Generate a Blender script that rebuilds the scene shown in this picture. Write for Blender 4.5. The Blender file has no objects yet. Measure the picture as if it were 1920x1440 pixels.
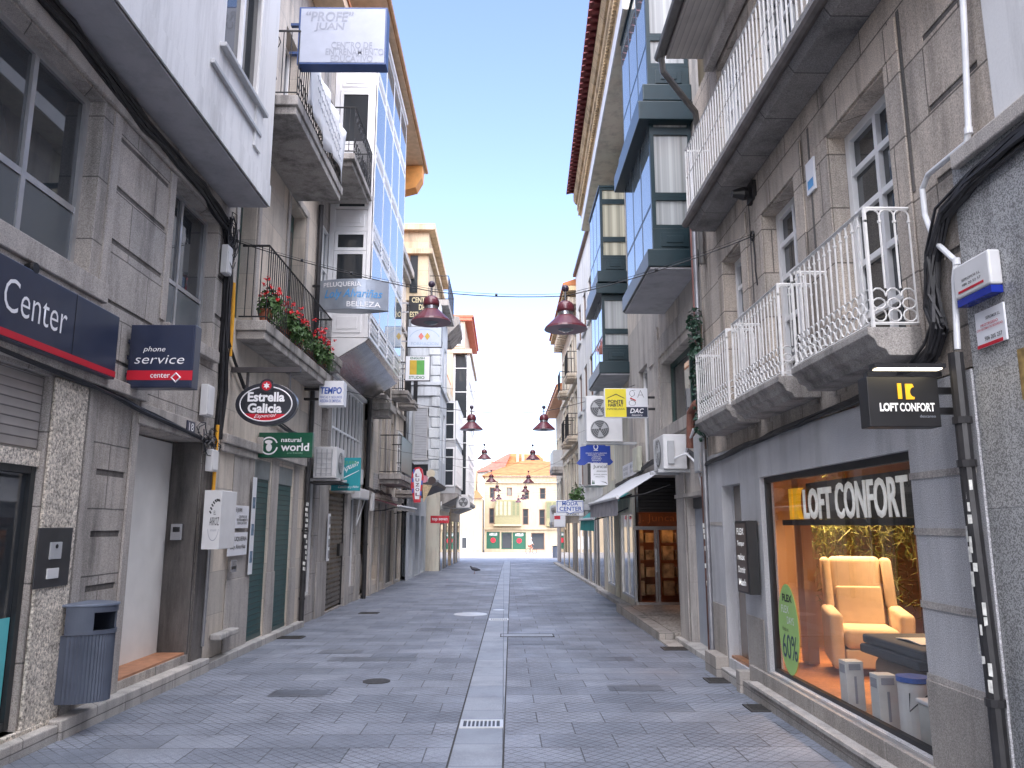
import bpy, bmesh, math, random
from mathutils import Vector, Matrix
R = math.radians
random.seed(7)
C = bpy.context.scene.collection

# ------------------------------------------------------------------ camera, sky, sun, exposure
F = 1460.; TH = math.atan(265 / 1460.); YAW = math.atan(15 / 1460. * math.cos(TH)); HC = 1.7
cam = bpy.data.cameras.new('camera'); cam_o = bpy.data.objects.new('camera', cam); C.objects.link(cam_o)
cam.sensor_width = 36; cam.lens = 36 * F / 1920; cam.clip_start = .05; cam.clip_end = 2000
cam_o.location = (0, 0, HC); cam_o.rotation_euler = (R(90) + TH, 0, -YAW)
bpy.context.scene.camera = cam_o
SUN = Vector((.10, -.68, .72)).normalized()
world = bpy.data.worlds.new('World'); bpy.context.scene.world = world; world.use_nodes = True
wn = world.node_tree; bg = wn.nodes['Background']
sk = wn.nodes.new('ShaderNodeTexSky'); sk.sky_type = 'NISHITA'; sk.sun_disc = False
sk.sun_elevation = math.asin(SUN.z); sk.sun_rotation = math.atan2(SUN.x, SUN.y)
sk.air_density = 1.0; sk.dust_density = 1.0; sk.ozone_density = 1.3
tn = wn.nodes.new('ShaderNodeVectorMath'); tn.operation = 'MULTIPLY'; tn.inputs[1].default_value = (.94, .88, .98)
wn.links.new(sk.outputs[0], tn.inputs[0]); wn.links.new(tn.outputs[0], bg.inputs[0]); bg.inputs[1].default_value = .125
sl = bpy.data.lights.new('sun', 'SUN'); sl.energy = 3.3; sl.angle = R(110); sl.color = (1, .97, .945)
so = bpy.data.objects.new('sun', sl); C.objects.link(so); so.rotation_euler = SUN.to_track_quat('Z', 'Y').to_euler()
so.location = (0, -20, 40)
vs = bpy.context.scene.view_settings
vs.view_transform = 'Standard'; vs.look = 'None'; vs.gamma = 1; vs.use_curve_mapping = False; vs.exposure = 1.98
bpy.context.scene.cycles.max_bounces = 8
bpy.context.scene.cycles.diffuse_bounces = 5

# ------------------------------------------------------------------ helpers
_c, _s = math.cos(TH), math.sin(TH); _cy, _sy = math.cos(YAW), math.sin(YAW)
def ray(px, py):
    a, b = px - 960, py - 720
    x, y, z = a, F * _c + b * _s, F * _s - b * _c
    return Vector((x * _cy + y * _sy, -x * _sy + y * _cy, z))
def onX(px, py, X):                      # a point of the photograph on a facade plane x = X -> (y, z)
    d = ray(px, py); k = X / d.x; return d.y * k, HC + d.z * k
def onY(px, py, Y):                      # ... on a plane across the street y = Y -> (x, z)
    d = ray(px, py); k = Y / d.y; return d.x * k, HC + d.z * k
def wr(X, x1, y1, x2, y2):
    a, b = onX(x1, y1, X), onX(x2, y2, X)
    return min(a[0], b[0]), max(a[0], b[0]), min(a[1], b[1]), max(a[1], b[1])
def yr(Y, x1, y1, x2, y2):
    a, b = onY(x1, y1, Y), onY(x2, y2, Y)
    return min(a[0], b[0]), max(a[0], b[0]), min(a[1], b[1]), max(a[1], b[1])
def G(y):                                # street level: falls gently away from the camera
    return -.01 * y if y < 45 else (-.45 - .024 * (y - 45) if y < 130 else -2.49)
def onG(px, py):
    d = ray(px, py); Y = 10.
    for i in range(60):
        Y = .5 * Y + .5 * d.y * (G(Y) - HC) / d.z
    return d.x / d.y * Y, Y

class MB:
    def __init__(s): s.b = bmesh.new()
    def quad(s, *p):
        try: s.b.faces.new([s.b.verts.new(q) for q in p])
        except ValueError: pass
        return s
    def box(s, x0, x1, y0, y1, z0, z1):
        v = [s.b.verts.new((x, y, z)) for z in (z0, z1) for y in (y0, y1) for x in (x0, x1)]
        for f in ((0, 2, 3, 1), (4, 5, 7, 6), (0, 1, 5, 4), (2, 6, 7, 3), (0, 4, 6, 2), (1, 3, 7, 5)):
            s.b.faces.new([v[i] for i in f])
        return s
    def prism(s, pts, vec):
        vec = Vector(vec); a = [s.b.verts.new(p) for p in pts]; c = [s.b.verts.new(Vector(p) + vec) for p in pts]
        n = len(pts); s.b.faces.new(a[::-1]); s.b.faces.new(c)
        for i in range(n): s.b.faces.new((a[i], a[(i + 1) % n], c[(i + 1) % n], c[i]))
        return s
    def tube(s, pts, r, n=6, closed=False, cap=True):
        pts = [Vector(p) for p in pts]; m = len(pts); rings = []; prev = None
        for i, p in enumerate(pts):
            if closed: t = pts[(i + 1) % m] - pts[i - 1]
            else: t = pts[min(i + 1, m - 1)] - pts[max(i - 1, 0)]
            t.normalize()
            if prev is None:
                a = Vector((0, 0, 1)) if abs(t.z) < .9 else Vector((1, 0, 0)); u = t.cross(a).normalized()
            else:
                u = prev - t * prev.dot(t)
                u = u.normalized() if u.length > 1e-6 else t.orthogonal().normalized()
            prev = u; w = t.cross(u); rr = r[i] if isinstance(r, (list, tuple)) else r
            rings.append([s.b.verts.new(p + (u * math.cos(2 * math.pi * k / n) + w * math.sin(2 * math.pi * k / n)) * rr) for k in range(n)])
        for i in range(m if closed else m - 1):
            A, B = rings[i], rings[(i + 1) % m]
            for k in range(n): s.b.faces.new((A[k], A[(k + 1) % n], B[(k + 1) % n], B[k]))
        if cap and not closed: s.b.faces.new(rings[0][::-1]); s.b.faces.new(rings[-1])
        return s
    def lathe(s, prof, c, n=20, ax='z'):
        c = Vector(c); rings = []
        for r, h in prof:
            ring = []
            for k in range(n):
                a = 2 * math.pi * k / n; q = (r * math.cos(a), r * math.sin(a), h)
                if ax == 'y': q = (q[0], q[2], q[1])
                if ax == 'x': q = (q[2], q[0], q[1])
                ring.append(s.b.verts.new(c + Vector(q)))
            rings.append(ring)
        for A, B in zip(rings, rings[1:]):
            for k in range(n): s.b.faces.new((A[k], A[(k + 1) % n], B[(k + 1) % n], B[k]))
        if prof[0][0] > 1e-4: s.b.faces.new(rings[0][::-1])
        if prof[-1][0] > 1e-4: s.b.faces.new(rings[-1])
        return s
    def build(s, name, mat, parent=None, bevel=0, smooth=False, weld=True, sub=0):
        if weld: bmesh.ops.remove_doubles(s.b, verts=s.b.verts, dist=1e-5)
        bmesh.ops.recalc_face_normals(s.b, faces=s.b.faces)
        me = bpy.data.meshes.new(name); s.b.to_mesh(me); s.b.free()
        return link(name, me, mat, parent, bevel, smooth, sub)
def link(name, me, mat, parent=None, bevel=0, smooth=False, sub=0):
    o = bpy.data.objects.new(name, me); C.objects.link(o)
    for m in (mat if isinstance(mat, (list, tuple)) else [mat]): me.materials.append(m)
    if parent is not None:
        o.parent = parent; o.matrix_parent_inverse = wmat(parent).inverted()
    if smooth:
        for p in me.polygons: p.use_smooth = True
    if bevel:
        b = o.modifiers.new('bevel', 'BEVEL'); b.width = bevel; b.segments = 2; b.limit_method = 'ANGLE'
    if sub:
        m = o.modifiers.new('sub', 'SUBSURF'); m.levels = m.render_levels = sub
    return o
def wmat(o):
    return o.matrix_basis.copy() if o.parent is None else wmat(o.parent) @ o.matrix_parent_inverse @ o.matrix_basis
def tag(o, label=None, cat=None, group=None, kind=None):
    if label: o['label'] = label
    if cat: o['category'] = cat
    if group: o['group'] = group
    if kind: o['kind'] = kind
    return o
def thing(name, label, cat, loc, group=None):
    o = bpy.data.objects.new(name, None); C.objects.link(o); o.location = loc; o.empty_display_size = .2
    return tag(o, label, cat, group)
def kids(o): return [c for c in bpy.data.objects if c.parent == o]
def copy_tree(o, parent=None):
    c = o.copy(); C.objects.link(c)
    if parent is not None: c.parent = parent
    for k in kids(o): copy_tree(k, c)
    return c

def text_mesh(s, bold=0., shear=0.):
    cu = bpy.data.curves.new('lettering', 'FONT'); cu.body = s; cu.size = 1; cu.offset = bold; cu.shear = shear
    cu.resolution_u = 3; cu.align_x = 'CENTER'; cu.extrude = 0
    o = bpy.data.objects.new('lettering', cu); C.objects.link(o)
    dg = bpy.context.evaluated_depsgraph_get()
    me = bpy.data.meshes.new_from_object(o.evaluated_get(dg))
    bpy.data.objects.remove(o); bpy.data.curves.remove(cu)
    return me
def text(s, mat, parent, org, u, v, W, H, bold=.012, shear=0., depth=.003, name='lettering', curve=None):
    """lettering fitted in the rectangle org + a*u + b*v (0<a<W, 0<b<H), raised along u x v"""
    me = text_mesh(s, bold, shear); me.name = name
    xs = [p.co.x for p in me.vertices]; ys = [p.co.y for p in me.vertices]
    x0, x1, y0, y1 = min(xs), max(xs), min(ys), max(ys)
    u = Vector(u); v = Vector(v); n = u.cross(v).normalized(); org = Vector(org)
    bm = bmesh.new(); bm.from_mesh(me)
    for p in bm.verts:
        a = (p.co.x - x0) / (x1 - x0); b = (p.co.y - y0) / max(y1 - y0, 1e-6)
        q = org + u * (a * W) + v * (b * H) + n * depth
        if curve: q = curve(q)
        p.co = q
    if depth > .006:
        r = bmesh.ops.extrude_face_region(bm, geom=bm.faces[:]); vv = [g for g in r['geom'] if isinstance(g, bmesh.types.BMVert)]
        bmesh.ops.translate(bm, verts=vv, vec=-n * depth)
    bm.to_mesh(me); bm.free()
    return link(name, me, mat, parent)

class Fac:                                # a facade plane: w grows from the wall towards the street
    def __init__(s, X): s.X = X; s.g = 1 if X < 0 else -1
    def x(s, w): return s.X + s.g * w
    def box(s, mb, w0, w1, y0, y1, z0, z1):
        a, b = sorted((s.x(w0), s.x(w1))); return mb.box(a, b, y0, y1, z0, z1)
    def p(s, w, y, z): return (s.x(w), y, z)
    def wall(s, mb, y0, y1, z0, z1, holes=()):
        """holes: (ya, yb, za, zb, depth, closed)"""
        ys = sorted({y0, y1} | {min(max(h[i], y0), y1) for h in holes for i in (0, 1)})
        zs = sorted({z0, z1} | {min(max(h[i], z0), z1) for h in holes for i in (2, 3)})
        for a, b in zip(ys, ys[1:]):
            for c, d in zip(zs, zs[1:]):
                m, n = (a + b) / 2, (c + d) / 2
                if any(h[0] < m < h[1] and h[2] < n < h[3] for h in holes): continue
                mb.quad(s.p(0, a, c), s.p(0, b, c), s.p(0, b, d), s.p(0, a, d))
        for h in holes:
            a, b, c, d, k = max(h[0], y0), min(h[1], y1), max(h[2], z0), min(h[3], z1), -h[4]
            mb.quad(s.p(0, a, c), s.p(k, a, c), s.p(k, a, d), s.p(0, a, d)); (len(h) > 6) or mb.quad(s.p(0, b, c), s.p(k, b, c), s.p(k, b, d), s.p(0, b, d))
            mb.quad(s.p(0, a, c), s.p(0, b, c), s.p(k, b, c), s.p(k, a, c)); mb.quad(s.p(0, a, d), s.p(0, b, d), s.p(k, b, d), s.p(k, a, d))
            if h[5]: mb.quad(s.p(k, a, c), s.p(k, b, c), s.p(k, b, d), s.p(k, a, d))
        return mb
    def window(s, par, y0, y1, z0, z1, w, fm, pm, nu=(.5,), nv=(), fr=.05, bar=.035, name='window', t=.05, curtain=None):
        m = MB()
        s.box(m, w, w + t, y0, y0 + fr, z0, z1); s.box(m, w, w + t, y1 - fr, y1, z0, z1)
        s.box(m, w, w + t - .003, y0 + fr, y1 - fr, z0, z0 + fr); s.box(m, w, w + t - .003, y0 + fr, y1 - fr, z1 - fr, z1)
        us = sorted([y0 + fr] + [y0 + (y1 - y0) * q for q in nu] + [y1 - fr])
        for q in nu: y = y0 + (y1 - y0) * q; s.box(m, w + .002, w + t - .006, y - bar / 2, y + bar / 2, z0 + fr, z1 - fr)
        for q in nv: z = z0 + (z1 - z0) * q; s.box(m, w + .004, w + t - .009, y0 + fr, y1 - fr, z - bar / 2, z + bar / 2)
        f = m.build(name, fm, par)
        g = MB(); s.box(g, w + .004, w + .014, y0 + fr * .6, y1 - fr * .6, z0 + fr * .6, z1 - fr * .6); g.build('pane', pm, f)
        if curtain:
            k = MB(); s.box(k, w - .012, w - .004, y0 + fr * .6, y1 - fr * .6, z0 + fr * .6, z1 - fr * .6); k.build('curtain', curtain, f)
        return f
    def text(s, st, mat, par, y0, y1, z0, z1, w, **k):
        if s.g > 0: return text(st, mat, par, s.p(w, y0, z0), (0, 1, 0), (0, 0, 1), y1 - y0, z1 - z0, **k)
        return text(st, mat, par, s.p(w, y1, z0), (0, -1, 0), (0, 0, 1), y1 - y0, z1 - z0, **k)

# ------------------------------------------------------------------ materials
MATS = {}
def nt(name):
    m = bpy.data.materials.new(name); m.use_nodes = True; t = m.node_tree
    return m, t, t.nodes['Principled BSDF'], t.links
def plain(name, col, rough=.5, metal=0., var=.12, scale=6., bump=.0, spec=.5, coat=0., emit=None, es=1.):
    m, t, b, L = nt(name)
    tc = t.nodes.new('ShaderNodeTexCoord'); n = t.nodes.new('ShaderNodeTexNoise'); n.inputs['Scale'].default_value = scale; n.inputs['Detail'].default_value = 6
    L.new(tc.outputs['Object'], n.inputs['Vector'])
    mp = t.nodes.new('ShaderNodeMapRange'); mp.inputs[1].default_value = .3; mp.inputs[2].default_value = .7; mp.inputs[3].default_value = 1 - var; mp.inputs[4].default_value = 1 + var
    L.new(n.outputs[0], mp.inputs[0])
    mx = t.nodes.new('ShaderNodeVectorMath'); mx.operation = 'SCALE'; mx.inputs[0].default_value = col[:3]; L.new(mp.outputs[0], mx.inputs['Scale'])
    L.new(mx.outputs[0], b.inputs['Base Color'])
    b.inputs['Roughness'].default_value = rough; b.inputs['Metallic'].default_value = metal; b.inputs['Specular IOR Level'].default_value = spec
    b.inputs['Coat Weight'].default_value = coat; b.inputs['Coat Roughness'].default_value = .03
    if bump:
        bp = t.nodes.new('ShaderNodeBump'); bp.inputs['Strength'].default_value = bump; bp.inputs['Distance'].default_value = .01
        n2 = t.nodes.new('ShaderNodeTexNoise'); n2.inputs['Scale'].default_value = scale * 12; L.new(tc.outputs['Object'], n2.inputs['Vector'])
        L.new(n2.outputs[0], bp.inputs['Height']); L.new(bp.outputs[0], b.inputs['Normal'])
    if emit:
        b.inputs['Emission Color'].default_value = (*emit, 1); b.inputs['Emission Strength'].default_value = es
    MATS[name] = m; return m
def stone(name, c1, c2, joint=None, jcol=.35, msize=.008, rough=.85, speck=.35, sscale=110., stain=.35, bump=.35, off=.5, axis='yz', warm=None, flake=0.):
    """granite / render: blocks with joints, fine speckle, rain stains"""
    m, t, b, L = nt(name); N = t.nodes.new
    c1, c2 = [tuple(min(.66, v * 1.22) for v in q) for q in (c1, c2)]
    tc = N('ShaderNodeTexCoord'); sp = N('ShaderNodeSeparateXYZ'); L.new(tc.outputs['Object'], sp.inputs[0])
    cb = N('ShaderNodeCombineXYZ')
    ad = N('ShaderNodeMath'); ad.operation = 'ADD'; L.new(sp.outputs['X'], ad.inputs[0]); L.new(sp.outputs['Y'], ad.inputs[1])
    L.new((sp.outputs['X'] if axis == 'xy' else ad.outputs[0]), cb.inputs[0]); L.new(sp.outputs['Y' if axis == 'xy' else 'Z'], cb.inputs[1])
    big = N('ShaderNodeTexNoise'); big.inputs['Scale'].default_value = 1.3; big.inputs['Detail'].default_value = 8; big.inputs['Roughness'].default_value = .65; L.new(tc.outputs['Object'], big.inputs['Vector'])
    fine = N('ShaderNodeTexNoise'); fine.inputs['Scale'].default_value = sscale; fine.inputs['Detail'].default_value = 3; fine.inputs['Roughness'].default_value = .7; L.new(tc.outputs['Object'], fine.inputs['Vector'])
    mr = N('ShaderNodeMapRange'); mr.inputs[1].default_value = .3; mr.inputs[2].default_value = .7; L.new(big.outputs[0], mr.inputs[0])
    mix = N('ShaderNodeMix'); mix.data_type = 'RGBA'; mix.inputs['A'].default_value = (*c1, 1); mix.inputs['B'].default_value = (*c2, 1); L.new(mr.outputs[0], mix.inputs['Factor'])
    col = mix.outputs['Result']
    def mul(col, fac):
        v = N('ShaderNodeVectorMath'); v.operation = 'SCALE'; L.new(col, v.inputs[0]); L.new(fac, v.inputs['Scale']); return v.outputs[0]
    fr = N('ShaderNodeMapRange'); fr.inputs[1].default_value = .32; fr.inputs[2].default_value = .68; fr.inputs[3].default_value = 1 - min(.8, speck * 1.25); fr.inputs[4].default_value = 1 + speck; L.new(fine.outputs[0], fr.inputs[0])
    col = mul(col, fr.outputs[0])
    if flake:
        vo = N('ShaderNodeTexVoronoi'); vo.inputs['Scale'].default_value = sscale * .75; L.new(tc.outputs['Object'], vo.inputs['Vector'])
        sx = N('ShaderNodeSeparateXYZ'); L.new(vo.outputs['Color'], sx.inputs[0])
        fl = N('ShaderNodeMapRange'); fl.inputs[1].default_value = .35; fl.inputs[2].default_value = .6; fl.inputs[3].default_value = 1 - flake; fl.inputs[4].default_value = 1.15; L.new(sx.outputs[0], fl.inputs[0]); col = mul(col, fl.outputs[0])
    # rain streaks: noise stretched down the wall
    mpg = N('ShaderNodeMapping'); mpg.inputs['Scale'].default_value = (2.2, 2.2, .28) if axis != 'xy' else (.9, .9, .9); L.new(tc.outputs['Object'], mpg.inputs[0])
    stn = N('ShaderNodeTexNoise'); stn.inputs['Scale'].default_value = 1.6; stn.inputs['Detail'].default_value = 7; stn.inputs['Roughness'].default_value = .7; L.new(mpg.outputs[0], stn.inputs['Vector'])
    sr = N('ShaderNodeMapRange'); sr.inputs[1].default_value = .46; sr.inputs[2].default_value = .70; sr.inputs[3].default_value = 1.06; sr.inputs[4].default_value = 1 - min(.7, stain * 1.3); L.new(stn.outputs[0], sr.inputs[0]); col = mul(col, sr.outputs[0])
    hgt = fine.outputs[0]
    if joint:
        br = N('ShaderNodeTexBrick'); br.offset = off; br.inputs['Scale'].default_value = 1; br.inputs['Brick Width'].default_value = joint[0]; br.inputs['Row Height'].default_value = joint[1]
        br.inputs['Mortar Size'].default_value = msize; br.inputs['Mortar Smooth'].default_value = .3; br.inputs['Color1'].default_value = (1.1, 1.08, 1.05, 1); br.inputs['Color2'].default_value = (.84, .86, .88, 1); br.inputs['Mortar'].default_value = (jcol, jcol, jcol, 1)
        wv = N('ShaderNodeTexNoise'); wv.inputs['Scale'].default_value = 3; L.new(tc.outputs['Object'], wv.inputs['Vector'])
        wm = N('ShaderNodeVectorMath'); wm.operation = 'MULTIPLY_ADD'; wm.inputs[1].default_value = (.012, .012, 0); L.new(wv.outputs['Color'], wm.inputs[0]); L.new(cb.outputs[0], wm.inputs[2])
        L.new(wm.outputs[0], br.inputs['Vector'])
        mm = N('ShaderNodeMix'); mm.data_type = 'RGBA'; mm.blend_type = 'MULTIPLY'; mm.inputs['Factor'].default_value = 1; L.new(col, mm.inputs['A']); L.new(br.outputs['Color'], mm.inputs['B']); col = mm.outputs['Result']
        h2 = N('ShaderNodeMath'); h2.operation = 'MULTIPLY_ADD'; h2.inputs[1].default_value = -3.; L.new(br.outputs['Fac'], h2.inputs[0]); L.new(fine.outputs[0], h2.inputs[2]); hgt = h2.outputs[0]
    L.new(col, b.inputs['Base Color']); b.inputs['Roughness'].default_value = rough
    bp = N('ShaderNodeBump'); bp.inputs['Strength'].default_value = bump; bp.inputs['Distance'].default_value = .008; L.new(hgt, bp.inputs['Height']); L.new(bp.outputs[0], b.inputs['Normal'])
    MATS[name] = m; return m
def glass_dark(name, col=(.03, .035, .04), wave=0., rough=.015, coat=0., fold=None):
    m, t, b, L = nt(name); N = t.nodes.new
    b.inputs['Base Color'].default_value = (*col, 1); b.inputs['Roughness'].default_value = rough; b.inputs['Specular IOR Level'].default_value = .75
    tc = N('ShaderNodeTexCoord')
    if fold:                             # a curtain hanging close behind the pane
        sp = N('ShaderNodeSeparateXYZ'); L.new(tc.outputs['Object'], sp.inputs[0]); ad = N('ShaderNodeMath'); ad.operation = 'ADD'; L.new(sp.outputs[0], ad.inputs[0]); L.new(sp.outputs[1], ad.inputs[1])
        cb = N('ShaderNodeCombineXYZ'); L.new(ad.outputs[0], cb.inputs[0]); wv = N('ShaderNodeTexNoise'); wv.noise_dimensions = '2D'; wv.inputs['Scale'].default_value = fold; wv.inputs['Detail'].default_value = 3; L.new(cb.outputs[0], wv.inputs['Vector'])
        mr = N('ShaderNodeMapRange'); mr.inputs[1].default_value = .3; mr.inputs[2].default_value = .7; mr.inputs[3].default_value = .55; mr.inputs[4].default_value = 1.15; L.new(wv.outputs[0], mr.inputs[0])
        v = N('ShaderNodeVectorMath'); v.operation = 'SCALE'; v.inputs[0].default_value = col; L.new(mr.outputs[0], v.inputs['Scale']); L.new(v.outputs[0], b.inputs['Base Color'])
    if wave:
        n = N('ShaderNodeTexNoise'); n.inputs['Scale'].default_value = 2.2; n.inputs['Detail'].default_value = 2; L.new(tc.outputs['Object'], n.inputs['Vector'])
        bp = N('ShaderNodeBump'); bp.inputs['Strength'].default_value = wave; bp.inputs['Distance'].default_value = .02; L.new(n.outputs[0], bp.inputs['Height']); L.new(bp.outputs[0], b.inputs['Normal'])
    MATS[name] = m; return m
def glass_clear(name, tint=(1, 1, 1), ior=1.5):
    m = bpy.data.materials.new(name); m.use_nodes = True; t = m.node_tree; t.nodes.clear(); N = t.nodes.new; L = t.links
    o = N('ShaderNodeOutputMaterial'); mx = N('ShaderNodeMixShader'); tr = N('ShaderNodeBsdfTransparent'); gl = N('ShaderNodeBsdfGlossy'); lw = N('ShaderNodeLayerWeight'); lw.inputs[0].default_value = .5
    tr.inputs[0].default_value = (*tint, 1); gl.inputs['Roughness'].default_value = .0
    pw = N('ShaderNodeMath'); pw.operation = 'POWER'; pw.inputs[1].default_value = 4.; L.new(lw.outputs['Facing'], pw.inputs[0])
    fr = N('ShaderNodeMath'); fr.operation = 'MULTIPLY_ADD'; fr.inputs[1].default_value = .9; fr.inputs[2].default_value = .05; L.new(pw.outputs[0], fr.inputs[0])
    L.new(fr.outputs[0], mx.inputs[0]); L.new(tr.outputs[0], mx.inputs[1]); L.new(gl.outputs[0], mx.inputs[2]); L.new(mx.outputs[0], o.inputs[0])
    MATS[name] = m; return m
def slats(name, col, pitch, rough=.45, metal=.3, depth=.5, axis='Z', dark=.45):
    """horizontal ribs: one rib profile repeated, as on a rolled shutter"""
    m, t, b, L = nt(name); N = t.nodes.new
    tc = N('ShaderNodeTexCoord'); sp = N('ShaderNodeSeparateXYZ'); L.new(tc.outputs['Object'], sp.inputs[0])
    a = N('ShaderNodeMath'); a.operation = 'MODULO'; ab = N('ShaderNodeMath'); ab.operation = 'ADD'; ab.inputs[1].default_value = 50 * pitch
    L.new(sp.outputs[axis], ab.inputs[0]); L.new(ab.outputs[0], a.inputs[0]); a.inputs[1].default_value = pitch
    d = N('ShaderNodeMath'); d.operation = 'DIVIDE'; d.inputs[1].default_value = pitch; L.new(a.outputs[0], d.inputs[0])
    cr = N('ShaderNodeValToRGB'); e = cr.color_ramp.elements; e[0].position = 0; e[0].color = (dark, dark, dark, 1); e[1].position = .16; e[1].color = (1, 1, 1, 1); x = e.new(.9); x.color = (.85, .85, .85, 1)
    L.new(d.outputs[0], cr.inputs[0])
    n = N('ShaderNodeTexNoise'); n.inputs['Scale'].default_value = 4; n.inputs['Detail'].default_value = 5; L.new(tc.outputs['Object'], n.inputs['Vector'])
    mr = N('ShaderNodeMapRange'); mr.inputs[3].default_value = .75; mr.inputs[4].default_value = 1.25; L.new(n.outputs[0], mr.inputs[0])
    v = N('ShaderNodeVectorMath'); v.operation = 'SCALE'; L.new(cr.outputs[0], v.inputs[0]); L.new(mr.outputs[0], v.inputs['Scale'])
    v2 = N('ShaderNodeVectorMath'); v2.operation = 'MULTIPLY'; v2.inputs[1].default_value = col; L.new(v.outputs[0], v2.inputs[0]); L.new(v2.outputs[0], b.inputs['Base Color'])
    b.inputs['Roughness'].default_value = rough; b.inputs['Metallic'].default_value = metal
    bp = N('ShaderNodeBump'); bp.inputs['Strength'].default_value = depth; bp.inputs['Distance'].default_value = .012; L.new(cr.outputs[0], bp.inputs['Height']); L.new(bp.outputs[0], b.inputs['Normal'])
    MATS[name] = m; return m

GRAN = stone('granite_ashlar', (.40, .365, .335), (.30, .278, .258), (.95, .62), jcol=.36, msize=.008, stain=.4)
GRANP = stone('granite_plain', (.40, .37, .34), (.31, .285, .265), None, stain=.35)
AGG = stone('roughcast', (.50, .45, .38), (.42, .38, .33), None, speck=.75, sscale=46, stain=.15, bump=1.)
PALE = stone('pale_stone', (.54, .48, .41), (.45, .40, .345), (.9, .55), jcol=.62, msize=.004, stain=.25, speck=.15)
R2ST = stone('brown_granite', (.46, .40, .34), (.35, .305, .265), (.82, .48), jcol=.34, msize=.008, stain=.42)
R2LO = stone('grey_granite_cladding', (.44, .44, .45), (.36, .36, .37), None, speck=.5, sscale=150, stain=.18, bump=.12, rough=.55)
PLINTH = stone('plinth_granite', (.34, .31, .28), (.25, .23, .21), (1.3, 3.), jcol=.5, msize=.005, speck=.4, sscale=150, stain=.25, bump=.15)
R1ST = stone('speckled_granite', (.34, .345, .35), (.27, .275, .28), (1.2, .9), jcol=.6, msize=.004, speck=.35, sscale=180, stain=.3, bump=.1, rough=.4, flake=.5)
DARKST = stone('sooty_stone', (.15, .135, .125), (.08, .075, .07), None, stain=.5)
SLAB = stone('balcony_stone', (.36, .335, .31), (.24, .225, .21), None, stain=.5)
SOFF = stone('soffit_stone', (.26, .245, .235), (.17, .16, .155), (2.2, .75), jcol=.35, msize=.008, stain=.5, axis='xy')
CREAM = stone('cream_render', (.60, .53, .44), (.52, .455, .375), None, speck=.06, stain=.25, bump=.1)
CREAM2 = stone('tan_stone', (.55, .46, .36), (.45, .375, .29), (1.1, .45), jcol=.6, stain=.35)
PALEW = stone('off_white_render', (.66, .62, .57), (.58, .54, .50), None, speck=.06, stain=.22, bump=.08)
BLUEGR = stone('blue_grey_render', (.46, .49, .52), (.38, .41, .44), None, speck=.06, stain=.3, bump=.1)
WHITE = plain('white_paint', (.78, .78, .78), .6, var=.05, scale=1.5)
BAYW = stone('white_render', (.80, .80, .80), (.70, .70, .71), None, speck=.03, stain=.20, bump=.06, sscale=60)
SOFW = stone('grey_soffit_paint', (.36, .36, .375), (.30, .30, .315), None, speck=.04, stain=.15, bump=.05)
WFRAME = plain('white_frame', (.80, .80, .80), .35, var=.04)
ALU = plain('aluminium', (.55, .55, .56), .35, .7, .08)
IRONW = plain('white_iron', (.72, .71, .69), .45, 0, .1, 14)
IRONB = plain('black_iron', (.018, .018, .02), .5, .2, .3, 14)
DGREEN = plain('dark_green_paint', (.012, .05, .045), .35, 0, .2)
TEAL = plain('dark_teal_paint', (.010, .027, .034), .32, 0, .12)
BLACK = plain('black_plastic', (.012, .012, .014), .45, 0, .25)
CABLE = plain('black_cable', (.015, .015, .018), .5, 0, .4, 20)
GREY = plain('grey_plastic', (.42, .43, .44), .5, 0, .06)
BOXW = plain('white_plastic', (.66, .66, .66), .45, 0, .05)
YEL = plain('yellow_conduit', (.75, .36, .02), .45, 0, .1)
NAVY = plain('navy_sign', (.022, .030, .062), .28, 0, .06, coat=.3)
RED = plain('red_vinyl', (.52, .012, .03), .35, 0, .05)
SIGNW = plain('white_sign', (.76, .77, .80), .4, 0, .03)
LETW = plain('white_letters', (.82, .82, .84), .4, 0, .02)
LETG = plain('faded_grey_letters', (.27, .29, .34), .5, 0, .1)
LETB = plain('black_letters', (.012, .012, .014), .45, 0, .1)
LETBL = plain('blue_letters', (.03, .10, .42), .4, 0, .08)
LETLB = plain('light_blue_letters', (.07, .30, .62), .4, 0, .2, 9)
BLUEF = plain('blue_frame', (.03, .07, .20), .4, 0, .1)
GOLD = plain('gold_letters', (.72, .62, .38), .4, 0, .06)
GREENS = plain('green_sign', (.006, .085, .045), .32, 0, .05, coat=.2)
TEALS = plain('turquoise_sign', (.006, .26, .30), .35, 0, .05)
SILV = plain('grey_metal_sign', (.32, .36, .42), .3, .4, .08)
BLUES = plain('royal_blue_sign', (.02, .06, .36), .35, 0, .05)
YELS = plain('yellow_sign', (.72, .60, .02), .4, 0, .04)
MAROON = plain('maroon_enamel', (.115, .022, .032), .32, 0, .1, coat=.25)
LAMPIN = plain('lamp_inside', (.20, .22, .24), .35, .3, .1)
CHROME = plain('steel', (.5, .5, .52), .25, .9, .05)
TERRA = plain('terracotta', (.36, .12, .065), .8, 0, .2)
PETAL = plain('red_petals', (.62, .012, .02), .6, 0, .25, 30)
LEAF = plain('geranium_leaf', (.055, .115, .03), .55, 0, .45, 25)
LEAFD = plain('dark_leaf', (.02, .06, .035), .55, 0, .45, 25)
TILE = plain('red_roof_tile', (.16, .028, .03), .75, 0, .3, 9)
TILEO = plain('orange_roof_tile', (.38, .135, .045), .8, 0, .25, 1.2)
TAN = stone('tan_bounce_stone', (.52, .38, .22), (.40, .29, .17), (.6, 4.), jcol=.45, stain=.4)  # warm bounce light on the cornice is put into this tan
EAVEW = plain('sunlit_eave_boards', (.55, .24, .06), .7, 0, .15)  # orange sunlight on the eave end is put into the colour
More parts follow.
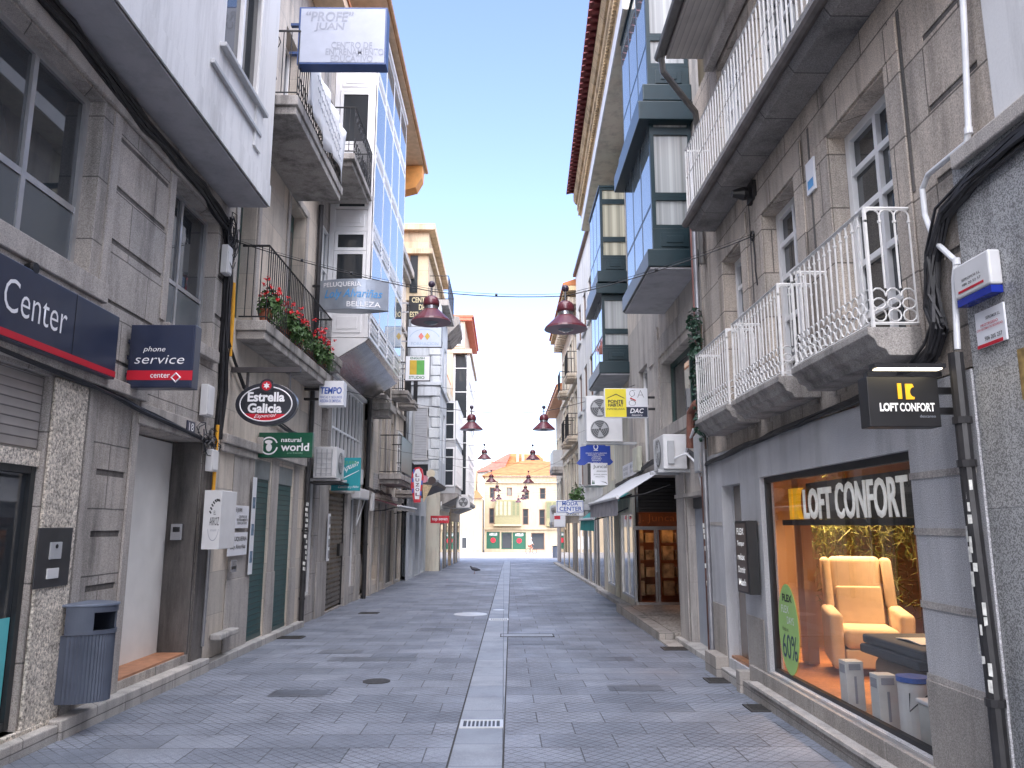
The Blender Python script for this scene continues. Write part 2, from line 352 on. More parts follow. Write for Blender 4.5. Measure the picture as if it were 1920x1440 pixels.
WOODT = plain('cream_eave_boards', (.58, .42, .27), .7, 0, .15)
PANE = glass_dark('window_pane', (.035, .04, .045))
PANEL_ = glass_dark('window_pane_old', (.06, .065, .07), wave=.25)
FROST = glass_dark('frosted_pane', (.09, .105, .12), rough=.2)
CURT = glass_dark('curtained_pane', (.42, .44, .44), fold=11.)
CURTY = glass_dark('warm_curtained_pane', (.46, .44, .34), fold=9.)
PANEB = glass_dark('sky_tint_pane', (.11, .14, .16), wave=.06)  # sky reflection is put into the pale bluish base colour
SHOPG = glass_clear('shop_glass', (.96, .97, .96), 1.42)
# ------------------------------------------------------------------ ground
def paving_mat():
    m, t, b, L = nt('street_paving'); N = t.nodes.new
    tc = N('ShaderNodeTexCoord')
    br = N('ShaderNodeTexBrick'); br.offset = .5; br.inputs['Scale'].default_value = 1; br.inputs['Brick Width'].default_value = .62; br.inputs['Row Height'].default_value = .42
    br.inputs['Mortar Size'].default_value = .006; br.inputs['Mortar Smooth'].default_value = .2; br.inputs['Bias'].default_value = -.1
    br.inputs['Color1'].default_value = (.245, .268, .315, 1); br.inputs['Color2'].default_value = (.162, .182, .222, 1); br.inputs['Mortar'].default_value = (.085, .09, .10, 1)
    L.new(tc.outputs['Object'], br.inputs['Vector'])
    # scored diamond pattern on each slab
    mp = N('ShaderNodeMapping'); mp.inputs['Rotation'].default_value = (0, 0, R(45)); mp.inputs['Scale'].default_value = (12, 12, 1); L.new(tc.outputs['Object'], mp.inputs[0])
    sp = N('ShaderNodeSeparateXYZ'); L.new(mp.outputs[0], sp.inputs[0])
    def tri(o):
        f = N('ShaderNodeMath'); f.operation = 'PINGPONG'; f.inputs[1].default_value = .5; L.new(o, f.inputs[0])
        g = N('ShaderNodeMapRange'); g.inputs[1].default_value = 0; g.inputs[2].default_value = .085; L.new(f.outputs[0], g.inputs[0]); return g.outputs[0]
    mn = N('ShaderNodeMath'); mn.operation = 'MULTIPLY'; L.new(tri(sp.outputs[0]), mn.inputs[0]); L.new(tri(sp.outputs[1]), mn.inputs[1])
    wear = N('ShaderNodeTexNoise'); wear.inputs['Scale'].default_value = .55; wear.inputs['Detail'].default_value = 6; wear.inputs['Roughness'].default_value = .6; L.new(tc.outputs['Object'], wear.inputs['Vector'])
    wr_ = N('ShaderNodeMapRange'); wr_.inputs[1].default_value = .47; wr_.inputs[2].default_value = .68; L.new(wear.outputs[0], wr_.inputs[0])
    gmix = N('ShaderNodeMix'); gmix.inputs['B'].default_value = 1; L.new(wr_.outputs[0], gmix.inputs['Factor']); L.new(mn.outputs[0], gmix.inputs['A'])
    gr = N('ShaderNodeMapRange'); gr.inputs[3].default_value = .34; gr.inputs[4].default_value = 1; L.new(gmix.outputs[0], gr.inputs[0])
    def mul(c, f):
        v = N('ShaderNodeVectorMath'); v.operation = 'SCALE'; L.new(c, v.inputs[0]); L.new(f, v.inputs['Scale']); return v.outputs[0]
    col = mul(br.outputs['Color'], gr.outputs[0])
    fine = N('ShaderNodeTexNoise'); fine.inputs['Scale'].default_value = 160; fine.inputs['Detail'].default_value = 2; L.new(tc.outputs['Object'], fine.inputs['Vector'])
    f2 = N('ShaderNodeMapRange'); f2.inputs[1].default_value = .3; f2.inputs[2].default_value = .7; f2.inputs[3].default_value = .68; f2.inputs[4].default_value = 1.32; L.new(fine.outputs[0], f2.inputs[0]); col = mul(col, f2.outputs[0])
    st = N('ShaderNodeTexNoise'); st.inputs['Scale'].default_value = 1.7; st.inputs['Detail'].default_value = 8; st.inputs['Roughness'].default_value = .7; L.new(tc.outputs['Object'], st.inputs['Vector'])
    s2 = N('ShaderNodeMapRange'); s2.inputs[1].default_value = .35; s2.inputs[2].default_value = .7; s2.inputs[3].default_value = 1.12; s2.inputs[4].default_value = .72; L.new(st.outputs[0], s2.inputs[0]); col = mul(col, s2.outputs[0])
    sp_ = N('ShaderNodeTexVoronoi'); sp_.inputs['Scale'].default_value = 2.6; L.new(tc.outputs['Object'], sp_.inputs['Vector'])
    sq = N('ShaderNodeMapRange'); sq.inputs[1].default_value = .03; sq.inputs[2].default_value = .06; sq.inputs[3].default_value = .5; sq.inputs[4].default_value = 1; L.new(sp_.outputs['Distance'], sq.inputs[0]); col = mul(col, sq.outputs[0])
    L.new(col, b.inputs['Base Color'])
    ro = N('ShaderNodeMapRange'); ro.inputs[3].default_value = .62; ro.inputs[4].default_value = .40; L.new(wr_.outputs[0], ro.inputs[0]); L.new(ro.outputs[0], b.inputs['Roughness'])
    h = N('ShaderNodeMath'); h.operation = 'MULTIPLY_ADD'; h.inputs[1].default_value = -1.2; L.new(br.outputs['Fac'], h.inputs[0]); L.new(gmix.outputs[0], h.inputs[2])
    h2 = N('ShaderNodeMath'); h2.operation = 'MULTIPLY_ADD'; h2.inputs[1].default_value = .25; L.new(fine.outputs[0], h2.inputs[0]); L.new(h.outputs[0], h2.inputs[2])
    bp = N('ShaderNodeBump'); bp.inputs['Strength'].default_value = .5; bp.inputs['Distance'].default_value = .006; L.new(h2.outputs[0], bp.inputs['Height']); L.new(bp.outputs[0], b.inputs['Normal'])
    return m
PAVE = paving_mat()
STRIP = stone('pale_granite_strip', (.235, .257, .295), (.19, .21, .243), (50., .62), jcol=.35, msize=.006, off=0, rough=.5, speck=.25, sscale=160, stain=.25, axis='xy', bump=.15)
PLAZA = stone('plaza_asphalt', (.30, .27, .24), (.25, .23, .21), None, stain=.2, axis='xy', speck=.2)
YS = [-60, -20, -5, 0, 10, 20, 30, 45, 60, 80, 100, 130, 250, 500]
def sheet(x0, x1, ys, dz, name, mat, skew=0.):
    m = MB()
    for a, b in zip(ys, ys[1:]):
        m.quad((x0 + skew * a, a, G(a) + dz), (x1 + skew * a, a, G(a) + dz), (x1 + skew * b, b, G(b) + dz), (x0 + skew * b, b, G(b) + dz))
    return tag(m.build(name, mat), kind='structure')
g_ = MB()
for a, b in zip(YS, YS[1:]):
    for xa, xb in ((-400, -5), (-5, 5), (5, 400)):
        g_.quad((xa, a, G(a)), (xb, a, G(a)), (xb, b, G(b)), (xa, b, G(b)))
tag(g_.build('ground', PAVE), kind='structure')
sheet(-.47, -.07, [-5, 0, 10, 20, 30, 45, 52], .004, 'drainage_strip', STRIP, .0095)
sheet(-90, 90, [64, 80, 100, 112], .004, 'plaza_road', PLAZA)
for xa, xb, nm in ((-.486, -.470, 'strip_joint'), (-.070, -.056, 'strip_joint')):
    sheet(xa, xb, [-5, 0, 10, 20, 30, 45, 52], .006, nm, plain('joint_mortar', (.05, .05, .05), .9) if 'joint_mortar' not in MATS else MATS['joint_mortar'], .0095)
def kerb(x0, x1, y0, y1, h, step=1.1):
    m = MB(); m.prism([(x0, y0, G(y0) - .1), (x1, y0, G(y0) - .1), (x1, y0, G(y0) + h), (x0, y0, G(y0) + h)], (0, y1 - y0, G(y1) - G(y0)))
    return tag(m.build('kerb', KERB, bevel=.012), kind='structure')
KERB = stone('kerb_granite', (.42, .40, .375), (.34, .32, .30), (1.1, 4.), jcol=.4, msize=.006, speck=.3, sscale=140, stain=.3)
kerb(-3.9, -3.72, -2, 6.95, .13); kerb(-3.9, -3.70, 6.96, 10.3, .16); kerb(-3.9, -3.72, 10.32, 15.1, .10)
kerb(-4.0, -3.80, 21.2, 29, .10); kerb(2.74, 2.95, 17.9, 24.0, .10); kerb(2.85, 3.1, 24, 46, .09)

# ------------------------------------------------------------------ street furniture set in the ground
def slot_grate(name, label, x, y, w, d, n, mat, cat='drain cover', group=None, along='x', rim=.03):
    z = G(y); t = thing(name, label, cat, (x, y, z), group)
    f = MB()
    for a in ((x - w/2, x + w/2, y - d/2, y - d/2 + rim), (x - w/2, x + w/2, y + d/2 - rim, y + d/2), (x - w/2, x - w/2 + rim, y - d/2 + rim, y + d/2 - rim), (x + w/2 - rim, x + w/2, y - d/2 + rim, y + d/2 - rim)):
        f.box(*a, z + .002, z + .014)
    if along == 'x':
        p = (w - 2 * rim) / n
        for i in range(n - 1):
            xx = x - w/2 + rim + p * (i + 1); f.box(xx - p * .20, xx + p * .20, y - d/2 + rim, y + d/2 - rim, z + .003, z + .012)
    else:
        p = (d - 2 * rim) / n
        for i in range(n - 1):
            yy = y - d/2 + rim + p * (i + 1); f.box(x - w/2 + rim, x + w/2 - rim, yy - p * .20, yy + p * .20, z + .003, z + .012)
    f.build('grating', mat, t)
    b = MB(); b.quad((x - w/2 + .01, y - d/2 + .01, z + .007), (x + w/2 - .01, y - d/2 + .01, z + .007), (x + w/2 - .01, y + d/2 - .01, z + .007), (x - w/2 + .01, y + d/2 - .01, z + .007)); b.build('drain_pit', BLACK, t)
    return t
STEELG = plain('galvanised_steel', (.62, .62, .60), .4, .6, .1)
CAST = plain('cast_iron', (.07, .068, .066), .6, .5, .3, 40)
slot_grate('drain_grate', 'bright steel slotted drain grate in the pale strip, nearest the camera', -.20, 7.48, .39, .28, 9, STEELG, group='drain grates in the pale strip')
slot_grate('drain_grate', 'steel slotted drain grate in the pale strip beyond the patched slabs', -.10, 16.2, .385, .26, 9, STEELG, group='drain grates in the pale strip')
for px, py, lab in ((545, 1196, 'dark iron gully grate by the left kerb outside the green shutters'), (692, 1150, 'dark iron gully grate on the left outside the rolling grille'),
                    (1268, 1217, 'dark iron gully grate by the grey door step on the right'), (1357, 1277, 'dark iron gully grate beside the shop door step on the right'), (1440, 1329, 'dark iron gully grate half sunk beside the shop window plinth')):
    x, y = onG(px, py); slot_grate('gully_grate', lab, x, y, .42, .30, 7, CAST, 'gully grate', 'gully grates along the street edges', 'y', .03)
def cover(px, py, r, label, mat, name='manhole_cover'):
    x, y = onG(px, py); z = G(y); t = thing(name, label, 'manhole cover', (x, y, z), 'round covers in the paving')
    m = MB(); m.lathe([(r, 0), (r, .008), (r * .88, .008)], (x, y, z), 24); m.build('rim', mat, t)
    m = MB(); m.lathe([(r * .86, 0), (r * .86, .007), (0, .008)], (x, y, z), 24); m.build('lid', mat, t)
cover(882, 1152, .36, 'pale round manhole cover left of the drainage strip', STEELG); cover(706, 1278, .16, 'small dark round valve cover in the left paving', CAST); cover(935, 1144, .13, 'small ring cover set in the pale strip', STEELG, 'valve_cover')
x, y = onG(990, 1192); t = thing('inspection_cover', 'long pale rectangular inspection cover beside the strip', 'inspection cover', (x, y, G(y)))
m = MB(); m.box(x - .45, x + .42, y - .16, y + .16, G(y) - .02, G(y) + .009); m.build('lid', STRIP, t, bevel=.004)
m = MB()
for a in ((x - .47, x + .44, y - .18, y - .163), (x - .47, x + .44, y + .163, y + .18), (x - .47, x - .453, y - .163, y + .163), (x + .423, x + .44, y - .163, y + .163)): m.box(*a, G(y) - .02, G(y) + .011)
m.build('rim', CAST, t)
# replaced darker slabs
DSLAB = stone('replaced_slab', (.125, .137, .16), (.095, .105, .125), (.62, .42), jcol=.5, speck=.2, axis='xy', rough=.5)
for px, py, w, d in ((1010, 1205, .95, .38), (1080, 1215, .6, .36), (1145, 1236, .62, .36), (880, 1098, 1.6, .5), (760, 1095, 1.0, .4), (640, 1222, .62, .36), (1190, 1290, .6, .36), (700, 1236, 1.2, .36), (1080, 1150, 1.1, .4), (560, 1300, .6, .36), (820, 1180, .62, .38)):
    x, y = onG(px, py); m = MB(); m.quad(*[(x + a * w / 2, y + b * d / 2, G(y + b * d / 2) + .004) for a, b in ((-1, -1), (1, -1), (1, 1), (-1, 1))]); tag(m.build('paving_patch', DSLAB), kind='structure')
# ================================================================== LEFT SIDE
L1X = -3.85
# ---------- near granite building with the white overhanging upper floor
A = thing('granite_building', 'granite building with a white overhanging upper floor and the navy phone shop fascia', 'building', (-6, 5, 0))
fa = Fac(L1X)
w1 = (3.6, 6.95, 3.95, 5.72); w2 = (8.62, 10.0, 3.95, 5.72); door18 = (8.17, 9.95, .16, 2.74); shopL = (2.2, 6.56, .10, 2.95)
holes = [(*w1, .28, False), (*w2, .28, False), (*door18, .42, False), (*shopL, .12, False)]
for z in (4.45, 5.0, 5.52): holes.append((7.25, 8.42, z - .028, z + .028, .03, True))
for z in (.62, 1.12, 1.62, 2.2): holes.append((7.42, 7.98, z - .03, z + .03, .03, True))
for z in (4.45, 5.0): holes.append((10.06, 10.34, z - .028, z + .028, .03, True))
for z in (3.3, 3.85): holes.append((7.05, 8.5, z - .02, z + .02, .025, True)); 
m = MB(); fa.wall(m, -14, 10.35, -.3, 6.1, holes); m.build('street_wall', GRAN, A)
for h in holes:
    if h[5]: m = MB(); fa.box(m, -.029, -.012, h[0] + .002, h[1] - .002, h[2] + .002, h[3] - .002); m.build('channel_joint', DARKST, A)
m = MB(); m.box(-16, L1X - .46, -14, 10.34, -.4, 6.06); m.box(-16, -3.9, -14, 10.34, 6.5, 12); m.build('body', GRANP, A)
# window sills and surrounds
m = MB(); fa.box(m, .003, .10, w1[0] - .1, w1[1] + .2, 3.76, 3.95); fa.box(m, .003, .07, w1[0] - .1, w1[1] + .14, 3.70, 3.757); m.build('sill', GRANP, A, bevel=.01)
m = MB(); fa.box(m, .003, .09, w2[0] - .1, w2[1] + .1, 3.80, 3.95); m.build('sill', GRANP, A, bevel=.01)
for a in (7.12, 8.44):
    m = MB(); fa.box(m, .003, .02, a, a + .14, 3.97, 5.72); m.build('pilaster_strip', GRANP, A)
m = MB(); fa.box(m, .003, .05, .5, 10.34, 5.74, 5.90); m.build('string_course', GRANP, A, bevel=.01)
fa.window(A, w1[0], w1[1], w1[2], w1[3], -.20, ALU, PANE, (.5, .75), (.36,), fr=.06, bar=.06)
fa.window(A, w2[0], w2[1], w2[2], w2[3], -.20, ALU, PANE, (.42,), (.36,), fr=.05, bar=.05)
m = MB(); fa.box(m, -.188, -.172, w1[0] + .06, w1[1] - .06, 3.99, 4.55); m.build('frosted_pane', FROST, A)
m = MB(); fa.box(m, -.188, -.172, w2[0] + .05, w2[1] - .05, 3.99, 4.55); m.build('frosted_pane', FROST, A)
# roughcast pier, pilaster, shop opening
m = MB(); fa.box(m, .003, .035, 6.58, 7.10, -.25, 2.95); m.build('roughcast_pier', AGG, A, bevel=.012)
for a in (7.14, 8.02):
    m = MB(); fa.box(m, .003, .03, a, a + .13, -.2, 2.98); m.build('pilaster_strip', GRANP, A, bevel=.006)
m = MB(); fa.box(m, .003, .09, 1.5, 8.15, 2.98, 3.10); m.build('ledge', GRANP, A, bevel=.012)
LOUV = slats('louvre', (.42, .39, .37), .075, depth=1., dark=.2)
m = MB(); fa.box(m, -.11, -.06, 2.25, 6.54, 2.32, 2.94); m.build('louvre_grille', LOUV, A)
m = MB(); fa.box(m, -.11, -.03, 2.2, 6.555, 2.18, 2.31); m.build('lintel', AGG, A)
sw = fa.window(A, 2.25, 6.55, .12, 2.18, -.10, plain('dark_alu', (.05, .055, .06), .35, .5), PANE, (.45, .88), (), fr=.06, bar=.05, name='shop_window')
m = MB(); fa.box(m, -.083, -.081, 2.4, 6.47, .2, .98); m.build('window_film', plain('turquoise_film', (.12, .52, .55), .3, 0, .04), sw)
m = MB(); fa.box(m, -.46, .04, 2.0, 7.05, -.2, .10); m.build('threshold', AGG, A, bevel=.01)
# doorway 18
m = MB(); fa.box(m, -.42, -.36, 8.18, 9.94, .14, 2.72); m.build('entrance_door', plain('worn_cream_wall', (.78, .765, .735), .7, 0, .08, 2), A)
m = MB(); fa.box(m, -.355, .002, 9.90, 9.947, .16, 2.735); m.build('door_jamb', DARKST, A)
m = MB(); fa.box(m, .004, .03, 9.97, 10.34, -.2, 2.6); m.build('stained_pier', DARKST, A)
m = MB(); fa.box(m, -.42, -.02, 8.18, 9.94, .05, .185); m.build('door_step', plain('orange_floor_tile', (.42, .20, .11), .6, 0, .2, 9), A)
m = MB(); fa.box(m, .003, .05, 8.1, 10.05, 2.745, 2.97); m.build('lintel', GRANP, A, bevel=.008)
# white overhang
BX = -3.30
m = MB(); f2 = Fac(BX)
bz = 6.08; bw = (wr(BX, 420, 77, 420, 77)[0], wr(BX, 488, 205, 488, 205)[0])
bwz = 7.22
f2.wall(m, -14, 10.30, bz, 12.0, [(bw[0], bw[1], bwz, 9.0, .16, False)])
m.quad((BX, 10.30, bz), (-3.84, 10.30, bz), (-3.84, 10.30, 12), (BX, 10.30, 12))
m.quad((BX, -14, bz), (-3.84, -14, bz), (-3.84, -14, 12), (BX, -14, 12)); m.quad((BX, -14, 12), (-3.84, -14, 12), (-3.84, 10.3, 12), (BX, 10.3, 12))
m.quad((-3.84, -14, bz), (-3.84, 10.3, bz), (-3.84, 10.3, 12), (-3.84, -14, 12))
ov = m.build('overhang', BAYW, A)
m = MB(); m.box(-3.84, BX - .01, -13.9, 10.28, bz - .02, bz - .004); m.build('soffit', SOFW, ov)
m = MB(); f2.box(m, .002, .022, -13.9, 10.30, bz, bz + .30); m.build('fascia_band', BAYW, ov)
f2.window(A, bw[0], bw[1], bwz, 9.0, -.10, WFRAME, PANE, (.5,), (), fr=.09, bar=.06, t=.07)
m = MB(); f2.box(m, -.10, .08, bw[0] - .12, bw[1] + .12, bwz - .06, bwz - .004); m.build('sill', GREY, ov, bevel=.008)
m = MB(); f2.box(m, .002, .05, bw[0] - .35, bw[1] - .02, bwz - .42, bwz - .37); m.build('ledge', GREY, ov, bevel=.006)
m = MB(); f2.box(m, .002, .03, 9.5, 9.75, 6.6, 12); m.build('drip_strip', BAYW, ov)

# ---------- house with the flower balcony
B = thing('balcony_house', 'pale stone house with flower balcony, green doors and green roller shutters below', 'building', (-6, 12.8, 0))
fb = Fac(L1X)
gs1 = (12.10, 12.92, -.02, 2.72); gs2 = (13.42, 14.30, -.04, 2.70)
d1 = (10.72, 11.48, 4.62, 7.55); d2 = (13.25, 14.30, 4.62, 7.55)
hs = [(*gs1, .05, False), (*gs2, .05, False), (*d1, .30, False), (*d2, .30, False), (10.75, 11.5, 7.95, 10.4, .3, False), (12.45, 13.35, 7.95, 10.4, .3, False)]
m = MB(); fb.wall(m, 10.36, 15.22, -.4, 12.2, hs); m.build('street_wall', PALE, B)
m = MB(); m.box(-16, L1X - .32, 10.36, 15.2, -.5, 12.2); m.build('body', PALE, B)
SHUT = slats('green_roller_shutter', (.018, .085, .085), .085, metal=.2, depth=.9, dark=.15)
for g in (gs1, gs2):
    m = MB(); fb.box(m, -.035, -.025, g[0], g[1], g[2], g[3] - .30); sh = m.build('roller_shutter', SHUT, B)
    m = MB(); fb.box(m, -.04, -.008, g[0], g[1], g[3] - .30, g[3]); m.build('shutter_box', plain('shutter_box', (.20, .22, .22), .5), sh)
    m = MB(); fb.box(m, -.024, -.012, g[0] + .02, g[1] - .02, g[2], g[2] + .07); m.build('bottom_rail', DGREEN, sh)
for a, b in ((11.1, 12.08), (12.94, 13.40), (14.32, 14.75)):   # piers with projecting foot
    m = MB(); fb.box(m, .003, .026, a, b, -.3, .95); m.build('pier_base', GRANP, B, bevel=.01)
    m = MB(); fb.box(m, .003, .012, a + .05, b - .03, .952, 2.78); m.build('pier', GRANP, B, bevel=.01)
m = MB(); fb.box(m, .003, .10, 10.55, 12.05, 2.80, 2.93); fb.box(m, .003, .06, 10.55, 12.02, 2.69, 2.797); m.build('capital', GRANP, B, bevel=.015)
m = MB(); fb.box(m, .003, .16, 10.62, 11.35, .22, .30); m.build('stone_ledge', KERB, B, bevel=.02)
m = MB(); fb.box(m, .003, .10, 12.1, 14.9, 2.80, 3.05); m.build('string_course', GRANP, B, bevel=.01)
for d in (d1, d2):
    m = MB(); fb.box(m, -.28, -.22, d[0], d[1], d[2], d[3]); dd = m.build('balcony_door', DGREEN, B)
    m = MB()
    for k in (.12, .56): fb.box(m, -.218, -.205, d[0] + .1, d[1] - .1, d[2] + k * 2.9, d[2] + k * 2.9 + .95)
    m.build('door_pane', PANE, dd)
    m = MB()
    for a, b in ((d[0] - .16, d[0] - .03), (d[1] + .03, d[1] + .16)): fb.box(m, .003, .035, a, b, d[2], d[3] + .03)
    fb.box(m, .003, .038, d[0] - .16, d[1] + .16, d[3] + .032, d[3] + .17); m.build('door_surround', GRANP, B, bevel=.008)
for a, b in ((10.75, 11.5), (12.45, 13.35)): fb.window(B, a, b, 7.95, 10.4, -.24, WFRAME, PANE, (.5,), (.5,))
def slab_balcony(par, f, y0, y1, z0, z1, w, mat, lip=.05):
    m = MB(); f.box(m, .003, w, y0, y1, z0 + (z1 - z0) * .45, z1)
    q = [f.p(.003, y0 + lip, z0), f.p(w - lip * .6, y0 + lip, z0), f.p(w - lip * .6, y0 + lip, z0 + (z1 - z0) * .448), f.p(.003, y0 + lip, z0 + (z1 - z0) * .448)]
    m.prism(q, (0, y1 - y0 - 2 * lip, 0)); return m.build('balcony', mat, par, bevel=.012)
def bar_railing(par, f, y0, y1, z0, h, w, mat, pitch=.11, r=.008, ornate=False, rail=.018):
    """straight iron bars between a top and a bottom rail, returned to the wall at both ends"""
    m = MB(); w_ = w
    for z, rr in ((z0 + .06, .012), (z0 + h, rail)):
        m.tube([f.p(0.02, y0, z), f.p(w_, y0, z), f.p(w_, y1, z), f.p(0.02, y1, z)], rr, 4)
    n = max(2, round((y1 - y0) / pitch))
    for i in range(n + 1):
        y = y0 + (y1 - y0) * i / n; m.tube([f.p(w_, y, z0), f.p(w_, y, z0 + h)], r, 4)
    k = max(1, round(w / pitch))
    for y in (y0, y1):
        for i in range(1, k): m.tube([f.p(w * i / k, y, z0 + .06), f.p(w * i / k, y, z0 + h)], r, 4)
    if ornate:
        def ring(c, rad, plane):
            pts = []
            for a in range(10):
                t_ = a * math.pi / 5
                pts.append(f.p(w_ if plane == 'y' else c[0] + rad * math.cos(t_), c[1] + (rad * math.cos(t_) if plane == 'y' else 0), c[2] + rad * math.sin(t_)))
            m.tube(pts, .008, 4, closed=True)
        nn = max(2, round((y1 - y0) / .22))
        for i in range(nn):
            y = y0 + (y1 - y0) * (i + .5) / nn
            ring((0, y, z0 + h - .16), .09, 'y'); ring((0, y, z0 + h - .16), .05, 'y'); ring((0, y, z0 + .26), .10, 'y')
        for y in (y0, y1): ring((w / 2, y, z0 + h - .18), min(.13, w * .4), 'x'); ring((w / 2, y, z0 + h - .18), min(.07, w * .2), 'x'); ring((w / 2, y, z0 + .28), min(.1, w * .3), 'x')
    return m.build('railing', mat, par, weld=False)
lb = slab_balcony(B, fb, 10.86, 15.1, 4.33, 4.60, .44, SLAB); bar_railing(lb, fb, 10.9, 15.06, 4.60, 1.13, .41, IRONB, pitch=.105)
m = MB()
for y in (12.6, 12.75, 12.9):
    for z in (4.78, 4.98, 5.15):
        m.tube([fb.p(.41, y + .06 * math.cos(a * math.pi / 4), z + .07 * math.sin(a * math.pi / 4)) for a in range(8)], .007, 4, closed=True)
m.build('scroll_panel', IRONB, lb, weld=False)
hb = slab_balcony(B, fb, 10.40, 13.6, 7.57, 7.85, .85, SLAB); bar_railing(hb, fb, 10.44, 13.55, 7.85, 1.05, .82, IRONB, pitch=.11, ornate=True)
m = MB(); fb.box(m, .02, .62, 10.4, 15.2, 12.0, 12.25); m.build('eave', WOODT, B)
m = MB(); m.prism([(-3.2, 10.37, 12.26), (-3.2, 10.37, 12.36), (-10, 10.37, 14.6), (-10, 10.37, 12.26)], (0, 4.82, 0)); m.build('roof', TILEO, B)

# ---------- house with the white glazed gallery
Cc = thing('gallery_house', 'stone house with tall white glazed gallery bay over the hairdresser shop', 'building', (-6, 18, 0))
fc = Fac(L1X)
grl = wr(L1X, 662, 925, 612, 1135); grl = (17.35, 19.15, -.15, 2.45)
hc_ = [(*grl, .35, False), (15.45, 16.05, .35, 2.6, .12, False), (19.85, 20.55, .2, 2.4, .15, False), (15.45, 16.3, 5.6, 8.0, .2, False), (15.55, 16.2, 8.8, 11.0, .2, False), (17.3, 21.0, 3.15, 4.98, .12, False), (16.3, 16.95, 3.0, 4.2, .25, False)]
m = MB(); fc.wall(m, 15.23, 21.35, -.5, 13.5, hc_); m.build('street_wall', stone('mixed_granite', (.40, .37, .345), (.30, .28, .265), (.8, .75), jcol=.5, stain=.45), Cc)
m = MB(); m.box(-16, L1X - .36, 15.23, 21.33, -.6, 13.5); m.box(-14, L1X, 21.36, 24.9, 11.5, 13.5); m.build('body', PALE, Cc)
fc.window(Cc, 15.45, 16.3, 5.6, 8.0, -.08, WFRAME, PANEB, (.5,), (.62,), t=.07); fc.window(Cc, 15.55, 16.2, 8.8, 11.0, -.1, WFRAME, PANE, (.5,), (.5,), t=.07)
fc.window(Cc, 15.45, 16.05, .35, 2.6, -.10, WFRAME, PANE, (), ()); fc.window(Cc, 19.85, 20.55, .2, 2.4, -.12, WFRAME, PANE, (), ())
fc.window(Cc, 16.3, 16.95, 3.0, 4.2, -.2, WFRAME, CURT, (.5,), (), t=.05)
fc.window(Cc, 17.3, 21.0, 3.15, 4.98, -.06, WFRAME, PANEL_, (.1, .22, .34, .46, .58, .70, .82, .92), (.40,), t=.07, bar=.045, name='gallery_window')
m = MB(); fc.box(m, .003, .10, 17.1, 21.1, 4.99, 5.10); m.build('cornice', WFRAME, Cc, bevel=.01)
for a, b in ((16.35, 17.25), (19.22, 19.8), (20.6, 21.3)):
    m = MB(); fc.box(m, .003, .03, a, b, -.5, .95); m.build('pier_base', GRANP, Cc, bevel=.012)
    m = MB(); fc.box(m, .003, .014, a + .05, b - .05, .953, 2.55); m.build('pier', GRANP, Cc, bevel=.01)
GRILLE = MB()
for i in range(23):
    z = -.1 + i * .108; fc.box(GRILLE, -.065, -.05, grl[0] + .05, grl[1] - .05, z, z + .062)
for i in range(13):
    y = grl[0] + .08 + i * .135; fc.box(GRILLE, -.047, -.04, y, y + .03, -.1, 2.43)
rg = GRILLE.build('rolling_grille', plain('grille_steel', (.20, .185, .17), .45, .4), Cc)
for a in (grl[0], grl[1] - .05): m = MB(); fc.box(m, -.07, -.02, a, a + .05, grl[2], grl[3]); m.build('guide_rail', BLACK, rg)
m = MB(); fc.box(m, -.038, .03, 18.55, 18.85, 1.0, 1.28); m.build('lock_box', BLACK, rg)
# inside of the hairdresser seen through the grille
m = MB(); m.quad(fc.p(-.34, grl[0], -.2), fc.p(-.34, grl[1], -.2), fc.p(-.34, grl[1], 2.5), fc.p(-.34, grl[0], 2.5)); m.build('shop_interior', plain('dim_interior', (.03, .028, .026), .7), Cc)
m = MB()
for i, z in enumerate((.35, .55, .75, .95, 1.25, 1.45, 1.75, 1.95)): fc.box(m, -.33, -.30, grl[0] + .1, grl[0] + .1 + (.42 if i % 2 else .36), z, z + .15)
m.build('glowing_shelf', plain('glowing_yellow_shelf', (.8, .5, .12), .5, emit=(1, .62, .12), es=.55), Cc)  # shelf blocks glow by themselves; shop light put into the material
# the projecting gallery
GX0, GY0, GY1, GZ0, GZ1 = -2.88, 16.25, 21.25, 5.15, 13.3
fg = Fac(GX0); gw = MB()
gw.box(-3.84, GX0 - .05, GY0 + .04, GY1 - .04, 5.65, GZ1)
gal = gw.build('gallery', WFRAME, Cc)
def panel_front(m, f, y0, y1, z0, z1, w, t=.05, fr=.06):
    f.box(m, w, w + t, y0, y0 + fr, z0, z1); f.box(m, w, w + t, y1 - fr, y1, z0, z1); f.box(m, w, w + t - .004, y0 + fr, y1 - fr, z0, z0 + fr); f.box(m, w, w + t - .004, y0 + fr, y1 - fr, z1 - fr, z1)
nb = 4; pw = (GY1 - GY0) / nb
for i in range(nb):
    a, b = GY0 + pw * i + .003, GY0 + pw * (i + 1) - .003
    for k, (z0, z1, kind) in enumerate(((5.66, 6.20, 'p'), (6.21, 7.75, 'w'), (7.76, 8.25, 'p'), (8.26, 9.75, 'w'), (9.76, 10.1, 'p'), (10.11, 11.6, 'w'), (11.61, 11.95, 'p'), (11.96, 13.2, 'w'))):
        if kind == 'p':
            m = MB(); panel_front(m, fg, a, b, z0, z1, -.022, .016, .07); fg.box(m, -.03, -.016, a + .2, b - .2, z0 + .14, z1 - .14)
            for s_ in (.25, .45, .65): fg.box(m, -.005, .008, a + .12, b - .12, z0 + (z1 - z0) * s_, z0 + (z1 - z0) * s_ + .02)
            m.build('gallery_panel', WFRAME, gal)
        else:
            fg.window(gal, a, b, z0, z1, -.022, WFRAME, PANEB, (.25, .5, .75), (.22, .72), fr=.04, bar=.025, t=.018)
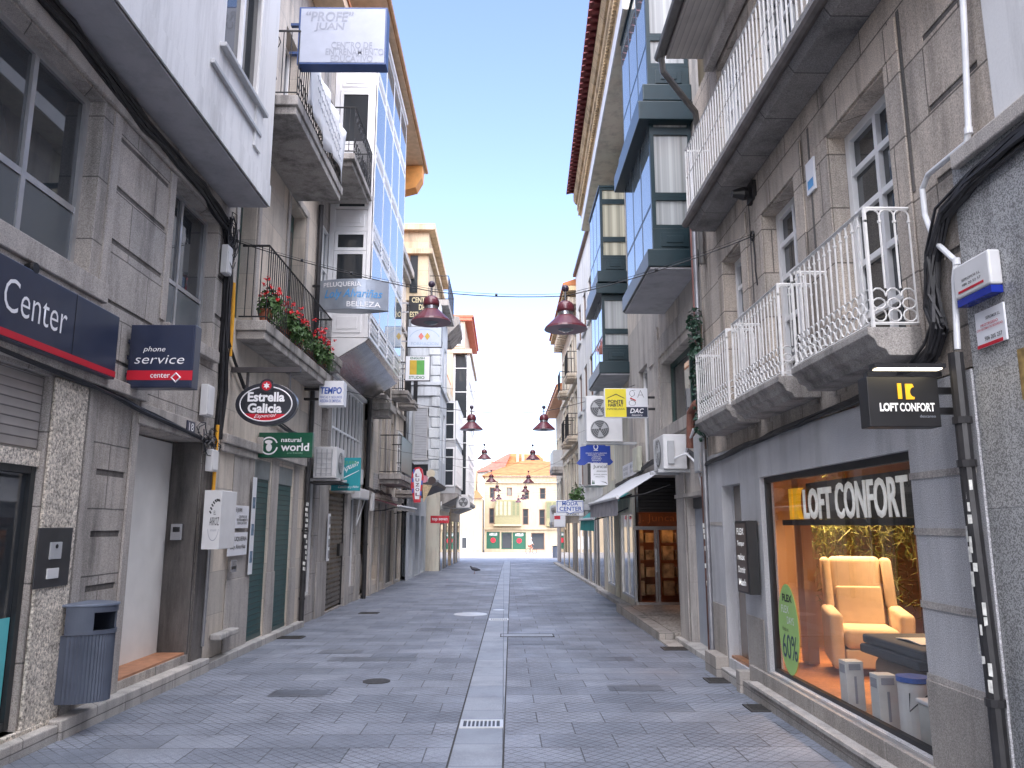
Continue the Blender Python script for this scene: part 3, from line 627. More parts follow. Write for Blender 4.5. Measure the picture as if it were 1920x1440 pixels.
# near end of the gallery (faces the camera)
def end_win(par, x0, x1, y, z0, z1, fm, pm, fr=.05, name='window', t=.04, nv=()):
    m = MB(); m.box(x0, x0 + fr, y - t, y, z0, z1); m.box(x1 - fr, x1, y - t, y, z0, z1); m.box(x0 + fr, x1 - fr, y - t + .003, y, z0, z0 + fr); m.box(x0 + fr, x1 - fr, y - t + .003, y, z1 - fr, z1)
    for q in nv: z = z0 + (z1 - z0) * q; m.box(x0 + fr, x1 - fr, y - t + .006, y, z - .02, z + .02)
    f = m.build(name, fm, par); g = MB(); g.box(x0 + fr * .6, x1 - fr * .6, y - .02, y - .008, z0 + fr * .6, z1 - fr * .6); g.build('pane', pm, f); return f
GE = GY0 + .04
for z0, z1, k in ((5.66, 6.30, 'p'), (6.31, 7.60, 'w'), (7.61, 8.05, 's'), (8.06, 8.55, 'p'), (8.56, 9.75, 'w'), (9.76, 10.1, 'p'), (10.11, 11.4, 'w'), (11.41, 11.95, 'p'), (11.96, 13.2, 'w')):
    if k == 'p':
        m = MB(); m.box(-3.83, GX0 - .05, GE - .03, GE, z0, z1); m.box(-3.68, GX0 - .2, GE - .045, GE - .03, z0 + .1, z1 - .1); m.box(-3.6, GX0 - .28, GE - .055, GE - .045, z0 + .18, z1 - .18); m.build('gallery_end_panel', WFRAME, gal, bevel=.006)
    else: end_win(gal, -3.72, GX0 - .14, GE, z0, z1, WFRAME, PANE, fr=.07)
m = MB(); m.box(GX0 - .13, GX0 - .045, GE - .05, GE, 5.66, 13.25); m.box(-3.84, -3.73, GE - .05, GE, 5.66, 13.25); m.build('corner_post', WFRAME, gal)
# sloping mirrored underside
m = MB(); m.prism([(GX0 - .02, GY0, 5.64), (GX0 - .10, GY0, 5.56), (-3.83, GY0, 5.02), (-3.83, GY0, 5.64)], (0, GY1 - GY0, 0)); m.build('gallery_underside', plain('dull_metal_soffit', (.30, .29, .28), .10, .8, .35, 2.5, bump=.25), gal)
m = MB(); fg.box(m, -.12, .03, GY0 - .02, GY1 + .02, 13.31, 13.42); m.build('gallery_cornice', WFRAME, gal, bevel=.01)
m = MB(); m.prism([(GX0 - .03, GY0 - .012, 5.64), (GX0 - .10, GY0 - .012, 5.57), (-3.83, GY0 - .012, 5.04), (-3.83, GY0 - .012, 5.64)], (0, .01, 0)); m.build('gallery_gable', WFRAME, gal)
# eaves and roof
m = MB(); m.prism([(-3.84, 15.0, 13.52), (-2.72, 15.0, 13.55), (-2.72, 15.0, 13.68), (-3.84, 15.0, 13.95)], (0, 10.0, 0)); m.build('eave', WOODT, Cc)
m = MB(); m.tube([(-2.68, 14.9, 13.64), (-2.68, 25.1, 13.64)], .06, 8); m.build('gutter', plain('gutter_ochre', (.45, .26, .12), .5), Cc)
m = MB(); m.prism([(-2.66, 15.0, 13.69), (-2.66, 15.0, 13.78), (-9, 15.0, 16.4), (-9, 15.0, 13.96), (-3.84, 15.0, 13.96)], (0, 10.0, 0)); m.build('roof', TILEO, Cc)
m = MB(); m.prism([(-3.5, 24.3, 12.6), (-2.95, 24.3, 12.75), (-2.76, 24.3, 13.1), (-2.74, 24.3, 13.515), (-3.5, 24.3, 13.515)], (0, .55, 0)); m.build('eave_end', EAVEW, Cc)
ib = slab_balcony(Cc, fc, 14.15, 16.2, 8.62, 8.84, .93, SLAB, lip=.1); bar_railing(ib, fc, 14.19, 16.16, 8.84, .98, .90, IRONB, pitch=.10, ornate=True)
sb2 = slab_balcony(Cc, fc, 15.35, 16.2, 4.85, 5.12, .42, SLAB)
# ---------- pale stone house with the two stone balconies
D = thing('stone_balcony_house', 'pale stone house with a small stone balcony and a green panelled balcony', 'building', (-6, 25, 0))
fd = Fac(-3.78); z4 = 11.3
hs = [(21.6, 22.3, 3.0, 4.6, .2, False), (21.6, 22.3, 5.4, 7.4, .2, False), (23.6, 24.4, 2.9, 5.1, .25, False), (25.6, 26.4, 2.9, 5.1, .25, False), (23.6, 24.4, 6.2, 8.2, .25, False), (25.6, 26.4, 6.2, 8.2, .25, False),
      (22.6, 23.75, .15, 2.2, .15, False), (23.95, 25.0, .0, 2.2, .15, False), (25.6, 27.2, -.25, 2.2, .3, False), (27.7, 28.9, -.3, 2.2, .3, False)]
m = MB(); fd.wall(m, 21.36, 29.2, -.7, z4, hs); m.build('street_wall', PALE, D)
m = MB(); m.box(-15, -4.1, 21.36, 29.18, -.8, z4); m.build('body', PALE, D)
for a, b, c, d in ((21.6, 22.3, 3.0, 4.6), (21.6, 22.3, 5.4, 7.4), (23.6, 24.4, 2.9, 5.1), (25.6, 26.4, 2.9, 5.1), (23.6, 24.4, 6.2, 8.2), (25.6, 26.4, 6.2, 8.2)):
    fd.window(D, a, b, c, d, -.18, WFRAME, PANE, (.5,), (.35, .68))
SLATW = slats('pale_shutter', (.62, .58, .53), .07, metal=.1, rough=.35, depth=.8, dark=.35)
SLATD = slats('dark_shutter', (.06, .058, .06), .08, depth=.8, dark=.3)
for a, b, c, mt in ((22.6, 23.75, .62, SLATW), (23.95, 25.0, .35, SLATW), (25.6, 27.2, -.25, SLATD), (27.7, 28.9, -.3, SLATD)):
    m = MB(); fd.box(m, -.12, -.10, a, b, c, 2.2); m.build('roller_shutter', mt, D)
for y, z in ((22.65, 2.45), (23.9, 2.45)):
    m = MB(); fd.box(m, .003, .04, y, y + 1.0, z, z + .75); m.build('vent_grille', slats('vent_slats', (.5, .5, .5), .07, depth=1) if 'vent_slats' not in MATS else MATS['vent_slats'], D)
for y in (22.35, 23.78, 25.05, 27.25):
    m = MB(); fd.box(m, .003, .05, y, y + .2, -.6, 2.35); m.build('pier', GRANP, D, bevel=.01)
for y in (23.3, 24.5, 25.3, 26.5):
    m = MB(); fd.box(m, .003, .06, y, y + .22, 2.9, 9.2); m.build('pilaster', GRANP, D)
b1 = slab_balcony(D, fd, 21.45, 22.5, 4.72, 5.06, .62, SLAB, lip=.14)
b2 = slab_balcony(D, fd, 23.3, 26.2, 2.92, 3.22, .72, SLAB, lip=.12); bar_railing(b2, fd, 23.35, 26.15, 3.22, 1.15, .68, IRONB, pitch=.2)
m = MB(); fd.box(m, .69, .70, 23.4, 26.1, 3.30, 4.36); m.build('green_panel', DGREEN, b2)
m = MB(); fd.box(m, .003, .30, 21.4, 29.18, z4 - .25, z4); fd.box(m, .003, .18, 21.4, 29.18, z4 - .45, z4 - .253); m.build('cornice', GRANP, D)
m = MB(); m.prism([(-3.79, 21.38, z4 + .003), (-3.79, 21.38, z4 + .1), (-9, 21.38, z4 + 2.2), (-9, 21.38, z4 + .003)], (0, 7.8, 0)); m.build('roof', TILEO, D)

# ---------- blue grey house with quoins, oriel and stone tower top
Eh = thing('oriel_house', 'blue grey house with quoined oriel bay and sunlit stone attic', 'building', (-6, 32, 0))
fe = Fac(-3.6)
hs = [(30.2, 31.2, -.2, 2.1, .25, False), (32.2, 33.6, -.3, 2.1, .25, False), (34.4, 35.8, -.3, 2.1, .25, False)]
m = MB(); fe.wall(m, 29.21, 36.6, -.9, 11.2, hs); m.build('street_wall', BLUEGR, Eh)
m = MB(); m.box(-15, -3.92, 29.21, 36.6, -1, 11.2); m.build('body', BLUEGR, Eh)
for h in hs:
    m = MB(); fe.box(m, -.2, -.18, h[0], h[1], h[2], h[3]); m.build('shop_door', PANE if h[0] > 32 else GRANP, Eh)
ox = Fac(-2.50); OY0, OY1 = 29.3, 33.4
m = MB(); ox.wall(m, OY0, OY1, 3.3, 10.2, [(30.0, 30.9, 4.2, 6.2, .12, False), (31.8, 32.7, 4.2, 6.2, .12, False), (30.0, 30.9, 7.2, 9.0, .12, False), (31.8, 32.7, 7.2, 9.0, .12, False)])
m.box(-3.9, -2.64, OY0 + .01, OY1 - .01, 3.3, 10.2)
m.quad((-3.9, OY0, 3.3), (-2.5, OY0, 3.3), (-2.5, OY0, 10.2), (-3.9, OY0, 10.2)); m.quad((-3.9, OY1, 3.3), (-2.5, OY1, 3.3), (-2.5, OY1, 10.2), (-3.9, OY1, 10.2)); m.quad((-3.9, OY0, 3.3), (-2.5, OY0, 3.3), (-2.5, OY1, 3.3), (-3.9, OY1, 3.3)); m.quad((-3.9, OY0, 10.2), (-2.5, OY0, 10.2), (-2.5, OY1, 10.2), (-3.9, OY1, 10.2))
orl = m.build('oriel', BLUEGR, Eh)
for a, c, d in ((30.0, 4.2, 6.2), (31.8, 4.2, 6.2), (30.0, 7.2, 9.0), (31.8, 7.2, 9.0)): ox.window(orl, a, a + .9, c, d, -.1, WFRAME, PANE, (.5,), (.6,))
end_win(orl, -3.45, -2.85, OY0 - .005, 4.1, 6.15, GREY, slats('shut_blind', (.4, .42, .45), .1, metal=0), fr=.08)
end_win(orl, -3.35, -2.85, OY0 - .005, 3.42, 3.95, IRONB, PANE, fr=.03, nv=(.33, .66))
m = MB(); z = 3.35; i = 0
while z < 9.8:
    w = .26 if i % 2 else .40
    m.box(-2.5 - w, -2.45, OY0 - .045, OY0 + w, z, z + .36); z += .40; i += 1
m.build('quoins', stone('pale_quoin', (.50, .53, .56), (.44, .47, .50), None, stain=.25), orl, bevel=.015)
m = MB(); m.box(-3.5, -2.6, OY0 - .09, OY0 - .004, 6.55, 6.9); m.box(-3.7, -2.42, OY0 - .12, OY1 + .1, 6.95, 7.1); m.build('oriel_string_course', BLUEGR, orl, bevel=.01)
m = MB(); m.prism([(-3.58, OY0, 3.29), (-2.46, OY0, 3.29), (-2.52, OY0, 3.16), (-2.8, OY0, 3.08), (-3.3, OY0, 2.9), (-3.58, OY0, 2.8)], (0, OY1 - OY0, 0)); m.build('oriel_bracket', plain('dark_bracket', (.06, .06, .065), .6), orl)
ATT = stone('attic_stone', (.52, .42, .29), (.40, .32, .22), (1.0, .6), jcol=.6, stain=.3, speck=.3)
m = MB(); m.box(-8, -2.95, 28.9, 36.4, 10.22, 13.0); att = m.build('attic', ATT, Eh)
m = MB(); m.box(-8, -2.78, 28.75, 36.5, 12.05, 12.25); m.box(-8, -2.7, 28.68, 36.55, 13.0, 13.25); m.build('attic_cornice', ATT, att)
m = MB(); m.box(-3.5, -2.93, 31.2, 31.9, 13.26, 13.8); m.box(-3.5, -2.93, 35.3, 36.0, 13.26, 13.9); m.build('parapet_block', ATT, att)
m = MB(); m.box(-3.65, -3.35, 28.86, 28.897, 10.5, 12.0); m.build('attic_window', PANE, att)
ab = MB(); ab.box(-3.3, -2.2, 29.6, 33.0, 10.22, 10.45); abo = ab.build('attic_balcony', SLAB, att); bar_railing(abo, Fac(-3.0), 29.7, 32.9, 10.45, 1.0, .78, IRONB, pitch=.25)
m = MB(); m.prism([(-2.5, 33.5, 10.0), (-2.0, 33.5, 10.5), (-2.0, 33.5, 10.8), (-3.2, 33.5, 11.1), (-3.2, 33.5, 10.0)], (0, 3.0, 0)); m.build('eave', SLAB, Eh)

# ---------- two far houses with glazed galleries
for nm, lab, y0, y1, X, gx, ztop, mat, gz, warm in (
        ('glazed_gallery_house', 'house with dark glazed gallery and a carved stone parapet, second from the left end', 36.7, 43.0, -3.0, -2.25, 9.4, CREAM, (3.2, 7.6), 0),
        ('tall_end_house', 'tall end house on the left with white window grid and sunlit red eaves', 43.1, 52.0, -2.9, -1.95, 13.2, stone('sunny_render', (.40, .32, .24), (.34, .27, .2), None, stain=.15, speck=.08), (3.0, 11.5), 1)):
    H = thing(nm, lab, 'building', (-6, (y0 + y1) / 2, -.5)); f = Fac(X); g = Fac(gx)
    m = MB(); m.box(-14, X, y0, y1, -1.5, ztop); m.build('street_wall', mat, H)
    m = MB(); m.box(X, gx - .06, y0 + .3, y1 - .5, gz[0], gz[1]); m.build('gallery', WFRAME if warm else GREY, H)
    for k in range(2): hh = (gz[1] - gz[0]) / 2; end_win(H, X + .05, gx - .1, y0 + .29, gz[0] + hh * k + .3, gz[0] + hh * (k + 1) - .05, WFRAME, PANE, fr=.07, nv=(.4, .75))
    n = 5
    for i in range(n):
        a = y0 + .3 + (y1 - y0 - .8) * i / n; b = a + (y1 - y0 - .8) / n - .03
        for k in range(2 if not warm else 4):
            hh = (gz[1] - gz[0]) / (2 if not warm else 4); g.window(H, a, b, gz[0] + hh * k + .35, gz[0] + hh * (k + 1), -.058, WFRAME, PANE if not warm else PANEB, (.33, .66), (.4, .75), fr=.06, bar=.05, t=.06)
    m = MB(); m.prism([(X, y0 + .2, gz[0] - .02), (gx + .08, y0 + .2, gz[0] - .02), (gx + .08, y0 + .2, gz[0] - .18), (gx - .3, y0 + .2, gz[0] - .36), (X, y0 + .2, gz[0] - .6)], (0, y1 - y0 - .6, 0)); m.build('gallery_base', SLAB, H)
    for i in range(3):
        a = y0 + .5 + i * (y1 - y0) / 3.2
        m = MB(); f.box(m, .002, .03, a, a + 1.3, -.9, 1.9); m.build('shop_front', (PANE, SLATD, PANE)[i], H)
    if warm:
        m = MB(); m.box(-14, gx + .1, y0 - .05, y1, ztop, ztop + .2); m.box(-14, gx + .2, y0 - .1, y1, ztop + .2, ztop + .32); m.build('eave', plain('red_eave', (.5, .14, .08), .7), H)
        m = MB(); m.box(-3.2, gx - .3, y0 + .1, y1, 11.6, ztop - .01); m.build('upper_storey', mat, H)
        end_win(H, -2.85, -2.35, y0 + .09, 11.75, 13.0, WFRAME, PANE, fr=.08, nv=(.5,))
        m = MB(); m.box(-3.3, gx + .1, y0 - .02, y1, 11.3, 11.55); m.build('cornice', mat, H)
    else:
        m = MB(); m.box(X - .2, X + .25, y0 + .05, y1 - .05, 8.0, 8.35); m.build('cornice', CREAM, H)
        m = MB()
        for i in range(12):
            a = y0 + .25 + i * .5; m.tube([(X + .06, a + .2 * math.cos(t * math.pi / 4), 2.6 + .2 * math.sin(t * math.pi / 4)) for t in range(8)], .03, 4, closed=True)
        m.build('carved_band', PALEW, H, weld=False)
        m = MB(); m.prism([(X, y0, ztop), (X, y0, ztop + .1), (-9, y0, ztop + 2), (-9, y0, ztop)], (0, y1 - y0, 0)); m.build('roof', TILEO, H)

for y0, z in ((37.4, 8.0),): pass
FB_ = [(D, fd, 21.5, 5.3, .9, .5), (D, fd, 25.4, 6.1, 1.2, .6), (D, fd, 27.4, 6.1, 1.2, .6), (D, fd, 27.3, 2.9, 1.4, .6)]
for par, f, y0, z, w_, d_ in FB_:
    bb = slab_balcony(par, f, y0, y0 + w_, z - .24, z, d_, SLAB); bar_railing(bb, f, y0 + .04, y0 + w_ - .04, z, .95, d_ - .05, IRONB, pitch=.13, r=.009)
for a, b, c, d in ((27.5, 28.5, 2.95, 5.0), (27.5, 28.5, 6.2, 8.2)):
    fd.window(D, a, b, c, d, .004, WFRAME, PANE, (.5,), (.4, .7), t=.04)
for z in (2.5, 5.55, 8.8): m = MB(); fd.box(m, .003, .08, 21.4, 29.15, z, z + .14); m.build('string_course', GRANP, D)
# ================================================================== RIGHT SIDE
# ---------- speckled granite building beside the camera
Q = thing('speckled_granite_building', 'speckled grey granite building with white upper wall at the far right edge', 'building', (6, 0, 0))
fq = Fac(2.732)
m = MB(); fq.wall(m, -14, 4.42, -.3, 3.86, [(3.2, 3.88, -.3, 2.62, .4, True)]); m.build('street_wall', R1ST, Q)
m = MB(); fq.wall(m, -14, 3.98, 3.861, 17, []); m.quad((2.732, 3.98, 3.86), (3.2, 3.98, 3.86), (3.2, 3.98, 17), (2.732, 3.98, 17)); m.build('rendered_upper_wall', BAYW, Q)
m = MB(); m.box(3.19, 14, -14, 4.40, -.4, 17); m.build('body', BAYW, Q)
m = MB(); m.box(2.9, 14, -50, -9, -.4, 24); m.build('unseen_shade_block', BAYW, Q)  # unseen tall block behind the camera, added to shade the street
m = MB(); fq.box(m, .003, .05, -4, 4.35, 3.80, 3.90); m.build('string_course', GRANP, Q, bevel=.01)
m = MB(); fq.box(m, .002, .004, 3.9, 4.02, 2.35, 2.62); m.build('rust_stain', plain('rust_stain', (.30, .20, .07), .8, var=.5, scale=18), Q)

# ---------- stone house with the furniture shop
S = thing('furniture_shop_house', 'brown granite house with white balconies above the lit furniture shop', 'building', (6, 7.5, 0))
fs = Fac(2.75); f0 = Fac(2.72)
win = ((5.12, 6.12), (6.90, 7.82), (8.58, 9.32))
hs = [(a, b, 2.95, 4.94, .24, False) for a, b in win] + [(a, b, 5.72, 7.5, .2, False) for a, b in ((4.6, 5.7), (6.6, 7.7), (8.3, 9.2))]
for z in (3.35, 3.85, 4.35, 4.85, 5.35): hs.append((4.10, 4.62, z - .022, z + .022, .02, True))
m = MB(); fs.wall(m, 3.99, 10.45, 2.62, 7.8, hs); m.build('street_wall', R2ST, S)
for h in hs:
    if h[5]: m = MB(); fs.box(m, -.019, -.008, h[0] + .002, h[1] - .002, h[2] + .002, h[3] - .002); m.build('channel_joint', DARKST, S)
for y, za, zb in ((4.86, 3.9, 5.25), (6.50, 4.1, 5.25), (8.22, 4.1, 5.25)): m = MB(); fs.box(m, .002, .006, y, y + .035, za, zb); m.build('vertical_joint', DARKST, S)
m = MB(); m.box(3.0, 12, 4.42, 10.44, 2.63, 7.8); m.box(6.8, 12, 4.42, 10.44, -.5, 2.6); m.build('body', R2ST, S)
SW = (5.21, 8.32, .235, 2.20); SD = (9.02, 9.80, .13, 2.18)
hs = [(*SW, .14, False), (*SD, .14, False)]
m = MB(); f0.wall(m, 4.43, 10.44, -.3, 2.60, hs); m.quad((2.72, 4.43, 2.6), (2.75, 4.43, 2.6), (2.75, 10.44, 2.6), (2.72, 10.44, 2.6)); m.quad((2.72, 4.43, -.3), (2.95, 4.43, -.3), (2.95, 4.43, 2.6), (2.72, 4.43, 2.6)); m.build('shop_front_cladding', R2LO, S)
for a, b in ((4.47, 5.22), (8.40, 8.96), (9.84, 10.4)):
    zs = (.25, .75, 1.20, 1.66, 2.02) if a < 5 else (.82, 1.72)
    for z in (zs if a < 5 else (1.72,)):
        m = MB(); f0.box(m, .002, .006, a, b, z - .022, z + .022); m.build('groove_band', GRANP, S)
    m = MB(); f0.box(m, .003, .016, a, b, -.25, .73); m.build('pier_base', PLINTH, S, bevel=.004)
m = MB(); f0.box(m, .003, .05, 4.45, 8.85, -.3, .21); m.prism([f0.p(.05, 4.45, -.3), f0.p(.13, 4.45, -.3), f0.p(.13, 4.45, .05), f0.p(.05, 4.45, .05)], (0, 4.4, 0)); m.build('plinth', PLINTH, S, bevel=.004)
m = MB(); f0.box(m, .003, .085, 4.45, 8.8, .212, .25) if False else f0.box(m, .003, .15, 4.45, 8.6, .052, .085); m.build('plinth_ledge', KERB, S, bevel=.004)
for a, b in ((8.86, 9.0), (9.82, 10.35)): m = MB(); f0.box(m, .003, .16, a, b, -.3, .14); m.build('plinth_return', PLINTH, S, bevel=.006)
m = MB(); f0.box(m, -.3, .10, 9.0, 9.82, -.3, .02); m.build('door_step', KERB, S, bevel=.008)
# stone surrounds, joints and channel strips between the windows
for (a, b) in win:
    m = MB()
    for p, q in ((a - .22, a - .004), (b + .004, b + .22)): fs.box(m, .003, .018, p, q, 2.75, 4.96)
    fs.box(m, .003, .022, a - .22, b + .22, 4.962, 5.22); m.build('window_surround', GRANP if False else R2ST, S, bevel=.005)
DKF = plain('channel_shadow_strip', (.22, .19, .165), .8, var=.2)
for i, (a, b) in enumerate(win):
    fs.window(S, a, b, 2.95, 4.94, -.20, WFRAME, PANE, (.5,), (.2, .42, .64, .82), fr=.07, bar=.05, t=.06, name='french_window')
for a, b in ((4.6, 5.7), (6.6, 7.7), (8.3, 9.2)): fs.window(S, a, b, 5.72, 7.5, -.12, WFRAME, PANE, (.25, .5, .75), (.2, .4, .6, .8), fr=.07, bar=.035, t=.06, name='french_window')
def white_railing(par, f, y0, y1, z0, h, w, circles=True, pitch=.095, mat=IRONW):
    m = MB(); top = z0 + h
    m.tube([f.p(.02, y0, top), f.p(w, y0, top), f.p(w, y1, top), f.p(.02, y1, top)], .014, 4)
    m.tube([f.p(.02, y0, z0 + .03), f.p(w, y0, z0 + .03), f.p(w, y1, z0 + .03), f.p(.02, y1, z0 + .03)], .010, 4)
    def run(P, n):
        for i in range(n + 1):
            b0 = z0 + .03; 
            if circles and 0 < i < n: b0 = z0 + .27
            m.tube([P(i, b0), P(i, top - .05 if circles else top)], .0075 if circles else .009, 5)
            if circles:
                m.tube([P(i, top - .10), P(i, top - .085)], .014, 5)
                if i < n: m.tube([P(i + .5 - .5 * math.cos(t * math.pi / 5), top - .05 + .042 * math.sin(t * math.pi / 5)) for t in range(6)], .006, 4)
        if circles:
            for i in range(n):
                for k, (rz, zc) in enumerate(((.042, z0 + .085), (.036, z0 + .165))):
                    m.tube([P(i + .5 + .43 * math.cos(t * math.pi / 5), zc + rz * math.sin(t * math.pi / 5)) for t in range(10)], .006, 4, closed=True)
                m.tube([P(i + .5 - .5 * math.cos(t * math.pi / 5), z0 + .215 + .055 * math.sin(t * math.pi / 5)) for t in range(6)], .006, 4)
                m.tube([P(i + .5, z0 + .2), P(i + .5, z0 + .205)], .006, 4)
    n = round((y1 - y0) / pitch); run(lambda i, z: f.p(w, y0 + (y1 - y0) * i / n, z), n)
    k = max(1, round(w / .11))
    for y in (y0, y1): run(lambda i, z: f.p(.02 + (w - .02) * i / k, y, z), k)
    if not circles: m.tube([f.p(w, y0, z0 + h * .55), f.p(w, y1, z0 + h * .55)], .007, 4)
    for y in (y0, y1): m.tube([f.p(w, y, z0), f.p(w, y, top + .01)], .014, 5)
    return m.build('railing', mat, par, weld=False)
bal = []
for a, b in ((4.93, 6.32), (6.62, 8.06), (8.24, 9.62)):
    m = MB(); w = .34
    m.prism([fs.p(.003, a, 2.98), fs.p(w + .03, a, 2.98), fs.p(w + .03, a, 2.93), fs.p(w - .01, a, 2.90), fs.p(w - .03, a, 2.85), fs.p(w - .08, a, 2.83), fs.p(w - .10, a, 2.79), fs.p(.003, a, 2.79)], (0, b - a, 0))
    bo = m.build('balcony', SLAB, S, bevel=.006); white_railing(bo, fs, a + .02, b - .02, 2.98, .83, w - .02); bal.append(bo)
m = MB(); fs.prism = None
U0, U1, UZ = 3.4, 9.62, 5.47
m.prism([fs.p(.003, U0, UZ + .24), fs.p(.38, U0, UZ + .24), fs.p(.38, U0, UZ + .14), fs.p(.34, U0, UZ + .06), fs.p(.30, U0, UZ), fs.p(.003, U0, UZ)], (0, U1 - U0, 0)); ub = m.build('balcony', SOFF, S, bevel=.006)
white_railing(ub, fs, U0 + .03, U1 - .03, UZ + .26, .86, .35, circles=False, pitch=.105)
m = MB(); m.tube([fs.p(.385, U0, UZ + .10), fs.p(.385, U1, UZ + .10)], .05, 8); m.build('rain_gutter', plain('grey_gutter', (.13, .115, .105), .55, .2, .3), ub)
# corrugated eave over the top balcony
CORR = slats('corrugated_soffit', (.52, .48, .44), .075, metal=0, rough=.6, depth=.8, axis='X', dark=.5)
m = MB(); fs.box(m, -.2, .60, 3.4, 9.42, 7.82, 7.98); ev = m.build('eave', CORR, S)
m = MB(); fs.box(m, .02, .14, 3.4, 9.3, 7.55, 7.80); m.build('cornice', GRANP, S, bevel=.01)
m = MB(); m.tube([fs.p(.66, 3.4, 7.98), fs.p(.66, 9.55, 7.92)], .075, 10); m.tube([fs.p(.66, 9.45, 7.9), fs.p(.62, 9.55, 7.72), fs.p(.10, 9.95, 7.35), fs.p(.06, 10.05, 7.2), fs.p(.06, 10.1, 5.2)], .045, 8); m.build('eave_gutter', plain('zinc_gutter', (.15, .145, .14), .4, .5, .2), ev)
m = MB(); m.prism([fs.p(.6, 3.4, 7.99), fs.p(.6, 3.4, 8.08), fs.p(-4, 3.4, 9.6), fs.p(-4, 3.4, 7.99)], (0, 6.02, 0)); m.build('roof', TILEO, S)

# shop interior
RM = thing('shop_room', 'warm lit furniture shop interior with wooden floor and orange walls behind the glass', 'shop interior', (4.7, 6.8, .2))
WALLW = plain('warm_wall', (.42, .26, .15), .7, 0, .05, 1.5); FLOORW = stone('wood_floor', (.36, .17, .075), (.28, .12, .05), (1.4, .13), jcol=.55, msize=.003, axis='xy', rough=.35, speck=.2, sscale=30, bump=.05, stain=.15)
y0r, y1r, x0r, x1r, z0r, z1r = 4.46, 10.40, 2.87, 6.78, .16, 2.58
m = MB(); m.box(x0r - .12, x1r, y0r, y1r, z0r - .1, z0r); m.build('wood_floor', FLOORW, RM)
m = MB(); m.quad((x1r, y0r, z0r), (x1r, y1r, z0r), (x1r, y1r, z1r), (x1r, y0r, z1r)); m.quad((x0r, y0r, z0r), (x1r, y0r, z0r), (x1r, y0r, z1r), (x0r, y0r, z1r)); m.quad((x0r, y1r, z0r), (x1r, y1r, z0r), (x1r, y1r, z1r), (x0r, y1r, z1r)); m.build('room_wall', WALLW, RM)
m = MB(); m.quad((x0r, y0r, z1r), (x1r, y0r, z1r), (x1r, y1r, z1r), (x0r, y1r, z1r)); m.build('ceiling', plain('warm_ceiling', (.66, .47, .30), .7, 0, .05), RM)
m = MB()
for y in (5.6, 6.4, 7.2, 8.0): m.box(3.2, 6.7, y, y + .14, 2.44, 2.57)
m.build('ceiling_beam', plain('ceiling_beam', (.45, .26, .14), .6), RM)
m = MB(); m.box(3.42, 3.54, 9.1, 9.3, .17, 2.5); m.build('pillar', WALLW, RM)
SHD = slats('brown_slats', (.30, .13, .065), .06, metal=0, rough=.5, depth=.8, dark=.5)
m = MB(); m.box(3.0, 3.35, 10.36, 10.395, .17, 2.0); m.build('slatted_panel', SHD, RM)  # brown slatted panel against the far wall
for i, (x, y, e) in enumerate(((4.2, 7.0, 11), (4.6, 8.5, 10), (3.9, 9.5, 14))):
    l = bpy.data.lights.new('ceiling_lamp', 'AREA'); l.energy = e; l.color = (1, .62, .33); l.size = .45; l.spread = R(105); lo = bpy.data.objects.new('ceiling_lamp_light', l); C.objects.link(lo); lo.location = (x, y, 2.42); lo.parent = RM; lo.matrix_parent_inverse = wmat(RM).inverted()
    m = MB(); m.lathe([(.001, 2.50), (.10, 2.50), (.12, 2.44), (.10, 2.43), (.001, 2.43)], (x, y, 0), 16); m.build('ceiling_lamp', plain('lamp_glow', (.8, .7, .5), .4, emit=(1, .62, .28), es=3.) if 'lamp_glow' not in MATS else MATS['lamp_glow'], RM)
# glazing
gf = MB(); BF = BLACK
f0.box(gf, -.10, -.05, SW[0], SW[0] + .03, SW[2], SW[3]); f0.box(gf, -.10, -.05, SW[1] - .06, SW[1], SW[2], SW[3]); f0.box(gf, -.10, -.052, SW[0] + .03, SW[1] - .06, SW[2], SW[2] + .035); f0.box(gf, -.10, -.052, SW[0] + .03, SW[1] - .06, SW[3] - .06, SW[3])
sw = gf.build('shop_window', BF, S)
m = MB(); m.quad(f0.p(-.075, SW[0] + .01, SW[2] + .01), f0.p(-.075, SW[1] - .01, SW[2] + .01), f0.p(-.075, SW[1] - .01, SW[3] - .01), f0.p(-.075, SW[0] + .01, SW[3] - .01)); m.build('pane', SHOPG, sw)
m = MB(); f0.box(m, .003, .012, SW[0], SW[1], SW[2] - .05, SW[2] - .004); m.build('sill', ALU, sw)
m = MB(); f0.box(m, -.16, -.13, SD[0], SD[0] + .04, SD[2], SD[3]); f0.box(m, -.16, -.13, SD[1] - .06, SD[1], SD[2], SD[3]); sdf = m.build('shop_door', R2LO, S)
m = MB(); f0.box(m, -.15, -.135, SD[0] + .04, SD[1] - .06, SD[2], SD[3]); m.build('pane', glass_dark('door_glass', (.15, .12, .10)), sdf)
m = MB(); hy = 9.14; m.tube([f0.p(-.06, hy, .78), f0.p(-.06, hy, 1.42)], .014, 8); m.tube([f0.p(-.13, hy, .9), f0.p(-.06, hy, .9)], .009, 6); m.tube([f0.p(-.13, hy, 1.3), f0.p(-.06, hy, 1.3)], .009, 6); m.build('door_handle', CHROME, sdf)
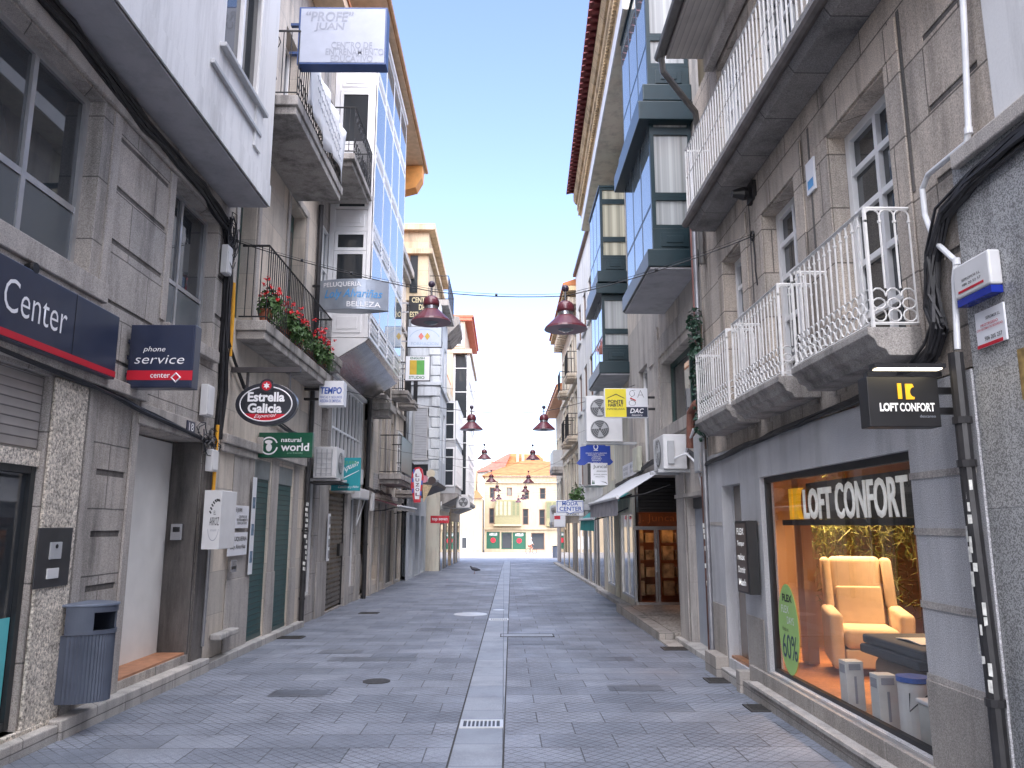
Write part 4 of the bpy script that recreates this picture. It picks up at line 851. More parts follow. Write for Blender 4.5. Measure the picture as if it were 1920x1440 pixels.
# lettering inside the window
m = MB(); m.quad(*[(2.90, y, z) for y, z in ((5.30, 1.70), (8.26, 1.70), (8.26, 1.745), (5.30, 1.745))]); f0.box(m, -.20, -.185, 5.3, 8.26, 1.70, 1.76)
ls = thing('window_sign', 'large white letters with orange mark behind the shop window', 'sign', (2.9, 6.8, 1.74))
m = MB(); f0.box(m, -.205, -.185, 5.33, 8.22, 1.70, 1.755); m.build('sign_rail', BLACK, ls)
m = MB(); f0.box(m, -.235, -.215, 5.45, 7.6, 1.757, 2.10); m.build('letter_shadow_board', BLACK, ls)  # black sheet in place of the shadow behind the letters
LW = plain('lit_white_letters', (.85, .85, .85), .4, emit=(1, .97, .93), es=.08); LO = plain('lit_orange_letters', (.8, .42, .02), .4, emit=(1, .5, .02), es=.1)
f0.text('LOFT', LW, ls, 6.88, 7.53, 1.757, 2.04, -.16, bold=.03, depth=.012, name='lettering')
f0.text('CONFORT', LW, ls, 5.56, 6.80, 1.757, 2.06, -.16, bold=.012, depth=.012, name='lettering')
m = MB(); f0.box(m, -.2, -.15, 7.83, 7.90, 1.76, 2.06)
pts = [f0.p(-.2, 7.78, 1.76), f0.p(-.2, 7.78, 2.06)] + [f0.p(-.2, 7.62 + 0 * t, 2.06) for t in (0,)] + [f0.p(-.2, 7.62 + .10 * math.sin(a * math.pi / 6), 2.06 - .15 + .15 * math.cos(a * math.pi / 6)) for a in range(1, 6)] + [f0.p(-.2, 7.62, 1.76)]
m.prism(pts, (-.05, 0, 0)); m.build('logo_mark', LO, ls)
# ---------- house with the near teal gallery and the grocery shop
T = thing('grocery_house', 'stone house with near dark teal gallery bay above the grocery shop', 'building', (6, 13.8, 0))
ft = Fac(2.85)
gdoor = (10.98, 12.25, -.05, 2.12); vest = (12.92, 17.55, -.02, 2.72); bw3 = (11.02, 13.85, 3.40, 4.58)
m = MB(); ft.wall(m, 10.46, 17.6, -.5, 11.0, [(*gdoor, .16, False), (*vest, 1.05, True, 1), (*bw3, .30, False), (15.2, 16.2, 2.95, 4.9, .2, False)]); m.build('street_wall', stone('grey_brown_render', (.44, .405, .37), (.36, .33, .305), (1.6, .85), jcol=.7, msize=.004, stain=.35, speck=.12), T)
m = MB(); m.box(3.95, 14, 10.46, 17.58, -.6, 11); m.box(3.2, 3.94, 10.46, 12.9, -.5, 11); m.box(3.2, 3.94, 12.9, 17.58, 2.73, 11); m.build('body', CREAM, T)
m = MB(); ft.box(m, -.16, -.12, gdoor[0], gdoor[1], gdoor[2], 1.95); m.build('entrance_door', plain('blue_grey_door', (.34, .37, .42), .5, 0, .05), T)
m = MB(); ft.box(m, -.15, -.10, gdoor[0], gdoor[1], 1.955, 2.12); m.build('door_header', plain('dark_header', (.07, .07, .075), .5), T)
m = MB(); ft.box(m, .003, .03, 12.3, 12.88, -.3, 2.6); m.build('door_pier', GRANP, T, bevel=.008)
m = MB(); ft.box(m, .003, .05, 10.9, 12.9, 2.13, 2.19); m.build('door_cornice', GRANP, T)
m = MB(); ft.box(m, -.14, .12, 10.95, 12.9, -.3, -.04); m.build('door_step', KERB, T, bevel=.01)
ft.window(T, bw3[0], bw3[1], bw3[2], bw3[3], -.22, DGREEN, PANE, (.5,), (), fr=.08, bar=.07, name='office_window')
ft.window(T, 15.2, 16.2, 2.95, 4.9, -.15, WFRAME, PANE, (.5,), (.6,))
m = MB(); ft.box(m, .003, .06, 10.6, 14.2, 3.18, 3.38); m.build('sill', GRANP, T, bevel=.01)
m = MB(); ft.box(m, .003, .035, 13.95, 14.35, 2.75, 5.3); ft.box(m, .003, .03, 10.6, 14.9, 4.72, 5.05); m.build('stone_surround', GRANP, T)
# grocery vestibule: glass doors across the far side, shutter housing above, stepped floor
YV = 17.5
m = MB(); m.box(2.74, 3.9, 12.95, 17.5, -.4, .0); m.build('vestibule_floor', stone('terrazzo', (.40, .36, .31), (.22, .20, .18), None, speck=.5, sscale=18, axis='xy', stain=.3), T)
m = MB(); m.box(2.50, 2.73, 13.0, 17.9, -.4, .0); m.box(2.50, 3.2, 12.3, 12.99, -.4, -.10); m.build('step', PLINTH, T, bevel=.008)
DSH = slats('dark_shutter_box', (.035, .035, .038), .075, rough=.4, depth=1., dark=.2)
m = MB(); m.box(2.9, 3.9, 17.0, 17.3, 1.98, 2.72); m.build('shutter_box', DSH, T)
m = MB()
for x in (2.86, 3.30, 3.36, 3.80): m.box(x, x + .045, YV - .09, YV - .03, .0, 1.66)
m.box(2.86, 3.89, YV - .088, YV - .03, 1.60, 1.68); m.box(2.86, 3.89, YV - .088, YV - .03, 0, .06); gd = m.build('shop_door', CHROME, T)
m = MB(); m.quad((2.87, YV - .06, 0), (3.88, YV - .06, 0), (3.88, YV - .06, 1.97), (2.87, YV - .06, 1.97)); m.build('pane', SHOPG, gd)
m = MB(); m.box(3.33, 3.36, YV - .14, YV - .11, .7, 1.2); m.build('door_handle', CHROME, gd)
text('J. Juncal', plain('orange_letters', (.40, .14, .05), .5), gd, (2.95, YV - .10, 1.74), (1, 0, 0), (0, 0, 1), .86, .2, bold=-.012, depth=.004)
SI = MB(); SI.box(2.98, 3.0, YV, 20.5, -.1, 2.7); SI.box(4.9, 4.92, YV, 20.5, -.1, 2.7); SI.box(3.0, 4.9, 20.3, 20.5, -.1, 2.7); SI.box(3.0, 4.9, YV, 20.3, 2.6, 2.7); SI.box(3.0, 4.9, YV, 20.3, -.2, -.05)
SI.build('shop_interior', plain('orange_brown_interior', (.16, .06, .03), .7, 0, .3, 2.5), T)
m = MB()
for i in range(5):
    for z in (.1, .5, .9, 1.3): m.box(3.02 + i * .35, 3.27 + i * .35, 18.6 + .3 * (i % 2), 18.8 + .3 * (i % 2), z, z + .22 + .1 * ((i * 7 + int(z * 10)) % 2))
m.build('stocked_shelf', plain('shelf_goods', (.25, .2, .12), .5, 0, .9, 5), T)
l = bpy.data.lights.new('grocery_lamp', 'POINT'); l.energy = 9; l.color = (1, .45, .15); l.shadow_soft_size = .1; lo = bpy.data.objects.new('grocery_lamp_light', l); C.objects.link(lo); lo.location = (3.5, 18.1, 2.2); lo.parent = T; lo.matrix_parent_inverse = wmat(T).inverted()
# --- teal galleries (a helper for both)
def teal_gallery(T, X, y0, y1, xw, storeys, base, skirt=.10):
    """storeys: (z0, z1) list; near end faces the camera with curtained panes"""
    g = Fac(X); root = MB(); z0, z1 = storeys[0][0], storeys[-1][1]
    root.box(X + .022, xw, y0 + .06, y1 - .06, z0, z1); gal = root.build('gallery', TEAL, T)
    for si, (a, b) in enumerate(storeys):
        m = MB(); m.box(X - skirt, xw, y0 - skirt, y1 + .02, a, a + .27); m.build('gallery_skirt', TEAL, gal, bevel=.012)
        pz0, pz1 = a + .273, a + .62
        m = MB(); m.box(X, xw - .005, y0, y0 + .055, pz0, pz1); m.box(X + .12, xw - .12, y0 - .018, y0 - .001, pz0 + .06, pz1 - .06); m.box(X + .2, xw - .2, y0 - .03, y0 - .018, pz0 + .12, pz1 - .12); m.build('gallery_end_panel', TEAL, gal, bevel=.005)
        hh = (b - .05 - pz1); zz = [pz1, pz1 + hh * .26, pz1 + hh * .80, b - .05]
        for k in range(3):
            end_win(gal, X, xw - .01, y0 + .055, zz[k] + .002, zz[k + 1], TEAL, CURT if (si + int(y0)) % 2 else (CURTY if si else CURT), fr=.06, t=.055)
        n = 3; w = (y1 - y0 - .06) / n
        for i in range(n):
            ya, yb = y0 + .056 + w * i, y0 + .054 + w * (i + 1)
            g.window(gal, ya, yb, pz0, zz[1] - .1, -.02, TEAL, PANEB, (.5,), (), fr=.03, bar=.022, t=.017); g.window(gal, ya, yb, zz[1] - .098, b - .05, -.02, TEAL, PANEB, (.5,), (.72,), fr=.03, bar=.022, t=.017)
        m = MB(); m.box(X - .02, xw, y0 - .02, y1 + .02, b - .048, b); m.build('gallery_head', TEAL, gal)
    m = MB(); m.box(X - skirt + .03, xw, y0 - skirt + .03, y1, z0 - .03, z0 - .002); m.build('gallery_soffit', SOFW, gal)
    return gal
teal_gallery(T, 2.20, 10.95, 13.35, 2.845, [(5.42, 8.05), (8.06, 10.7)], 0)
m = MB(); m.box(2.02, 2.845, 10.8, 13.45, 7.72, 8.02); m.build('gallery_ledge', TEAL, T, bevel=.01)

# ---------- cream house with the second gallery and tiled cornice
Uh = thing('tiled_cornice_house', 'cream house with red tiled roof edge, tan stone cornice and far teal gallery', 'building', (6, 20, 0))
fu = Fac(2.93)
hs = [(20.6, 21.4, 2.9, 4.6, .2, False), (20.6, 21.4, 5.6, 7.2, .2, False), (18.0, 19.9, .05, 2.0, .1, False), (20.1, 20.9, -.15, 2.05, .25, False), (21.1, 22.6, .1, 2.0, .1, False), (20.0, 20.35, 5.4, 7.0, .1, False)]
m = MB(); fu.wall(m, 17.61, 23.2, -.6, 10.7, hs); m.build('street_wall', CREAM, Uh)
m = MB(); m.box(4.95, 14, 17.61, 23.18, -.7, 2.7); m.box(3.2, 14, 17.61, 23.18, 2.72, 10.9); m.box(3.2, 4.94, 20.6, 23.18, -.6, 2.7); m.build('body', CREAM, Uh)
SHINY = glass_dark('bright_shop_pane', (.10, .11, .12), wave=.05)
for a, b, c, d in ((18.0, 19.9, .05, 2.0), (21.1, 22.6, .1, 2.0)): fu.window(Uh, a, b, c, d, -.06, ALU, SHINY, (.5,), (), fr=.05, bar=.05, name='shop_window')
fu.window(Uh, 20.1, 20.9, -.15, 2.05, -.2, ALU, PANE, (), (.4,), name='shop_door'); fu.window(Uh, 20.6, 21.4, 2.9, 4.6, -.15, WFRAME, PANE, (.5,), (.6,)); fu.window(Uh, 20.6, 21.4, 5.6, 7.2, -.15, WFRAME, PANE, (.5,), (.6,))
teal_gallery(Uh, 2.26, 17.42, 19.6, 2.925, [(5.10, 7.25), (7.26, 9.68)], 0)
m = MB(); m.box(2.12, 2.925, 17.3, 19.7, 6.98, 7.22); m.build('gallery_ledge', TEAL, Uh, bevel=.01)
# overhanging eave, moulded cornice and roof tiles between two points (the front is slightly skewed)
PN, PF = Vector((2.12, 12.4, 0)), Vector((2.42, 23.0, 0)); V = PF - PN
def skew(prof, name, mat, a=0., **k):
    m = MB(); m.prism([(PN.x + dx, PN.y, z) for dx, z in prof], V); return m.build(name, mat, Uh, **k)
skew([(.0, 10.72), (.85, 10.72), (.85, 10.98), (.0, 10.98)], 'eave_slab', CREAM)
skew([(-.03, 10.74), (-.005, 10.74), (-.005, 11.1), (-.03, 11.1)], 'white_moulding', WFRAME)
skew([(-.02, 11.101), (.6, 11.101), (.6, 11.9), (-.26, 11.9), (-.26, 11.72), (-.2, 11.6), (-.15, 11.58), (-.15, 11.4), (-.08, 11.32)], 'cornice', TAN)
m = MB(); n = 92
for i in range(n):
    p = PN + V * ((i + .5) / n); m.box(p.x - .12, p.x - .05, p.y - .035, p.y + .035, 11.22, 11.32)
m.build('dentil_row', TAN, Uh)
m = MB(); m2 = MB(); n = 44
for i in range(n):
    p = PN + V * ((i + .5) / n); h = V.y / n
    pts = [(p.x + .6, p.y + h * .42 * math.cos(t * math.pi / 5), 12.16 + h * .36 * math.sin(t * math.pi / 5)) for t in range(6)]
    m.prism(pts, (-1.08, 0, -.24)); m2.box(p.x - .40, p.x + .4, p.y - h * .47, p.y - h * .06, 11.903, 11.98)
m.build('roof_tiles', TILE, Uh, weld=False); m2.build('tile_course', TILE, Uh)
skew([(.6, 11.95), (-.42, 11.985), (-.42, 12.0), (.6, 12.2), (8, 14.4), (8, 11.95)], 'roof', TILE)

# ---------- pale house with brown windows, two tan houses beyond
BRW = plain('brown_frame', (.16, .09, .065), .5, 0, .1)
W_ = thing('brown_window_house', 'tall off white house with flat brown framed windows', 'building', (6, 26, 0)); fw = Fac(3.0)
wins = [(y, y + 1.0, z, z + 1.5) for y in (23.9, 25.8, 27.7, 29.6) for z in (3.2, 6.0, 8.8)]
m = MB(); fw.wall(m, 23.21, 31.5, -.8, 12.0, [(*w, .14, False) for w in wins]); m.build('street_wall', PALEW, W_)
m = MB(); m.box(3.15, 14, 23.21, 31.5, -.9, 12.0); m.build('body', PALEW, W_)
for a in wins: fw.window(W_, *a, -.1, BRW, PANE, (.5,), (), fr=.08, bar=.06)
m = MB(); fw.box(m, -.3, .12, 23.21, 31.5, 12.003, 12.12); m.build('roof_edge', BRW, W_)
for i, (a, b, mt) in enumerate(((23.6, 24.7, PANE), (25.0, 26.0, DARKST), (26.4, 28.0, PANE), (28.6, 29.4, SLATD), (29.8, 31.0, PANE))):
    m = MB(); fw.box(m, .002, .02, a, b, -.4, 1.95); m.build('shop_front', mt, W_)
for i in range(4):
    m = MB(); fw.box(m, .003, .05, 23.25 + i * 2.0, 23.5 + i * 2.0, -.8, 2.3); m.build('pier', GRANP, W_)
m = MB(); fw.box(m, .003, .10, 23.25, 31.4, 2.35, 2.6); m.build('string_course', PALEW, W_)
for i, y in enumerate((23.9, 25.8, 27.7, 29.6)):
    for z in (3.2, 6.0, 8.8): m = MB(); fw.box(m, .003, .08, y - .08, y + 1.08, z - .12, z - .004); m.build('sill', GREY, W_)
X_ = thing('tan_stone_house', 'tan stone house with carved eave brackets and two small side balconies', 'building', (6, 37, 0)); fx = Fac(3.12)
wins = [(y, y + .9, z, z + 1.7) for y in (32.4, 34.6, 36.8, 39.0) for z in (2.9, 5.6, 8.2)]
m = MB(); fx.wall(m, 31.51, 41.5, -1, 11.4, [(*w, .15, False) for w in wins]); m.build('street_wall', CREAM2, X_)
m = MB(); m.box(3.3, 14, 31.51, 41.5, -1, 11.4); m.build('body', CREAM2, X_)
for a in wins: fx.window(X_, *a, -.12, WFRAME, PANE, (.5,), (.6,))
for i in range(20): m = MB(); fx.box(m, .003, .45, 31.7 + i * .49, 31.9 + i * .49, 10.9, 11.2); m.build('eave_bracket', CREAM2, X_)
m = MB(); fx.box(m, -.3, .6, 31.4, 41.5, 11.41, 11.6); m.build('eave', TAN, X_)
m = MB(); m.prism([(2.45, 31.4, 11.62), (2.45, 31.4, 11.72), (9, 31.4, 14), (9, 31.4, 11.62)], (0, 10.1, 0)); m.build('roof', TILEO, X_)
for a, b, mt in ((31.9, 33.2, PANE), (33.8, 35.2, SLATD), (35.8, 37.4, PANE), (38.2, 40.5, PANE)):
    m = MB(); fx.box(m, .002, .02, a, b, -.5, 1.8); m.build('shop_front', mt, X_)
for y0, y1, z in ((37.2, 39.6, 2.55),):
    bb = slab_balcony(X_, fx, y0, y1, z - .3, z, .75, SLAB); 
for a, b, c, d in wins:
    m = MB(); fx.box(m, .003, .05, a - .14, a - .01, c - .05, d + .05); fx.box(m, .003, .05, b + .01, b + .14, c - .05, d + .05); fx.box(m, .003, .07, a - .2, b + .2, d + .055, d + .22); m.build('window_surround', CREAM, X_)
for z in (2.3, 5.1, 7.75): m = MB(); fx.box(m, .003, .12, 31.6, 41.4, z, z + .16); m.build('string_course', CREAM, X_)
for y0, z in ((32.1, 5.35), (34.3, 5.35), (36.5, 8.0), (32.1, 8.0)):
    bb = slab_balcony(X_, fx, y0, y0 + 1.5, z - .22, z, .5, CREAM2); bar_railing(bb, fx, y0 + .04, y0 + 1.46, z, .95, .46, IRONB, pitch=.16, r=.01)
Y_ = thing('orange_eave_house', 'far tan house at the right end with orange eave and grey side balconies', 'building', (6, 47, -.5)); fy = Fac(3.55)
wins = [(y, y + 1.0, z, z + 1.8) for y in (42.6, 45.2, 47.8, 50.4) for z in (2.5, 5.2)]
m = MB(); fy.wall(m, 41.51, 53, -1.2, 8.9, [(*w, .15, False) for w in wins]); m.build('street_wall', CREAM2, Y_)
m = MB(); m.box(3.75, 14, 41.51, 53, -1.2, 8.9); m.build('body', CREAM2, Y_)
for a in wins: fy.window(Y_, *a, -.12, WFRAME, PANE, (.5,), (.6,))
m = MB(); fy.box(m, -.3, .7, 41.4, 53.1, 8.91, 9.1); m.build('eave', plain('orange_eave', (.5, .24, .12), .7), Y_)
m = MB(); m.prism([(2.8, 41.4, 9.12), (2.8, 41.4, 9.2), (9, 41.4, 11.2), (9, 41.4, 9.12)], (0, 11.7, 0)); m.build('roof', TILEO, Y_)
for a, b, c, d in wins:
    m = MB(); fy.box(m, .003, .06, a - .16, a - .01, c - .05, d + .05); fy.box(m, .003, .06, b + .01, b + .16, c - .05, d + .05); fy.box(m, .003, .09, a - .25, b + .25, d + .055, d + .25); m.build('window_surround', CREAM, Y_)
for z, y0, y1 in ((5.0, 44.5, 47.4), (1.9, 45, 48)):
    bb = slab_balcony(Y_, fy, y0, y1, z - .35, z, .8, SLAB)
    m = MB(); fy.box(m, .72, .76, y0 + .05, y1 - .05, z + .003, z + .95); fy.box(m, .02, .76, y0 + .01, y0 + .05, z + .003, z + .95); m.build('parapet', GREY, bb)
for a, b, mt in ((42.0, 43.6, PANE), (44.4, 46.2, BRW), (47.0, 49.0, PANE), (49.6, 52, BRW)):
    m = MB(); fy.box(m, .002, .02, a, b, -.9, 1.6); m.build('shop_front', mt, Y_)

# ================================================================== PLAZA AT THE END OF THE STREET
PB = thing('plaza_building', 'sunlit cream building with orange tiled roof and green shop fronts across the plaza', 'building', (2, 122, -2.3))
PY = 118.; gz = G(PY)
SUNW = stone('sunlit_render', (.34, .27, .18), (.30, .24, .16), None, stain=.12, speck=.05, bump=.05)
x0, x1, z0, z1 = yr(PY, 908, 1032, 1075, 893); z0 = gz - .2
def prect(*a): return yr(PY, *a)
def pwall(m, x0, x1, z0, z1, holes, y=PY, d=.4):
    xs = sorted({x0, x1} | {min(max(h[i], x0), x1) for h in holes for i in (0, 1)}); zs = sorted({z0, z1} | {min(max(h[i], z0), z1) for h in holes for i in (2, 3)})
    for a, b in zip(xs, xs[1:]):
        for c, e in zip(zs, zs[1:]):
            if any(h[0] < (a + b) / 2 < h[1] and h[2] < (c + e) / 2 < h[3] for h in holes): continue
            m.quad((a, y, c), (b, y, c), (b, y, e), (a, y, e))
    for a, b, c, e in holes:
        m.quad((a, y, c), (a, y + d, c), (a, y + d, e), (a, y, e)); m.quad((b, y, c), (b, y + d, c), (b, y + d, e), (b, y, e)); m.quad((a, y, c), (b, y, c), (b, y + d, c), (a, y + d, c)); m.quad((a, y, e), (b, y, e), (b, y + d, e), (a, y + d, e))
    return m
wpx = [(918, 934, 928, 914), (950, 930, 960, 914), (1012, 936, 1023, 915), (983, 936, 992, 922), (917, 982, 927, 953), (980, 984, 991, 954), (1011, 985, 1022, 955)]
wr_p = [prect(*w) for w in wpx]; spx = [(912, 1029, 937, 997), (940, 1030, 960, 998), (961, 1030, 986, 998), (996, 1031, 1021, 999)]
sp_ = [prect(*w) for w in spx]
m = pwall(MB(), x0, x1, z0, z1, wr_p + sp_); m.build('street_wall', SUNW, PB)
m = MB(); m.box(x0, x1 + 14, PY + .42, PY + 12, z0, z1); m.build('body', SUNW, PB)
for w in wr_p: end_win(PB, w[0], w[1], PY + .3, w[2], w[3], BRW, PANE, fr=.12, nv=(.5,))
for i, w in enumerate(sp_):
    f = end_win(PB, w[0], w[1], PY + .25, w[2], w[3], GREENS if i < 3 else BRW, GREENS if i in (0, 2) else PANE, fr=.12, name='shop_front')
    if i in (0, 2):
        text('ORTEGIF' if False else 'ABELLEI', LETW, f, (w[0] + .4, PY + .2, w[3] - .55), (1, 0, 0), (0, 0, 1), w[1] - w[0] - .8, .38, bold=.02)
        m = MB(); cx = (w[0] + w[1]) / 2; m.lathe([(.001, 0), (.38, 0), (.38, .03), (.001, .03)], (cx, PY + .16, w[2] + 1.25), 14, 'y'); m.build('red_sticker', RED, f)
gx = prect(928, 983, 975, 938); m = MB(); m.box(gx[0], gx[1], PY - 1.0, PY - .003, gx[2], gx[3]); gl_ = m.build('glazed_balcony', plain('olive_glazing_frame', (.20, .18, .09), .5), PB)
n = 6
for i in range(n):
    a = gx[0] + (gx[1] - gx[0]) * i / n; b = gx[0] + (gx[1] - gx[0]) * (i + 1) / n - .05
    end_win(gl_, a, b, PY - 1.01, gx[2] + 1.2, gx[3] - .1, MATS['olive_glazing_frame'], glass_dark('greenish_pane', (.16, .17, .10)) if 'greenish_pane' not in MATS else MATS['greenish_pane'], fr=.1, nv=(.35, .68))
m = MB(); m.box(gx[0] - .2, gx[1] + .2, PY - 1.2, PY - .003, gx[2] - .25, gx[2] - .003); m.build('glazed_balcony_base', SUNW, PB)
gx = prect(1024, 987, 1046, 940); m = MB(); m.box(gx[0], gx[1], PY - .8, PY - .003, gx[2], gx[3]); g2_ = m.build('glazed_balcony', MATS['olive_glazing_frame'], PB)
for i in range(2):
    a = gx[0] + (gx[1] - gx[0]) * i / 2; end_win(g2_, a, a + (gx[1] - gx[0]) / 2 - .05, PY - .81, gx[2] + 1.1, gx[3] - .1, MATS['olive_glazing_frame'], MATS['greenish_pane'], fr=.1, nv=(.5,))
a = prect(908, 906, 1075, 903); m = MB(); m.box(x0 - .2, x1, PY - .3, PY - .003, a[2], a[3]); a = prect(908, 993, 1075, 989); m.box(x0 - .1, x1, PY - .35, PY - .003, a[2], a[3]); m.build('cornice', SUNW, PB)
m = MB()
for i in range(26):
    xx = x0 + .4 + i * .56; m.box(xx, xx + .3, PY - .08, PY - .003, z1 - .75, z1 - .45)
m.build('attic_fretwork', plain('fret_tan', (.40, .33, .24), .8), PB)  # tan fretwork blocks, close to the wall tone
rz = yr(PY + 9, 960, 868, 1050, 866)[3]
m = MB(); m.prism([(x0 - .4, PY - .5, z1 + .003), (x1 + 14, PY - .5, z1 + .003), (x1 + 12, PY + 9, rz), (x0 + 5.5, PY + 9, rz)], (0, .4, .15)); m.build('roof', TILEO, PB)
m = MB(); m.prism([(x0 - .4, PY - .3, z1 + .01), (x0 + 5.5, PY + 9, rz), (x0 - .2, PY + 12, z1 + .01)], (.1, 0, .1)); m.build('roof_hip', TILEO, PB)
# building behind with the tall roofs
QB = thing('red_roof_building', 'building with red and orange hipped roofs rising behind the plaza building', 'building', (0, 142, -2.3))
def P2(px, py, Y): q = onY(px, py, Y); return (q[0], Y, q[1])
m = MB(); a = yr(140, 893, 1000, 1050, 884); m.box(a[0], a[1], 140, 152, -3, a[3]); m.build('street_wall', PALEW, QB)
m = MB(); m.prism([P2(888, 886, 139), P2(945, 880, 139), P2(958, 850, 145), P2(950, 852, 145)], (0, 1.0, 0)); m.build('roof', plain('dull_red_tile', (.30, .10, .07), .8, 0, .3, 2), QB)
m = MB(); m.prism([P2(935, 884, 141), P2(1045, 886, 141), P2(1010, 852, 147), P2(958, 850, 147)], (0, 1.0, 0)); m.build('roof', TILEO, QB)
for px, py, h in ((900, 884, 18), (920, 880, 17), (978, 856, 10), (1018, 860, 9), (968, 853, 8)):
    a = yr(144, px, py, px + 5, py - h); m = MB(); m.box(a[0], a[1], 144, 144.8, a[2] - 2, a[3]); m.build('chimney', SUNW, QB)
# left edge of the plaza
LB = thing('pale_corner_building', 'pale sunlit building at the left corner of the plaza with lean-to roof', 'building', (-8, 114, -2.2))
a = yr(112, 800, 1033, 904, 934); m = MB(); m.box(a[0] - 6, a[1], 112, 122, -3, a[3]); m.build('street_wall', SUNW, LB)
b_ = yr(112, 872, 1032, 880, 1004)
for px in (864, 884):
    w = yr(112, px, 1030, px + 13, 1006); end_win(LB, w[0], w[1], 111.99, w[2], w[3], PALEW, PANE if px == 864 else SIGNW, fr=.15, name='shop_front')
m = MB(); q = yr(112, 800, 934, 906, 926); m.prism([(q[0] - 6, 111.5, q[2]), (q[1], 111.5, q[2]), (q[1] - 1, 118, q[3] + .6), (q[0] - 6, 118, q[3] + .6)], (0, .3, .12)); m.build('roof', TILEO, LB)
m = MB(); q = yr(116, 780, 930, 889, 882); m.box(q[0], q[1], 123, 133, -3, q[3] + .6); m.build('upper_block', stone('ochre_render', (.55, .40, .24), (.48, .34, .2), None), LB)
# ================================================================== SIGNS
def blade(name, label, Y, rect, face, depth=.12, frame=None, fr=.02, cat='sign', group=None, arms=None, arm_mat=None, wallx=None):
    """double-sided sign standing out from a wall, its face towards the camera at y = Y"""
    x0, x1, z0, z1 = rect; t = thing(name, label, cat, ((x0 + x1) / 2, Y, z0), group)
    m = MB(); m.box(x0, x1, Y, Y + depth, z0, z1); m.build('sign_box', frame or face, t, bevel=.008)
    m = MB(); m.box(x0 + fr, x1 - fr, Y - .004, Y - .001, z0 + fr, z1 - fr); m.build('sign_face', face, t)
    if wallx is not None:
        for q in arms or (.3, .7):
            z = z0 + (z1 - z0) * q; m = MB()
            a, b = (wallx, x0) if wallx < x0 else (x1, wallx); m.box(a, b, Y + depth * .35, Y + depth * .65, z - .02, z + .02)
            m.build('bracket', arm_mat or IRONB, t)
    def T(s, mat, u0, u1, v0, v1, **k):
        k.setdefault('depth', .003)
        return text(s, mat, t, (x0 + (x1 - x0) * u0, Y - .005, z0 + (z1 - z0) * v0), (1, 0, 0), (0, 0, 1), (x1 - x0) * (u1 - u0), (z1 - z0) * (v1 - v0), **k)
    def Bx(mat, u0, u1, v0, v1, name='band', d=.002):
        m = MB(); m.box(x0 + (x1 - x0) * u0, x0 + (x1 - x0) * u1, Y - .004 - d, Y - .0045, z0 + (z1 - z0) * v0, z0 + (z1 - z0) * v1); return m.build(name, mat, t)
    def Pg(mat, pts, name='emblem', d=.003):
        m = MB(); m.prism([(x0 + (x1 - x0) * u, Y - .0045, z0 + (z1 - z0) * v) for u, v in pts], (0, -d, 0)); return m.build(name, mat, t)
    return t, T, Bx, Pg
def circ(cu, cv, ru, rv, n=24, a0=0, a1=360): return [(cu + ru * math.cos(R(a0 + (a1 - a0) * i / (n if a1 - a0 < 360 else n))), cv + rv * math.sin(R(a0 + (a1 - a0) * i / n))) for i in range(n if a1 - a0 >= 360 else n + 1)]
def arc(cu, cv, ru, rv, a0, a1, w, n=20): 
    o = circ(cu, cv, ru, rv, n, a0, a1); i_ = circ(cu, cv, ru * (1 - w), rv * (1 - w), n, a0, a1); return o + i_[::-1]

# long fascia of the phone shop
fsn = Fac(-3.70)
t = thing('fascia_sign', 'long navy fascia sign with large white lettering and red lower band', 'sign', (-3.77, 5.5, 3.05))
sy0, sy1, sz0, sz1 = 2.6, 7.30, 3.06, 3.67
m = MB(); fsn.box(m, -.14, 0, sy0, sy1, sz0, sz1); m.build('sign_box', NAVY, t, bevel=.006)
m = MB(); fsn.box(m, .001, .006, sy0, sy1 - .002, sz0 + .02, sz0 + .075); m.build('red_band', RED, t)
m = MB(); fsn.box(m, .001, .003, 6.54, 6.545, sz0 + .076, sz1); m.build('panel_joint', BLACK, t)
fsn.text('Center', LETW, t, 5.58, 6.42, 3.27, 3.53, .001, bold=-.006); fsn.text('phone service', LETW, t, 3.4, 5.3, 3.20, 3.53, .001, bold=-.006)
# small projecting phone shop sign
t, T, Bx, Pg = blade('shop_sign', 'square navy projecting sign with white lettering and red stripe on its lower part', 7.75, yr(7.75, 236, 727, 368, 609), NAVY, depth=.16, wallx=-3.85, arms=(.22, .5, .75), arm_mat=NAVY)
T('phone', LETW, .22, .56, .545, .65, bold=-.002, shear=.25); T('service', LETW, .10, .86, .375, .51, bold=-.006, shear=.2); Bx(RED, 0, 1, .12, .27); T('center', LETW, .36, .66, .155, .225, bold=.004)
m = MB(); p = onY(330, 708, 7.75); m.tube([(p[0] + .045 * math.cos(a * math.pi / 2), 7.742, p[1] + .045 * math.sin(a * math.pi / 2)) for a in range(4)], .010, 4, closed=True); m.build('emblem', LETW, t)
# oval beer sign
EY = 10.75; er = yr(EY, 438, 798, 559, 712); cx, cz, rx, rz = (er[0] + er[1]) / 2, (er[2] + er[3]) / 2 - .02, (er[1] - er[0]) / 2, (er[3] - er[2]) / 2 - .02
t = thing('oval_sign', 'dark oval beer sign with white ring, red foot and star, hanging from a beam', 'sign', (cx, EY, er[2]))
def oval(m, y, s, d, top=True): m.prism([(cx + rx * s * math.cos(R(a)), y, cz + rz * s * math.sin(R(a))) for a in range(0, 360, 9)], (0, d, 0))
DKB = plain('charcoal_sign', (.028, .03, .04), .3, 0, .05, coat=.3)
m = MB(); oval(m, EY, 1, .12); m.build('sign_box', DKB, t, bevel=.01)
m = MB(); m.tube([(cx + rx * .84 * math.cos(R(a)), EY - .004, cz + rz * .80 * math.sin(R(a))) for a in range(0, 360, 9)], .009, 4, closed=True); m.build('white_ring', LETW, t)
